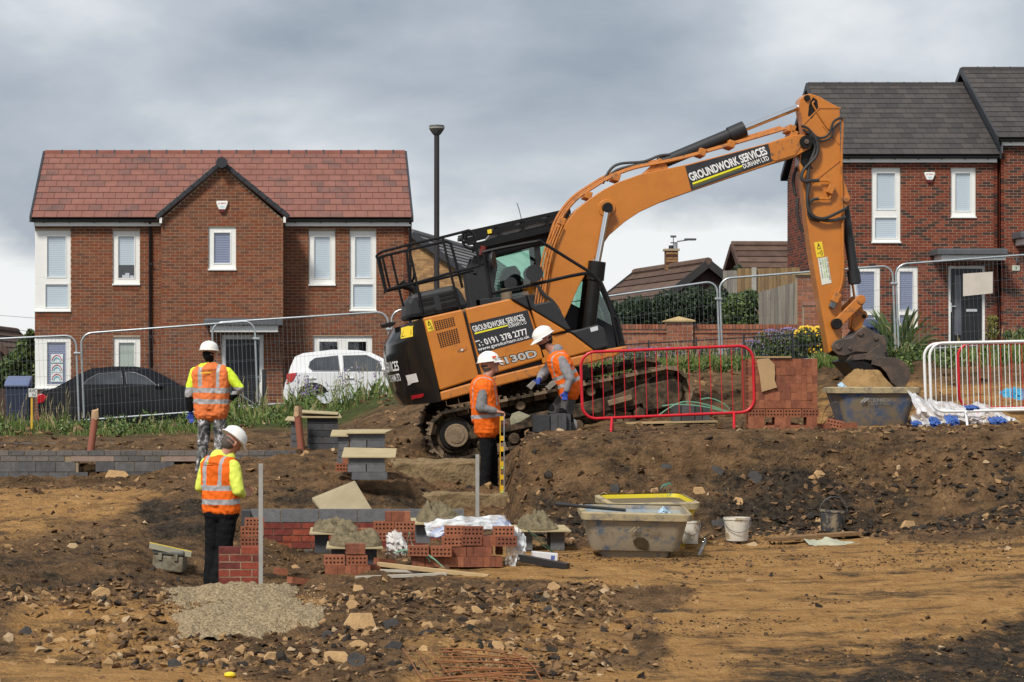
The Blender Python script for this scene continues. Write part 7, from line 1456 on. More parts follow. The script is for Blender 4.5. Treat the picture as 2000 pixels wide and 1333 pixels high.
mound('sand_heap', 'heap of ochre sand piled in the blue tub', 'sand', 1700, 759, 148, 118, 38, 0.62, mat('pile_sand', (0.27, 0.165, 0.07), 0.95, 0.25, 8.0, 0.7, 40.0), 90, 0.16, 1.0)
# drain stain, tools and plastic on the grey tub
a, b = P(1085, 985, 186), P(1222, 997, 186); g = M(); g.cyl(a, b, .018, n=8); g.cyl(a, a.lerp(b, .2), .024, n=8); tag(g.build('shovel_handle', BLACKP, None, smooth=40, loc=b), 'dark shovel handle resting across the grey tub', 'tool')
tg_ = [o for o in bpy.data.objects if o.name.startswith('mixing_tub') and 'grey-blue' in o.get('label', '')][0]; g = M(); zb_ = wloc(tg_).z; H_ = (1093 - 999) / 187; cy_ = wloc(tg_).y
def tubf(px, py): p = P(px, py, 187); t_ = (p.z - zb_) / H_; return Vector((p.x, cy_ - .475 * float(np.interp(t_, [0, .20, .21, .35, .88], [.62, .64, .76, .82, .92])) - .012, p.z))
g.add([tubf(*q) for q in ((1241, 1052), (1250, 1045), (1262, 1046), (1271, 1053), (1272, 1062), (1270, 1071), (1266, 1074), (1254, 1074), (1252, 1066), (1243, 1060))], [tuple(range(10))]); g.build('stain', mat('wet_stain', (0.06, 0.042, 0.022), 0.5, 0.3, 12.0), tg_)
# ---- buckets
def bucket(label, x0, x1, y0, y1, s, m, fill, handle, tilt=0.0):
    a, b = P((x0 + x1) / 2, y0, s), P((x0 + x1) / 2, y1, s); r_ = (x1 - x0) / s / 2; H = a.z - b.z; o = thing('bucket', label, 'bucket', (b.x, b.y + r_, b.z)); c = Vector((b.x, b.y + r_, b.z)); rot = Matrix.Rotation(R(tilt), 3, 'Y')
    g = M(); g.lathe([(r_ * .78, 0), (r_ * .80, .01), (r_ * .95, H * .9), (r_ * 1.0, H * .9), (r_ * 1.0, H), (r_ * .93, H), (r_ * .86, H * .6), (r_ * .8, H * .55)], c, 22, rot=rot); g.build('pail', m, o, smooth=40)
    g = M(); g.lathe([(0.001, 0), (r_ * .88, 0)], c + rot @ Vector((0, 0, H * .72)), 20, rot=rot); g.build('contents', fill, o)
    pts = [c + rot @ Vector((r_ * 1.02 * math.cos(R(t_)), -0.02 - r_ * 1.02 * (0.9 if handle == 'down' else .1) * math.sin(R(t_)), H * .93 + (-(H * .55) if handle == 'down' else r_ * 1.1) * math.sin(R(t_)))) for t_ in range(0, 181, 18)]
    g = M(); g.tube(pts, .004, 5); g.build('handle', LEAD, o)
WBK = mat('splashed_white_bucket', (0.62, 0.58, 0.50), 0.6, 0.1, 9.0, 0.1, col2=(0.36, 0.28, 0.17), f2=(0.52, 0.62)); MD = MATS['mortar_dark']
bucket('white splashed bucket standing alone below the bank', 1417, 1470, 1012, 1058, 177, WBK, MD, 'down'); bucket('white bucket half hidden behind the yellow tub', 1332, 1370, 1018, 1063, 180, WBK, MD, 'down'); bucket('black rubber bucket tilted at the foot of the bank', 1603, 1657, 998, 1040, F / (hit(1630, 1041) - .25), mat('rubber_bucket', (0.055, 0.055, 0.058), 0.8, 0.3, 9.0, col2=(0.26, 0.21, 0.14), f2=(0.5, 0.6)), MD, 'up', 4)
o = thing('bucket', 'white bucket lying on its side behind the bending worker', 'bucket', P(1133, 852, 150)); c = P(1122, 836, 150, .3); g = M(); rot = Matrix.Rotation(R(78), 3, 'Y') @ Matrix.Rotation(R(0), 3, 'X')
g.lathe([(0.001, .02), (.11, .02), (.115, 0), (.12, .02), (.135, .26), (.14, .27)], c, 20, rot=Matrix.Rotation(R(-60), 3, 'Z') @ Matrix.Rotation(R(80), 3, 'X')); g.build('pail', mat('white_plastic', (0.6, 0.58, 0.53), 0.5), o, smooth=40)
# toolbox with a level on it
sTB = F / (hit(326, 1113) - .1)
tb = thing('tool_box', 'grey plastic toolbox half sunk in the dirt with a level on top', 'tool box', P(328, 1112, sTB)); a, b = P(296, 1078, sTB), P(357, 1112, sTB); g = M(); TBM = mat('toolbox_grey', (0.21, 0.19, 0.14), 0.8, 0.25, 8.0, col2=(0.11, 0.085, 0.055), f2=(0.45, 0.62))
g.box(a.x, b.x, a.y, a.y + .26, b.z - .03, a.z - .04); g.build('case', TBM, tb, bevel=.02); g = M(); g.box(a.x - .01, b.x + .01, a.y - .012, a.y + .272, a.z - .036, a.z + .02); g.build('lid', mat('toolbox_lid', (0.12, 0.12, 0.105), 0.6, 0.25, 8.0), tb, bevel=.02)
for xx in (a.x + .08, b.x - .08): g = M(); g.box(xx - .02, xx + .02, a.y - .02, a.y - .001, a.z - .09, a.z - .02); g.build('latch', TBM, tb)
tb.rotation_euler = (0, R(4), R(-8))
g = M(); a, b = P(292, 1066, sTB), P(374, 1084, sTB); g.bar(a, b, .03, .06); tag(g.build('spirit_level', mat('level_grey_yellow', (0.30, 0.28, 0.20), 0.5, 0.2, 3.0), None, bevel=.004, loc=a), 'dirty spirit level laid across the grey toolbox', 'level'); g = M(); g.bar(a + Vector((0, 0, .034)), b + Vector((0, 0, .034)), .028, .006); lv = g.build('level_edge', YEL, bpy.data.objects['spirit_level'])
# ---- timber and steel on the ground
def batten(name, label, cat, p, q, w_, h_, m): g = M(); g.bar(p, q, w_, h_); return tag(g.build(name, m, None, bevel=.004, loc=p), label, cat)
batten('batten', 'pale timber batten slanting in front of the small brick stack', 'batten', P(738, 1101, 189, -.1), P(952, 1124, 193, -.2), .05, .045, TIMBER); batten('batten', 'white-grey lath lying along the trench edge', 'batten', P(694, 1129, 194), P(872, 1122, 193), .04, .035, mat('pale_lath', (0.42, 0.38, 0.31), 0.8, 0.15, 6.0)); batten('batten', 'thin lath under the crossed timbers', 'batten', P(742, 1115, 191), P(985, 1121, 191), .03, .03, MATS['pale_lath'])
batten('plank', 'long scaffold plank on the sand below the black bucket', 'plank', P(1500, 1054, 177), P(1672, 1042, 175), .2, .04, mat('old_plank', (0.20, 0.12, 0.06), 0.9, 0.3, 5.0)); batten('plank', 'plank lying at the bank edge by the bending worker', 'plank', P(1052, 861, 156), P(1142, 850, 154), .12, .03, TIMBER)
batten('box_section', 'black square steel tube lying on the sand by the white box', 'steel tube', P(1013, 1089, 189), P(1110, 1108, 191), .075, .075, mat('black_steel', (0.014, 0.014, 0.015), 0.35))
wb = thing('carton', 'small white printed carton lying on the black steel tube', 'carton', P(1060, 1100, 188)); a, b = P(1037, 1080, 188), P(1088, 1099, 188); g = M(); g.box(a.x, b.x, a.y, a.y + .16, b.z, a.z); g.build('box', mat('carton_white', (0.62, 0.61, 0.62), 0.6), wb, bevel=.003); g = M(); g.box(b.x - .07, b.x - .03, a.y - .003, a.y, b.z + .04, a.z - .02); g.build('print', mat('print_blue', (0.08, 0.12, 0.35), 0.6), wb)
wb.rotation_euler = (0, R(5), R(-4))
# trowel left in the middle heap, small finds
g = M(); a = P(545, 1157, 196); g.ell(a + Vector((0, 0, .02)), (.03, .03, .028), 7); tag(g.build('paint_mark', mat('flame_orange', (0.85, 0.10, 0.02), 0.5), None, loc=a), 'small bright orange scrap on the pale footing', 'scrap')
mc = thing('bar_marker', 'yellow mushroom cap on a steel bar at the front sand', 'cap', P(449, 1335, 232)); c = P(449, 1322, 232); g = M(); g.lathe([(.028, -.09), (.028, -.01), (.04, 0), (.05, .012), (.045, .03), (.02, .04), (.001, .041)], c, 16); g.build('cap', mat('cap_yellow', (0.75, 0.55, 0.01), 0.4), mc, smooth=40)
g = M(); g.lathe([(.03, 0), (.033, .02), (.033, .14), (.02, .17), (.012, .18), (.012, .20)], P(1366, 1085, 186), 12, rot=Matrix.Rotation(R(20), 3, 'Y')); tag(g.build('bottle', glassmat('clear_plastic', (0.75, 0.8, 0.82), 0.15), None, smooth=40, loc=P(1366, 1085, 186)), 'empty clear plastic bottle leaning on the sand', 'bottle')
rb = thing('rebar_mesh', 'rusty reinforcing mesh lying in the front hollow', 'rebar', P(950, 1320, 230)); RB = mat('rusty_bar', (0.23, 0.10, 0.045), 0.9, 0.3, 12.0)
for i in range(16):
    t_ = i / 15; Y0 = 21.6 + t_ * 2.0; Y0 += random.uniform(-.05, .05); p = Vector((px_x(838 + 30 * t_ + random.uniform(-14, 14), F / Y0), Y0, gz(px_x(838, F / Y0), Y0) + .10)); q = Vector((px_x(1075 - 60 * t_ + random.uniform(-25, 14), F / Y0), Y0 - .25, gz(px_x(1070, F / Y0), Y0) + .09)); m_ = p.lerp(q, .5) + Vector((0, 0, random.uniform(-.01, .05))); g = M(); g.tube(bez([p, m_, q], 4), .006, 5); g.build('bar', RB, rb)
for i in range(9):
    t_ = i / 8; pts = []
    for k in range(5): Y0 = 21.6 + k * .5; X_ = px_x(842 + 218 * t_ - k * 14, F / Y0); pts.append(Vector((X_, Y0, gz(X_, Y0) + .10)))
    g = M(); g.tube(bez(pts, 3), .006, 5); g.build('bar', RB, rb)
# ---- polythene
def film(name, col=(0.72, 0.74, 0.76), tr=0.45):
    if name in MATS: return MATS[name]
    m = bpy.data.materials.new(name); m.use_nodes = True; t = m.node_tree; b = t.nodes['Principled BSDF']; b.inputs['Base Color'].default_value = col + (1,); b.inputs['Roughness'].default_value = 0.22; out = t.nodes['Material Output']
    n = t.nodes.new('ShaderNodeTexNoise'); n.inputs['Scale'].default_value = 9; g = t.nodes.new('ShaderNodeNewGeometry'); t.links.new(g.outputs['Position'], n.inputs['Vector'])
    mr_ = t.nodes.new('ShaderNodeMapRange'); mr_.inputs['From Min'].default_value = .35; mr_.inputs['From Max'].default_value = .65; mr_.inputs['To Min'].default_value = tr * 1.5; mr_.inputs['To Max'].default_value = tr * .3; t.links.new(n.outputs['Fac'], mr_.inputs['Value'])
    x = t.nodes.new('ShaderNodeMixShader'); tp = t.nodes.new('ShaderNodeBsdfTransparent'); t.links.new(mr_.outputs[0], x.inputs[0]); t.links.new(b.outputs[0], x.inputs[1]); t.links.new(tp.outputs[0], x.inputs[2]); t.links.new(x.outputs[0], out.inputs[0]); MATS[name] = m; return m
FILM = film('polythene'); BLUEF = mat('blue_film', (0.04, 0.10, 0.33), 0.35, 0.3, 7.0)
def drape(name, label, pts, s, dep, bulge, m, seed, crump=0.05, n=36):
    """A crumpled sheet: top outline points from left to right and lower edge points, billowing in depth."""
    top, bot = pts; nj = 16; g = M(); vs = []
    tx = np.linspace(0, 1, n + 1); T = np.array([[np.interp(t_, np.linspace(0, 1, len(top)), [p[0] for p in top]), np.interp(t_, np.linspace(0, 1, len(top)), [p[1] for p in top])] for t_ in tx]); B = np.array([[np.interp(t_, np.linspace(0, 1, len(bot)), [p[0] for p in bot]), np.interp(t_, np.linspace(0, 1, len(bot)), [p[1] for p in bot])] for t_ in tx])
    for j in range(nj + 1):
        f = j / nj
        for i in range(n + 1):
            q = T[i] * (1 - f) + B[i] * f; u = np.array([i / n * 6.0]); v = np.array([f * 4.0]); a = float(np.abs(fbm(u, v, 1.0, 4, seed)[0])); b = float(fbm(u, v, 2.1, 3, seed + 9)[0])
            p = P(q[0] + b * crump * s * .6, q[1] + b * crump * s * .5, s); vs.append((p.x, p.y + dep * (1 - f) - bulge * math.sin(math.pi * f) + a * crump * 3.0 - crump, p.z + a * crump))
    g.add(vs, [(j * (n + 1) + i, j * (n + 1) + i + 1, (j + 1) * (n + 1) + i + 1, (j + 1) * (n + 1) + i) for j in range(nj) for i in range(n)])
    return tag(g.build(name, m, None, smooth=50, loc=P(bot[0][0], bot[0][1], s)), label, 'plastic sheet')
drape('plastic_sheet', 'clear torn polythene thrown over the broken brick pack', ([(832, 1030), (860, 1020), (930, 1016), (975, 1009), (990, 1012), (1003, 1030)], [(835, 1050), (880, 1045), (930, 1036), (970, 1040), (990, 1050), (1005, 1062)]), 187, 0.35, .05, FILM, 3, .045)
drape('plastic_sheet', 'polythene hanging down the brick pack end by the steel tube', ([(990, 1030), (1012, 1032), (1028, 1050)], [(985, 1104), (1002, 1108), (1024, 1098)]), 189, 0.1, .06, FILM, 5, .04, 20)
drape('plastic_sheet', 'bundled polythene and card between the brick stack and broken pack', ([(757, 1045), (770, 1040), (785, 1046), (794, 1062)], [(753, 1085), (775, 1092), (790, 1088), (797, 1080)]), 188, 0.12, .1, film('polythene_white', (0.62, 0.60, 0.57), .2), 8, .05, 20)
drape('plastic_sheet', 'blue-printed polythene under the clear sheet on the brick pack', ([(842, 1040), (870, 1028), (905, 1032)], [(842, 1052), (872, 1050), (905, 1046)]), 184, 0.1, .03, BLUEF, 12, .03, 16); drape('plastic_sheet', 'blue-printed bag corner on top of the brick pack', ([(962, 1030), (978, 1015), (996, 1020)], [(968, 1042), (980, 1044), (998, 1040)]), 185, 0.1, .03, BLUEF, 14, .03, 14)
drape('plastic_sheet', 'large heap of clear bags beside the blue tub', ([(1790, 770), (1800, 768), (1820, 785), (1850, 782), (1875, 790), (1910, 800)], [(1780, 832), (1810, 838), (1840, 837), (1870, 836), (1900, 834), (1915, 830)]), 153, 0.45, .2, film('polythene_haze', (0.66, 0.66, 0.68), .3), 21, .08, 46)
drape('plastic_sheet', 'flattened clear bags under the white barriers', ([(1905, 795), (1930, 788), (1955, 800), (1985, 818)], [(1900, 833), (1930, 834), (1960, 832), (1985, 826)]), 152, 0.35, .15, FILM, 23, .06, 36)
for i, (x0, x1, y0, y1) in enumerate(((1780, 1800, 822, 834), (1815, 1836, 816, 836), (1846, 1872, 812, 836), (1930, 1966, 815, 830), (1885, 1912, 792, 802))):
    drape('plastic_sheet', ['blue film scrap at the tub foot', 'blue-printed film in the bag heap', 'larger blue-printed film by the white barrier leg', 'blue film under the red barrier leg', 'blue film strip across the bag heap top'][i], ([(x0, y0 + 4), ((x0 + x1) / 2, y0), (x1, y0 + 3)], [(x0, y1), ((x0 + x1) / 2, y1 + 1), (x1, y1 - 2)]), 154.5, 0.1, .06, BLUEF, 30 + i, .04, 14)
drape('plastic_sheet', 'crumpled pale cloth and film on the sand', ([(1578, 1056), (1600, 1060), (1625, 1054), (1650, 1060), (1688, 1064)], [(1580, 1066), (1610, 1071), (1640, 1072), (1665, 1076), (1690, 1073)]), 179, 0.3, .02, mat('pale_cloth', (0.36, 0.36, 0.27), 0.8, 0.15), 41, .03, 30)
drape('plastic_sheet', 'grey plastic wrap lying in the weeds by the white car', ([(618, 775), (650, 765), (680, 760), (697, 765)], [(628, 788), (650, 788), (675, 787), (694, 780)]), 112, 0.4, .05, film('polythene_grey', (0.40, 0.42, 0.44), .2), 44, .05, 26)
drape('plastic_sheet', 'turquoise sheet on the spoil behind the barriers', ([(1957, 770), (1975, 762), (1990, 758), (2010, 762)], [(1960, 778), (1975, 778), (1990, 782), (2010, 784)]), 147, 0.2, .05, mat('turquoise_sheet', (0.03, 0.30, 0.50), 0.4, 0.2), 46, .04, 20)
drape('plastic_sheet', 'pale blue film poking out of the sand in the blue tub', ([(1638, 752), (1648, 748), (1656, 757)], [(1640, 761), (1650, 762), (1660, 761)]), 148.5, 0.1, .02, mat('ice_film', (0.38, 0.52, 0.62), 0.4), 48, .03, 10)
drape('plastic_sheet', 'pale blue film poking out of the grey tub water', ([(1288, 1000), (1298, 990), (1306, 1001)], [(1286, 1003), (1298, 1004), (1310, 1004)]), 184, 0.1, .02, MATS['ice_film'], 49, .03, 10)
def straps(label, paths, s, m): 
    o = thing('packing_strap', label, 'strap', P(*paths[0][0][:2], s))
    for pth in paths:
        pts = bez([P(x, y, s, d) for x, y, d in pth], 6); g = M(); n = len(pts); up = Vector((0, .3, 1)).normalized() * .008
        g.add([p + up for p in pts] + [p - up for p in pts], [(k, k + 1, n + k + 1, n + k) for k in range(n - 1)]); g.build('strap', m, o)
STR = mat('green_strap', (0.10, 0.24, 0.15), 0.4, 0.2)
straps('curling green packing straps in front of the broken brick pack', [[(795, 1060, -.05), (800, 1040, -.02), (806, 1065, -.1), (840, 1085, -.25), (862, 1104, -.3)], [(770, 1078, -.1), (800, 1072, -.15), (830, 1085, -.2), (838, 1095, -.2)], [(786, 1080, -.1), (815, 1074, -.15), (845, 1090, -.25)]], 189, STR)
straps('pale green packing straps springing over the pallet blocks', [[(1285, 812, 0), (1310, 795, 0), (1335, 785, 0), (1370, 788, 0), (1410, 800, 0), (1432, 808, 0)], [(1295, 793, .1), (1330, 790, .1), (1380, 795, .1), (1425, 806, .1)], [(1370, 780, .1), (1390, 778, .1), (1415, 788, .1), (1428, 800, .1)]], 150, STR)
straps('loops of black strap beside the fallen bricks', [[(1604, 828, 0), (1612, 800, 0), (1630, 786, 0), (1638, 790, 0), (1630, 808, 0), (1608, 828, 0)]], 154, RUBBER)
straps('coil of green hose standing behind the yellow tub', [[(1292, 972, 0), (1290, 955, 0), (1300, 946, 0), (1306, 958, 0), (1302, 972, 0)], [(1297, 972, .05), (1300, 950, .05), (1311, 945, .05), (1314, 960, .05), (1308, 970, .05)]], 176, mat('green_hose', (0.02, 0.16, 0.12), 0.4))
straps('dark green straps trailing by the mortar board beside the grey tub', [[(1035, 1040, 0), (1055, 1060, 0), (1080, 1080, 0), (1092, 1088, 0)], [(1030, 1036, 0), (1060, 1056, 0), (1085, 1085, 0)]], 184, mat('dark_strap', (0.035, 0.06, 0.03), 0.5))
# ---- pedestrian barriers
def barrier(label, x0, y0, x1, y1, s, ybot, m, nb, legs, r_=0.019, hook=None, dy=0.0):
    A, B = P(x0, y0, s, dy), P(x1, y1, s, dy); hgt = (ybot - y0) / s; o = thing('barrier', label, 'barrier', ((A.x + B.x) / 2, A.y, A.z - hgt - .2), 'pedestrian barriers'); d = B - A; L = d.length; d.normalize(); rr = 0.17; cr = []
    def pt(a, b): return A + d * a + Vector((0.03 * b, 0, -b))
    for cx, cz, a0 in ((rr, rr, 180), (L - rr, rr, 270), (L - rr, hgt - rr, 0), (rr, hgt - rr, 90)):
        cr += [pt(cx + rr * math.cos(R(a0 + 15 * k)), cz + rr * math.sin(R(a0 + 15 * k))) for k in range(7)]
    g = M(); g.tube(cr, r_, 8, closed=True); g.build('frame', m, o, smooth=50)
    for i in range(nb): a = L * (i + 1) / (nb + 1); g = M(); g.cyl(pt(a, .0), pt(a, hgt), .0055, n=5); g.build('bar', m, o)
    for f in legs:
        b = pt(L * f, hgt)
        for sg in (-1, 1): e_ = b + Vector((.045 * sg, .28 * sg, -.30)); e_.z = max(e_.z, gz(e_.x, e_.y) - .02) if abs(e_.z - gz(e_.x, e_.y)) < .25 else e_.z; g = M(); g.cyl(b, e_, .017, n=8); g.build('leg', m, o, smooth=50)
    if hook: q = pt(L, .22); g = M(); g.tube(bez([q, q + Vector((.08, 0, .01)), q + Vector((.1, 0, .03)), q + Vector((.08, 0, .05))], 4), .008, 5); g.build('hook', m, o)
    return o
REDP = mat('barrier_red', (0.50, 0.008, 0.018), 0.35, 0.1, 5.0); WHP = mat('barrier_white', (0.72, 0.72, 0.71), 0.4, 0.08, 5.0)
barrier('red barrier at the bank edge beside the bending worker', 1134, 689, 1470, 675, 157, 819, REDP, 15, (0.17, 0.88), hook=True)
barrier('front white barrier by the heap of clear bags', 1815, 671, 2150, 664, 153.5, 805, WHP, 15, (0.20, 0.85)); barrier('white barrier standing just behind the front white one', 1808, 672, 2140, 665, 151, 802, WHP, 15, (0.19, 0.85), dy=.1); barrier('red barrier behind the two white barriers', 1876, 672, 2210, 668, 149, 798, REDP, 15, (0.1, 0.85), dy=.15)
# ---------------------------------------------------------------- people
from mathutils import noise as mnoise
def remesh(g, voxel, it=3):
    me = g.mesh('tmp', MORTAR); o = bpy.data.objects.new('tmp', me); COL.objects.link(o); m = o.modifiers.new('r', 'REMESH'); m.mode = 'VOXEL'; m.voxel_size = voxel
    k = o.modifiers.new('s', 'SMOOTH'); k.iterations = it; k.factor = 0.5; dg = bpy.context.evaluated_depsgraph_get(); r_ = bpy.data.meshes.new_from_object(o.evaluated_get(dg)); bpy.data.objects.remove(o); return r_
def capsules(prims):
    g = M()
    for p, q, a, b, *_ in prims:
        p, q = Vector(p), Vector(q)
        if (q - p).length > 1e-4:
            n = 5; g.tube([p.lerp(q, i / n) for i in range(n + 1)], [a + (b - a) * i / n for i in range(n + 1)], 14)
        g.ell(p, (a, a, a), 14); g.ell(q, (b, b, b), 14)
    return g
def seg_dist(C, p, q, a, b):
    p, q = np.array(p), np.array(q); d = q - p; L = max(1e-9, float(d @ d)); t_ = np.clip(((C - p) @ d) / L, 0, 1); return np.linalg.norm(C - (p + t_[:, None] * d), axis=1) - (a + (b - a) * t_)
def skin_mesh(name, prims, mats, parent, voxel, wr=0.0, cloth=(), paint=None, it=3):
    """One continuous surface round the capsules; each face takes the material of the capsule it lies nearest."""
    me = remesh(capsules(prims), voxel, it); n = len(me.vertices); co = np.empty(n * 3); me.vertices.foreach_get('co', co); co = co.reshape(-1, 3)
    nm = list(mats); tags = np.array([nm.index(pr[4]) for pr in prims]); D = np.array([seg_dist(co, *pr[:4]) for pr in prims]); vt = tags[np.argmin(D, 0)]
    if wr:
        no = np.empty(n * 3); me.vertices.foreach_get('normal', no); no = no.reshape(-1, 3); isc = np.isin(vt, [nm.index(c) for c in cloth if c in nm])
        w_ = np.array([mnoise.noise((p[0] * 8, p[1] * 8, p[2] * 6)) - 1.1 * abs(mnoise.noise((p[0] * 11 + p[2] * 9, p[1] * 11, p[2] * 12 - p[0] * 5))) + 0.5 * mnoise.noise((p[0] * 26, p[1] * 26, p[2] * 20)) for p in co]) + .2; co = co + no * (w_ * wr * isc)[:, None]
    nf = len(me.polygons); fcn = np.empty(nf * 3); me.polygons.foreach_get('center', fcn); fcn = fcn.reshape(-1, 3); Df = np.array([seg_dist(fcn, *pr[:4]) for pr in prims]); ft = tags[np.argmin(Df, 0)]
    if paint is not None: ft = paint(fcn, ft, nm)
    L = np.array(wloc(parent)); me.vertices.foreach_set('co', (co - L).ravel()); me.materials.clear()
    for k in nm: me.materials.append(mats[k])
    me.polygons.foreach_set('material_index', ft.astype(np.int32)); me.polygons.foreach_set('use_smooth', np.ones(nf, bool)); me.update(); me.name = name
    o = bpy.data.objects.new(name, me); COL.objects.link(o); o.parent = parent; LOC[o.name] = wloc(parent); return o
SKIN = mat('skin', (0.42, 0.20, 0.135), 0.55, 0.12, 25.0); HAIR = mat('grey_hair', (0.09, 0.075, 0.065), 0.8); DHAIR = mat('dark_hair', (0.025, 0.018, 0.014), 0.8)
HVO = mat('hivis_orange', (0.74, 0.13, 0.012), 0.7, 0.08, 4.0, 0.1, 30.0, dirt=((0.35, 0.10, 0.03), 0.6, 0.8, 7.0)); HVO2 = mat('hivis_orange_faded', (0.68, 0.18, 0.055), 0.7, 0.10, 4.0, 0.1, 30.0, dirt=((0.33, 0.11, 0.04), 0.6, 0.8, 7.0)); HVY = mat('hivis_yellow', (0.62, 0.80, 0.03), 0.65, 0.08, 5.0); HVY2 = mat('hivis_yellow_pale', (0.66, 0.74, 0.11), 0.7, 0.08, 5.0)
BAND = mat('reflective_band', (0.34, 0.34, 0.35), 0.4, 0.08, 8.0); BLKC = mat('black_cloth', (0.009, 0.009, 0.010), 0.9, 0.3, 8.0, spec=0.1, dirt=((0.045, 0.032, 0.02), 0.6, 0.8, 6.0)); GREYC = mat('grey_cloth', (0.17, 0.165, 0.165), 0.85, 0.15, 30.0); MARL = mat('grey_marl', (0.23, 0.22, 0.23), 0.85, 0.12, 60.0); TRG = mat('work_trousers', (0.085, 0.08, 0.078), 0.85, 0.15, 10.0); GLV = mat('blue_glove', (0.015, 0.045, 0.26), 0.6, 0.15); BOOT = mat('work_boot', (0.10, 0.075, 0.055), 0.85, 0.3, 20.0); BOOTB = mat('black_boot', (0.02, 0.018, 0.017), 0.7); HELM = mat('white_helmet', (0.76, 0.75, 0.71), 0.3, 0.05, 6.0)
def camo_mat():
    m = bpy.data.materials.new('urban_camouflage'); m.use_nodes = True; t = m.node_tree; b = t.nodes['Principled BSDF']; b.inputs['Roughness'].default_value = 0.85; g = t.nodes.new('ShaderNodeNewGeometry'); n = t.nodes.new('ShaderNodeTexNoise'); n.inputs['Scale'].default_value = 7.0; n.inputs['Detail'].default_value = 2.5; n.inputs['Distortion'].default_value = 1.6; t.links.new(g.outputs['Position'], n.inputs['Vector'])
    r_ = t.nodes.new('ShaderNodeValToRGB'); r_.color_ramp.interpolation = 'CONSTANT'; e_ = r_.color_ramp.elements; e_[0].position = 0; e_[0].color = (0.02, 0.02, 0.022, 1); e_[1].position = 0.42; e_[1].color = (0.09, 0.09, 0.09, 1)
    for p, c in ((0.50, (0.19, 0.185, 0.18)), (0.58, (0.58, 0.57, 0.60)), (0.64, (0.07, 0.07, 0.072))): q = e_.new(p); q.color = c + (1,)
    t.links.new(n.outputs['Fac'], r_.inputs[0]); t.links.new(r_.outputs[0], b.inputs['Base Color']); return m
CAMO = camo_mat()
def hand(prims, wrist, direc, palmn, tag_, curl=0.5, k=1.0):
    """Palm, four unequal bent fingers and a thumb from its side."""
    w_, d = Vector(wrist), Vector(direc).normalized(); nrm = Vector(palmn); nrm = (nrm - nrm.dot(d) * d).normalized(); sd_ = d.cross(nrm)
    for j in (-1, -0.33, 0.33, 1): prims.append((w_ + sd_ * 0.012 * j * k, w_ + d * 0.085 * k + sd_ * 0.028 * j * k, 0.017 * k, 0.014 * k, tag_))
    for j, L in ((-1, 0.062), (-0.33, 0.078), (0.33, 0.084), (1, 0.074)):
        a = w_ + d * 0.088 * k + sd_ * 0.030 * j * k; e1 = (d * math.cos(curl) + nrm * math.sin(curl)); e2 = (d * math.cos(curl * 2.2) + nrm * math.sin(curl * 2.2)); b = a + e1 * L * 0.52 * k; c = b + e2 * L * 0.52 * k
        prims.append((a, b, 0.0105 * k, 0.0095 * k, tag_)); prims.append((b, c, 0.0095 * k, 0.008 * k, tag_))
    a = w_ + d * 0.03 * k + sd_ * 0.03 * k; b = a + (d * 0.6 + sd_ * 0.6 + nrm * 0.35).normalized() * 0.04 * k; c = b + (d + nrm * 0.5).normalized() * 0.032 * k
    prims.append((a, b, 0.013 * k, 0.011 * k, tag_)); prims.append((b, c, 0.011 * k, 0.009 * k, tag_))
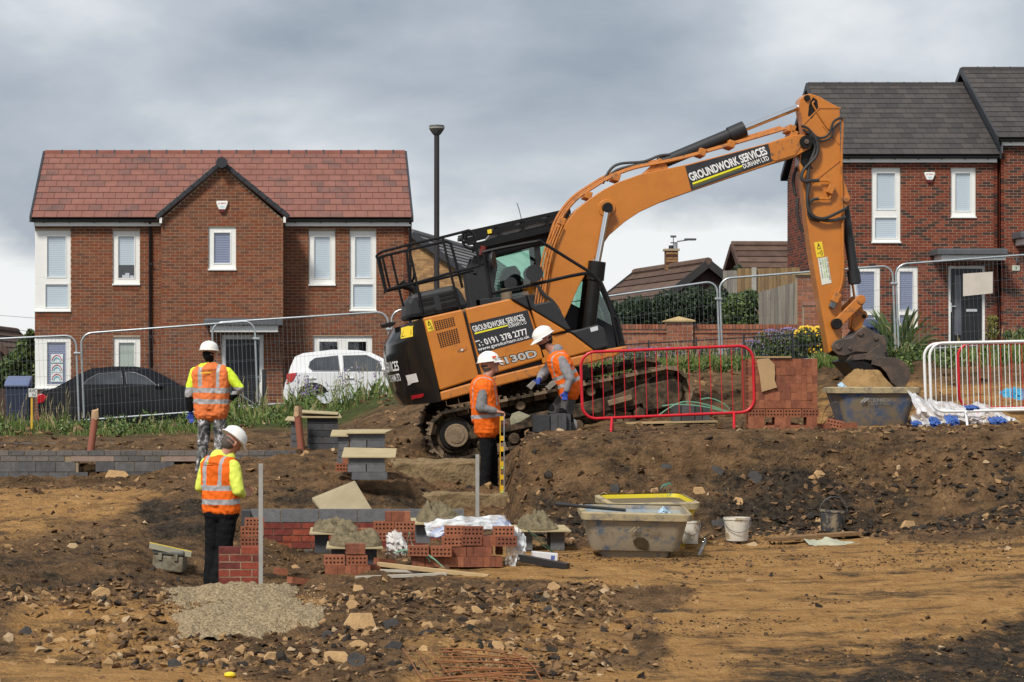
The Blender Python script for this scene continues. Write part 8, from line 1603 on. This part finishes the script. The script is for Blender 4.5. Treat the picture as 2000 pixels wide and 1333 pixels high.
def person(label, s, foot, J, f, mats, cfg):
    base = P(*foot, s); o = thing('person', label, 'person', base); j = {k: P(v[0], v[1], s, v[2] if len(v) > 2 else 0) for k, v in J.items()}; pr = []; A = pr.append
    f = Vector(f).normalized(); H = j['head']; neck = j['neck']; upv = (H - neck).normalized() * 0.5 + Vector((0, 0, 0.8)); upv = (upv - upv.dot(f) * f).normalized(); rt = f.cross(upv)
    W_ = cfg.get('wide', 1.0); pel = j['pelvis']; chest = (j['shL'] + j['shR']) / 2; ax = (chest - pel); low = cfg.get('low', 'top')
    sl, sr = j['shL'], j['shR']; lat = (sr - sl).normalized()
    # trunk
    for sh, hp in ((sl, j['hipL']), (sr, j['hipR'])):
        m_ = sh.lerp(hp, 0.5) + (pel + ax * 0.5 - sh.lerp(hp, 0.5)) * 0.22
        shi = sh + (chest - sh) * 0.30; A((shi - ax * 0.06, m_, 0.100 * W_, 0.105 * W_, 'top')); A((m_, hp + ax.normalized() * 0.06, 0.105 * W_, 0.112 * W_, low)); A((shi + ax * 0.02, sh, 0.082, 0.075, 'sleeve'))
    A((chest - ax * 0.02, pel + ax * 0.12, 0.125 * W_, 0.128 * W_, 'top')); A((j['hipL'], j['hipR'], 0.115, 0.115, 'leg')); A((chest + ax.normalized() * 0.02, neck, 0.075, 0.06, cfg.get('collar', 'top'))); A((neck - upv * .02, H - upv * 0.06, 0.058, 0.055, cfg.get('neckt', 'skin')))
    for e_ in cfg.get('hood', ()): A((P(*e_[0], s), P(*e_[1], s), e_[2], e_[3], 'hood'))
    # arms and legs
    for sd_ in 'LR':
        sh, el, wr = j['sh' + sd_], j['el' + sd_], j['wr' + sd_]; A((sh, el, 0.076, 0.068, 'sleeve')); fm = 'cuff' if 'cuff' in mats else 'sleeve'
        A((el, el.lerp(wr, 0.82), 0.060, 0.046, fm)); A((el.lerp(wr, 0.82), wr, 0.033, 0.030, cfg.get('hand' + sd_, 'skin')))
        hd = j.get('hd' + sd_); hand(pr, wr, (hd - wr) if hd else (wr - el), cfg.get('palm' + sd_, (0, -1, 0.2)), cfg.get('hand' + sd_, 'skin'), cfg.get('curl', 0.55))
        hp, kn, an, to = j['hip' + sd_], j['kn' + sd_], j['an' + sd_], j['to' + sd_]; A((hp, kn, 0.104, 0.080, 'leg')); km = 'knee' if 'knee' in mats else 'leg'
        A((kn, an, 0.078, 0.066, km if km == 'knee' and cfg.get('fullknee') else 'leg')); A((an + Vector((0, 0, -.01)), an + Vector((0, 0, -.045)), 0.05, 0.048, 'boot')); A((an + Vector((0, 0, -.05)), to, 0.045, 0.038, 'boot'))
        if km == 'knee': A((kn + (an - kn) * -0.15, kn + (an - kn) * 0.35, 0.081, 0.076, 'knee'))
    # head
    hm = cfg.get('hairtag', 'hair'); A((H - f * .025 + upv * .015, H + f * .02 + upv * .015, 0.083, 0.082, 'skin')); A((H + upv * .05, H + upv * .03 + f * .02, 0.075, 0.078, hm)); A((H - f * .03 + upv * .0, H - f * .035 - upv * .02, 0.084, 0.074, hm)); A((H - upv * .03 + f * .02, H - upv * .082 + f * .05, 0.066, 0.040, cfg.get('jaw', 'skin')))
    A((H + f * .088 + upv * .012, H + f * .112 - upv * .022, 0.011, 0.015, 'skin')); A((H + f * .08 - upv * .052 + rt * .012, H + f * .08 - upv * .052 - rt * .012, 0.016, 0.016, cfg.get('jaw', 'skin'))); A((H + f * .078 + upv * .035 - rt * .03, H + f * .078 + upv * .035 + rt * .03, 0.018, 0.018, 'skin'))
    for sg in (-1, 1): A((H + rt * sg * .083 + upv * .015 - f * .005, H + rt * sg * .083 - upv * .018, 0.017, 0.012, 'skin'))
    skin_mesh('body', pr, mats, o, 0.0095, 0.008, ('top', 'sleeve', 'leg', 'hood', 'cuff', 'low'), cfg.get('paint'))
    for sg in (-1, 1): g = M(); g.ell(H + rt * sg * .032 + f * .083 + upv * .018, (.012, .012, .009), 8); g.build('eye', BLKC, o)
    # vest over the trunk
    if cfg.get('vest'):
        vm, sh_, hem = cfg['vest']; vp = []; t0 = hem; bb_ = []
        for sh, hp in ((sl, j['hipL']), (sr, j['hipR'])):
            m_ = sh.lerp(hp, 0.5) + (pel + ax * 0.5 - sh.lerp(hp, 0.5)) * 0.22; shi = sh + (chest - sh) * 0.30; b_ = (hp + (m_ - hp) * t0)
            vp += [(shi - ax * 0.06, m_, 0.114 * W_, 0.119 * W_, 'v'), (m_, b_, 0.119 * W_, 0.124 * W_, 'v'), (shi + ax * 0.03, shi + (sh - shi) * 0.45, 0.090, 0.080, 'v')]; bb_.append(b_)
        vp += [(bb_[0], bb_[1], 0.124 * W_, 0.124 * W_, 'v'), (chest - ax * 0.02, pel + ax * max(.14, hem), 0.138 * W_, 0.150 * W_, 'v'), (sl + (chest - sl) * .4 + ax * .05, sr + (chest - sr) * .4 + ax * .05, .085, .085, 'v')]
        P0, AX, LT = np.array(pel), np.array(ax), np.array(lat); AL = float(AX @ AX); CH = np.array(chest)
        def vpaint(C, ft, nm):
            t_ = ((C - P0) @ AX) / AL; x_ = (C - CH) @ LT; r_ = np.zeros(len(C), int)
            for a, b in sh_['bands']: r_[(t_ > a) & (t_ < b)] = 1
            a, b, c = sh_['straps']; r_[(np.abs(x_ - sh_.get('off', 0)) > a) & (np.abs(x_ - sh_.get('off', 0)) < b) & (t_ > c)] = 1
            return r_
        vo = skin_mesh('vest', vp, {'v': vm, 'b': BAND}, o, 0.009, 0.012, ('v',), vpaint, 4)
        if cfg.get('print'):
            (x0, y0), (x1, y1), hh, dy = cfg['print']; a, b = P(x0, y0, s, dy), P(x1, y1, s, dy); text('print', 'GROUNDWORK SERVICES', a, b - a, Vector((0, 0, hh / s)), BLKC, vo, 0.01)
            g = M(); q = a + Vector((0, .002, -0.6 * hh / s)); g.bar(q, q + (b - a) * .68, .003, .35 * hh / s, (0, 0, 1)); g.build('print_line', cfg.get('printcol', BLKC), vo)
    # helmet
    ht = cfg.get('helmet')
    if ht:
        tl = R(cfg.get('tilt', 8)); fr = (f * math.cos(tl) - upv * math.sin(tl)).normalized(); uu = rt.cross(fr).normalized(); rot = Matrix((fr, uu.cross(fr), uu)).transposed(); c = H + uu * .045 - fr * .012; g = M()
        prof = [(0.150, -.004), (0.152, .004), (0.134, .010), (0.131, .03), (0.124, .062), (0.104, .096), (0.072, .118), (0.035, .129), (0.001, .132)]; g.lathe(prof, c, 28, sx=1.06, sy=0.92, rot=rot)
        g.lathe([(0.128, .0), (0.118, .05), (0.08, .10), (0.001, .12)], c, 24, sx=1.04, sy=.9, rot=rot); h_ = g.build('helmet', ht, o, smooth=50)
        g = M(); n = 14; top = []; 
        for i in range(n + 1): a = R(-62 + 124 * i / n); top.append((Vector((.145 * math.cos(a) * 1.06, .145 * math.sin(a) * .92, .004)), Vector(((.145 + .055 * math.cos(a * 1.25)) * math.cos(a) * 1.06, .15 * math.sin(a) * .92, -.016))))
        vs = [c + rot @ p for p, q in top] + [c + rot @ q for p, q in top]; vs += [v - uu * .005 for v in vs]; m_ = 2 * (n + 1)
        g.add(vs, [(i, i + 1, n + 2 + i, n + 1 + i) for i in range(n)] + [(m_ + n + 1 + i, m_ + n + 2 + i, m_ + i + 1, m_ + i) for i in range(n)] + [(n + 1 + i, n + 2 + i, m_ + n + 2 + i, m_ + n + 1 + i) for i in range(n)]); g.build('peak', ht, h_, smooth=50)
        for k in (-.035, 0, .035):
            g = M(); pts = [c + rot @ Vector((.139 * math.cos(R(t_)), k, .006 + .128 * math.sin(R(t_)) * (1 - abs(k) * 1.5))) for t_ in range(25, 156, 13)]; g.tube(pts, .006, 5); g.build('ridge', ht, h_, smooth=50)
        if cfg.get('badge'): g = M(); p = c + rot @ Vector((.085, -.113 if cfg['badge'] > 0 else .113, .05)); g.obox(p, (.024, .004, .013), rot); g.build('badge', mat('helmet_badge', (0.70, 0.10, 0.02), 0.5), h_)
    return o
# nearest bricklayer: back view, looking down at his hands
person('worker in yellow hoodie and orange vest standing behind the new brick pier', 189, (418, 1148), dict(head=(453, 866), neck=(440, 888), shL=(404, 909, .13), shR=(455, 911, -.13), pelvis=(431, 990), hipL=(418, 1002, .04), hipR=(446, 1002, -.04), knL=(415, 1075, .06), knR=(437, 1078, -.01), anL=(409, 1137, .0), anR=(423, 1138, -.07), toL=(414, 1146, .17), toR=(430, 1148, .1), elL=(392, 953, .16), wrL=(410, 968, .34), elR=(466, 956, -.19), wrR=(474, 967, .0), hdR=(483, 962, .08)),
       (.72, .5, -.5), {'top': HVY2, 'sleeve': HVY2, 'leg': BLKC, 'skin': SKIN, 'hair': HAIR, 'boot': BOOTB, 'hood': HVY2, 'low': BLKC}, dict(vest=(HVO, dict(bands=((.06, .19), (.40, .53)), straps=(.085, .135, .5)), .18), helmet=HELM, tilt=10, collar='hood', hood=[((425, 893), (448, 893), .075, .065), ((415, 906), (436, 898), .06, .07), ((420, 914), (432, 908), .05, .055)], print=((398, 905), (426, 907), 4, -.2)))
# worker in camouflage trousers, hand on hip
def camo_paint(C, ft, nm):
    return ft
person('worker in yellow hooded coat and camouflage trousers with hand on hip', 145, (408, 928), dict(head=(409, 692), neck=(409, 711), shL=(381, 728, .03), shR=(444, 728, -.08), pelvis=(412, 800), hipL=(399, 806, .02), hipR=(427, 806, -.02), knL=(398, 855, .0), knR=(430, 855, -.02), anL=(391, 915, -.05), anR=(427, 912, 0), toL=(384, 924, .1), toR=(431, 920, .16), elL=(369, 770, .02), wrL=(372, 806, .04), hdL=(374, 820, .04), elR=(468, 758, -.1), wrR=(451, 780, -.04), hdR=(440, 790, .1)),
       (.45, .88, .0), {'top': HVY, 'sleeve': HVY, 'cuff': BLKC, 'leg': CAMO, 'skin': SKIN, 'hair': BLKC, 'boot': BOOT, 'hood': HVY, 'low': BLKC, 'glove': GLV, 'band': BAND}, dict(wide=1.12, low='low', vest=(HVO2, dict(bands=((.16, .29), (.46, .59)), straps=(.10, .15, .62)), .02), helmet=HELM, tilt=4, collar='hood', neckt='hair', handL='glove', hood=[((395, 720), (424, 720), .07, .07), ((408, 728), (410, 733), .06, .055)], print=((391, 727), (423, 725), 4, -.19), printcol=YEL2,
       paint=lambda C, ft, nm: np.where(ft == nm.index('cuff'), np.where(((C[:, 2] > (YH - 771) / 145) & (C[:, 2] < (YH - 764) / 145)) | ((C[:, 2] > (YH - 758) / 145) & (C[:, 2] < (YH - 750) / 145)), nm.index('band'), ft), np.where((ft == nm.index('sleeve')) & (C[:, 2] < (YH - 757) / 145), nm.index('band'), ft))))
# worker with the level, in profile, looking up
person('worker in orange vest and grey sleeves holding a yellow spirit level', 154, (958, 962), dict(head=(957, 714), neck=(949, 737), shL=(944, 757, .19), shR=(943, 757, -.19), pelvis=(950, 822), hipL=(953, 836, .09), hipR=(949, 836, -.09), knL=(962, 896, .12), knR=(949, 898, -.1), anL=(964, 946, .12), anR=(947, 949, -.1), toL=(986, 957, .14), toR=(970, 960, -.12), elL=(968, 795, .26), wrL=(983, 818, .18), hdL=(989, 832, .16), elR=(936, 797, -.27), wrR=(967, 804, -.30), hdR=(980, 806, -.3)),
       (.84, -.12, .32), {'top': GREYC, 'sleeve': GREYC, 'leg': BLKC, 'skin': SKIN, 'hair': HAIR, 'boot': BOOT, 'low': GREYC, 'hood': GREYC}, dict(vest=(HVO, dict(bands=((.09, .2),), straps=(.10, .15, .42)), .0), helmet=HELM, tilt=14, badge=1, curl=1.0, palmR=(0, 0, -1), wide=1.28))
# worker bending over the blocks
person('bending worker in grey hoodie, open orange vest and blue gloves', 150, (1098, 855), dict(head=(1063, 664), neck=(1082, 685), shL=(1094, 705, -.19), shR=(1086, 705, .19), pelvis=(1113, 757), hipL=(1111, 767, -.09), hipR=(1113, 767, .09), knL=(1104, 810, -.11), knR=(1084, 806, .12), anL=(1116, 846, -.1), anR=(1078, 846, .13), toL=(1098, 854, -.14), toR=(1060, 854, .12), elL=(1109, 741, -.27), wrL=(1101, 765, -.29), hdL=(1098, 780, -.29), elR=(1062, 735, .22), wrR=(1053, 742, .0), hdR=(1047, 752, -.04)),
       (-.84, -.25, -.30), {'top': MARL, 'sleeve': MARL, 'leg': TRG, 'skin': SKIN, 'hair': DHAIR, 'boot': BOOTB, 'hood': MARL, 'low': TRG, 'glove': GLV, 'knee': BLKC, 'beard': DHAIR}, dict(vest=(HVO, dict(bands=((.12, .24), (.40, .52)), straps=(.10, .15, .55)), .04), helmet=HELM, tilt=10, jaw='beard', handL='glove', handR='glove', collar='hood', hood=[((1088, 684), (1094, 694), .075, .07), ((1082, 690), (1092, 700), .07, .07)], curl=0.8, wide=1.14))
# driver behind the cab glass
sD = F / (yc0 + 0.62)
person('driver in orange vest seated inside the excavator cab', sD, (1035, 612), dict(head=(1037, 536), neck=(1034, 551), shL=(1032, 562, .19), shR=(1032, 562, -.19), pelvis=(1024, 602), hipL=(1026, 604, .09), hipR=(1026, 604, -.09), knL=(1068, 600, .1), knR=(1068, 600, -.1), anL=(1076, 640, .1), anR=(1076, 640, -.1), toL=(1092, 646, .1), toR=(1092, 646, -.1), elL=(1040, 590, .24), wrL=(1070, 590, .2), elR=(1040, 590, -.24), wrR=(1070, 590, -.2)),
       (.95, -.1, -.1), {'top': HVO, 'sleeve': HVO, 'leg': BLKC, 'skin': SKIN, 'hair': DHAIR, 'boot': BOOTB, 'low': BLKC, 'hood': HVO}, dict(vest=(HVO, dict(bands=((.2, .32),), straps=(.1, .15, .4)), .1), helmet=None))
# held tools
sl_ = 154.0; yq = F / sl_ - .38; lv = thing('spirit_level', 'long yellow spirit level standing upright in the worker hand', 'level', (P(976, 0, sl_).x, yq, P(0, 963, sl_).z))
a, b = P(976, 813, sl_), P(976.5, 963, sl_)
LY = mat('level_yellow', (0.66, 0.38, 0.01), 0.45, 0.1)
for dx in (-.024, .024): g = M(); g.box(a.x + dx - .005, a.x + dx + .005, yq - .012, yq + .012, b.z, a.z); g.build('rail', LY if dx < 0 else GALV, lv)
for t_ in (0.0, .22, .36, .55, .72, .86): g = M(); z = a.z + (b.z - a.z) * t_; g.box(a.x - .0195, a.x + .0185, yq - .012, yq + .012, z - .09 if t_ else z - .05, z - .03 if t_ else z); g.build('web', LY, lv)
for t_ in (.66, .97): g = M(); z = a.z + (b.z - a.z) * t_; g.cyl((a.x, yq - .016, z), (a.x, yq + .016, z), .017, n=12); g.build('vial', mat('vial_green', (0.45, 0.60, 0.10), 0.2), lv)
tr = thing('trowel', 'mortar-covered trowel held out by the worker with the level', 'trowel', P(990, 812, 154)); g = M(); g.prism(pp([(992, 818), (996, 808), (1010, 803), (1032, 812), (1012, 824), (994, 830)], 154), F / 154 - .30, F / 154 - .285); g.build('blade', mat('mortar_blade', (0.30, 0.28, 0.19), 0.8, 0.25, 14.0, 0.4), tr, fix=True, bevel=.004)
g = M(); g.cyl(P(993, 811, 154, -.29), P(978, 806, 154, -.29), .014, n=8); g.build('handle', BLKC, tr, smooth=40)
bg_ = thing('block_grab', 'pair of grey grab plates carried in the blue gloves', 'tool', P(1050, 748, 150)); 
for q in ([(1028, 755), (1040, 744), (1046, 748), (1036, 762)], [(1064, 756), (1078, 744), (1086, 750), (1070, 763)]): g = M(); g.prism(pp(q, 150), F / 150 - .14, F / 150 + .02); g.build('plate', mat('grab_grey', (0.22, 0.20, 0.17), 0.8), bg_, fix=True, bevel=.005)
for dy in (-.1, -.03): g = M(); g.cyl(P(1036, 752, 150, dy), P(1078, 752, 150, dy), .012, n=8); g.build('bar', BLKC, bg_, smooth=40)
# ---------------------------------------------------------------- clods, stones and broken slabs
def rock(rd, n=9, flat=0.6):
    pts = [Vector((rd.gauss(0, 1), rd.gauss(0, 1), rd.gauss(0, 1))).normalized() * rd.uniform(0.75, 1.1) for _ in range(n)]; bm = bmesh.new()
    for p in pts: bm.verts.new((p.x, p.y * 0.8, p.z * flat))
    r_ = bmesh.ops.convex_hull(bm, input=bm.verts); bmesh.ops.delete(bm, geom=[v for v in bm.verts if not v.link_faces], context='VERTS'); bm.verts.index_update()
    vs = np.array([v.co[:] for v in bm.verts]); fs = [[v.index for v in f.verts] for f in bm.faces]; bm.free(); return vs, fs
rd = random.Random(77); ROCKS = [rock(rd, rd.choice([8, 9, 10]), rd.uniform(0.45, 0.85)) for _ in range(16)]
STONE = [mat('stone_tan', (0.29, 0.18, 0.088), 0.98, 0.25, 12.0, 0.3, spec=0.1), mat('clod_brown', (0.165, 0.098, 0.05), 0.98, 0.3, 14.0, 0.5, 60.0, spec=0.1), mat('shale_black', (0.035, 0.029, 0.024), 0.95, 0.4, 14.0, 0.3, spec=0.1), mat('stone_pale', (0.36, 0.26, 0.155), 0.98, 0.2, 12.0, 0.2, spec=0.1), mat('clod_dark', (0.085, 0.052, 0.031), 0.98, 0.3, 14.0, 0.5, 60.0, spec=0.1)]
def scatter(name, n, u0, u1, y0, y1, smin, smax, wt, seed, dens=None, power=2.2):
    r_ = np.random.default_rng(seed); k = int(n * 2.2); Y = y0 + (y1 - y0) * r_.random(k) ** 0.85; u = r_.uniform(u0, u1, k); X = (u - CX) * Y / F; Z = ground_z(X, Y); py = YH - Z * F / Y; sa_, da_ = soil_masks(u, py, X, Y); cl = fbm(X, Y, 0.8, 3, seed)
    ok = (r_.random(k) < np.clip((1.0 - 0.93 * sa_) * (0.55 + 1.4 * cl), 0.02, 1)) if dens is None else dens(u, py, X, Y, sa_, da_, cl, r_)
    idx = np.nonzero(ok)[0][:n]; V = []; Fc = []; Mi = []; off = 0
    for i in idx:
        vs, fs = ROCKS[r_.integers(16)]; sz = smin + (smax - smin) * r_.random() ** power; a = r_.uniform(0, 6.28); c, s_ = math.cos(a), math.sin(a); t_ = r_.uniform(-.5, .5)
        q = vs * sz; q = np.stack([q[:, 0] * c - q[:, 1] * s_, q[:, 0] * s_ + q[:, 1] * c, q[:, 2] + q[:, 0] * t_ * .6], 1) + [X[i], Y[i], Z[i] + sz * .02]; V.append(q); Fc += [[v + off for v in f] for f in fs]; off += len(vs)
        w_ = wt(sa_[i], da_[i]); Mi += [int(r_.choice(5, p=w_))] * len(fs)
    me = bpy.data.meshes.new(name); me.from_pydata(np.concatenate(V).tolist(), [], Fc)
    for m in STONE: me.materials.append(m)
    me.polygons.foreach_set('material_index', Mi); me.update(); o = bpy.data.objects.new(name, me); COL.objects.link(o); return tag(o, kind='stuff')
def wts(sa_, da_):
    w_ = np.array([0.10 + 0.3 * sa_, 0.46, 0.05 + 1.0 * da_, 0.05 + 0.05 * sa_, 0.42]); return w_ / w_.sum()
scatter('rubble', 10000, -120, 2100, 21.8, 34.5, 0.008, 0.07, wts, 101, None, 4.5)
scatter('soil_clods', 7000, -120, 2100, 34.0, 47.5, 0.012, 0.10, wts, 103, dens=lambda u, py, X, Y, sa_, da_, cl, r_: r_.random(len(u)) < np.clip(0.5 + 1.3 * cl, .02, 1), power=4.0)
scatter('bank_clods', 5000, 1010, 2080, 29.8, 33.4, 0.009, 0.085, wts, 105, dens=lambda u, py, X, Y, sa_, da_, cl, r_: r_.random(len(u)) < np.clip(0.5 + 1.5 * cl, .05, 1) * np.clip((py - 840) / 110, .12, 1), power=3.6)
scatter('front_rubble', 8000, -100, 1330, 22.3, 26.6, 0.007, 0.085, lambda a, b: np.array([.22, .36, .14, .03, .25]), 107, dens=lambda u, py, X, Y, sa_, da_, cl, r_: (r_.random(len(u)) < np.clip(0.6 + 1.4 * cl, .05, 1)) & (py > 1105 + 25 * cl) & (py < 1300 + 30 * cl + 30 * (u > 420)) & ~((u > 330) & (u < 630) & (py < 1235)) & (u + 120 * cl < 1290 - 0.4 * (py - 1120)), power=4.2)
scatter('footing_pebbles', 2200, 325, 640, 24.9, 27.0, 0.008, 0.03, lambda a, b: np.array([.3, .1, .05, .5, .05]), 109, dens=lambda u, py, X, Y, sa_, da_, cl, r_: py < 1245 + 30 * cl)
scatter('sand_crumbs', 11000, 820, 2100, 21.6, 30.4, 0.005, 0.030, lambda a, b: np.array([.05, .25, .25, .02, .43]), 111, dens=lambda u, py, X, Y, sa_, da_, cl, r_: r_.random(len(u)) < np.clip(5.0 * (fbm(X * .45 + Y * .25, Y * 1.5 - X * .3, 1.0, 4, 131) - .06), .012, 1), power=3.5)
# slabs large enough to pick out one by one
def slab(px, py, s, wpx, hpx, m, label, group, seed, yaw=0.0, lean=35.0, th=0.4):
    rd = random.Random(seed); Yh = hit(px, py); s = F / Yh; c = P(px, py, s, -0.02) + Vector((0, 0, .015)); n = rd.choice([5, 6, 6, 7]); pts = []
    for k in range(n): a = 6.283 * k / n + rd.uniform(-.35, .35); r_ = rd.uniform(.8, 1.1); pts.append(Vector((math.cos(a) * wpx / s / 2 * r_, 0, math.sin(a) * hpx / s / 2 * r_)))
    rot = Matrix.Rotation(R(yaw), 3, 'Z') @ Matrix.Rotation(R(-lean), 3, 'X'); g = M(); t_ = th * hpx / s
    f = [c + rot @ p for p in pts]; b = [c + rot @ (p * rd.uniform(.82, .98) + Vector((0, t_, 0))) for p in pts]; mid = [c + rot @ (p * 1.03 + Vector((0, t_ * .3, rd.uniform(-.01, .01)))) for p in pts]
    g.add(f + mid + b, [tuple(range(n)), tuple(range(3 * n - 1, 2 * n - 1, -1))] + [(i, i + n, (i + 1) % n + n, (i + 1) % n) for i in range(n)] + [(i + n, i + 2 * n, (i + 1) % n + 2 * n, (i + 1) % n + n) for i in range(n)])
    return tag(g.build('broken_slab', m, None, bevel=.006, fix=True, loc=c), label, 'stone', group)
TANS = mat('slab_tan', (0.40, 0.255, 0.125), 0.95, 0.2, 8.0, 0.5, 40.0); GREYS = mat('slab_dark', (0.055, 0.052, 0.05), 0.9, 0.35, 8.0, 0.4, 40.0)
BIG = [(706, 1228, 208, 70, 52, 0), (656, 1290, 220, 52, 30, 0), (697, 1292, 221, 36, 26, 1), (765, 1225, 208, 36, 32, 1), (692, 1187, 200, 30, 22, 0), (834, 1227, 209, 26, 16, 0), (926, 1222, 208, 30, 14, 0), (972, 1270, 217, 28, 30, 0), (995, 1262, 216, 22, 14, 0), (932, 1196, 203, 28, 18, 0), (815, 1163, 197, 26, 16, 0), (826, 1273, 218, 22, 16, 0), (770, 1268, 217, 34, 22, 1), (700, 1265, 217, 40, 22, 0), (640, 1246, 212, 28, 20, 1), (835, 1238, 210, 38, 10, 1), (1080, 1152, 194, 26, 18, 0), (1090, 1250, 214, 24, 12, 0), (1012, 1158, 195, 22, 12, 1), (1070, 1196, 203, 18, 16, 1), (52, 1240, 212, 28, 22, 1), (118, 1254, 214, 30, 12, 0), (200, 1166, 198, 40, 26, 0), (180, 1240, 212, 24, 16, 0), (205, 1213, 206, 20, 14, 0), (100, 1295, 221, 26, 12, 0), (320, 1280, 219, 20, 18, 0), (340, 1302, 224, 34, 18, 1), (398, 1285, 220, 18, 16, 0), (400, 1300, 224, 30, 14, 1), (296, 1275, 219, 34, 22, 0), (437, 1296, 223, 24, 14, 0), (530, 1287, 220, 34, 18, 0), (590, 1285, 220, 24, 14, 0), (1396, 925, 166, 30, 22, 1), (1365, 962, 169, 26, 18, 0), (1405, 1025, 173, 30, 22, 1), (1475, 935, 166, 28, 24, 1), (1280, 962, 169, 26, 14, 0), (1600, 1022, 172, 20, 16, 0), (1605, 1036, 172, 22, 12, 0), (1775, 1030, 171, 34, 22, 0), (1200, 958, 168, 22, 16, 1), (1300, 915, 164, 22, 16, 1), (700, 1153, 196, 22, 14, 0), (182, 918, 140, 38, 26, 0), (226, 932, 141, 44, 22, 0), (1600, 930, 165, 24, 18, 0), (1440, 985, 170, 24, 18, 0)]
for i, (x_, y_, s_, w_, h_, k) in enumerate(BIG):
    fr_ = y_ > 1100; big = w_ * h_ > 1500
    lab = (('large flat tan sandstone slab in the rubble slope below the bricks' if i == 0 else 'broad tan slab low in the front rubble slope') if big and fr_ else (('broken dark shale slab in the front rubble slope' if k else 'broken tan stone in the front rubble slope') if fr_ else (('dark stone lodged in the cut bank face' if k else 'tan stone lodged in the cut bank face') if x_ > 600 else 'brown clod fallen against the foundation wall')))
    slab(x_, y_ + 0, s_, w_ * 1.1, h_ * 1.3, GREYS if k else TANS, lab, ('stones in the front slope' if fr_ else ('stones in the cut bank' if x_ > 600 else 'clods by the foundation wall')), 300 + i, rd.uniform(-25, 25), rd.uniform(4, 28))
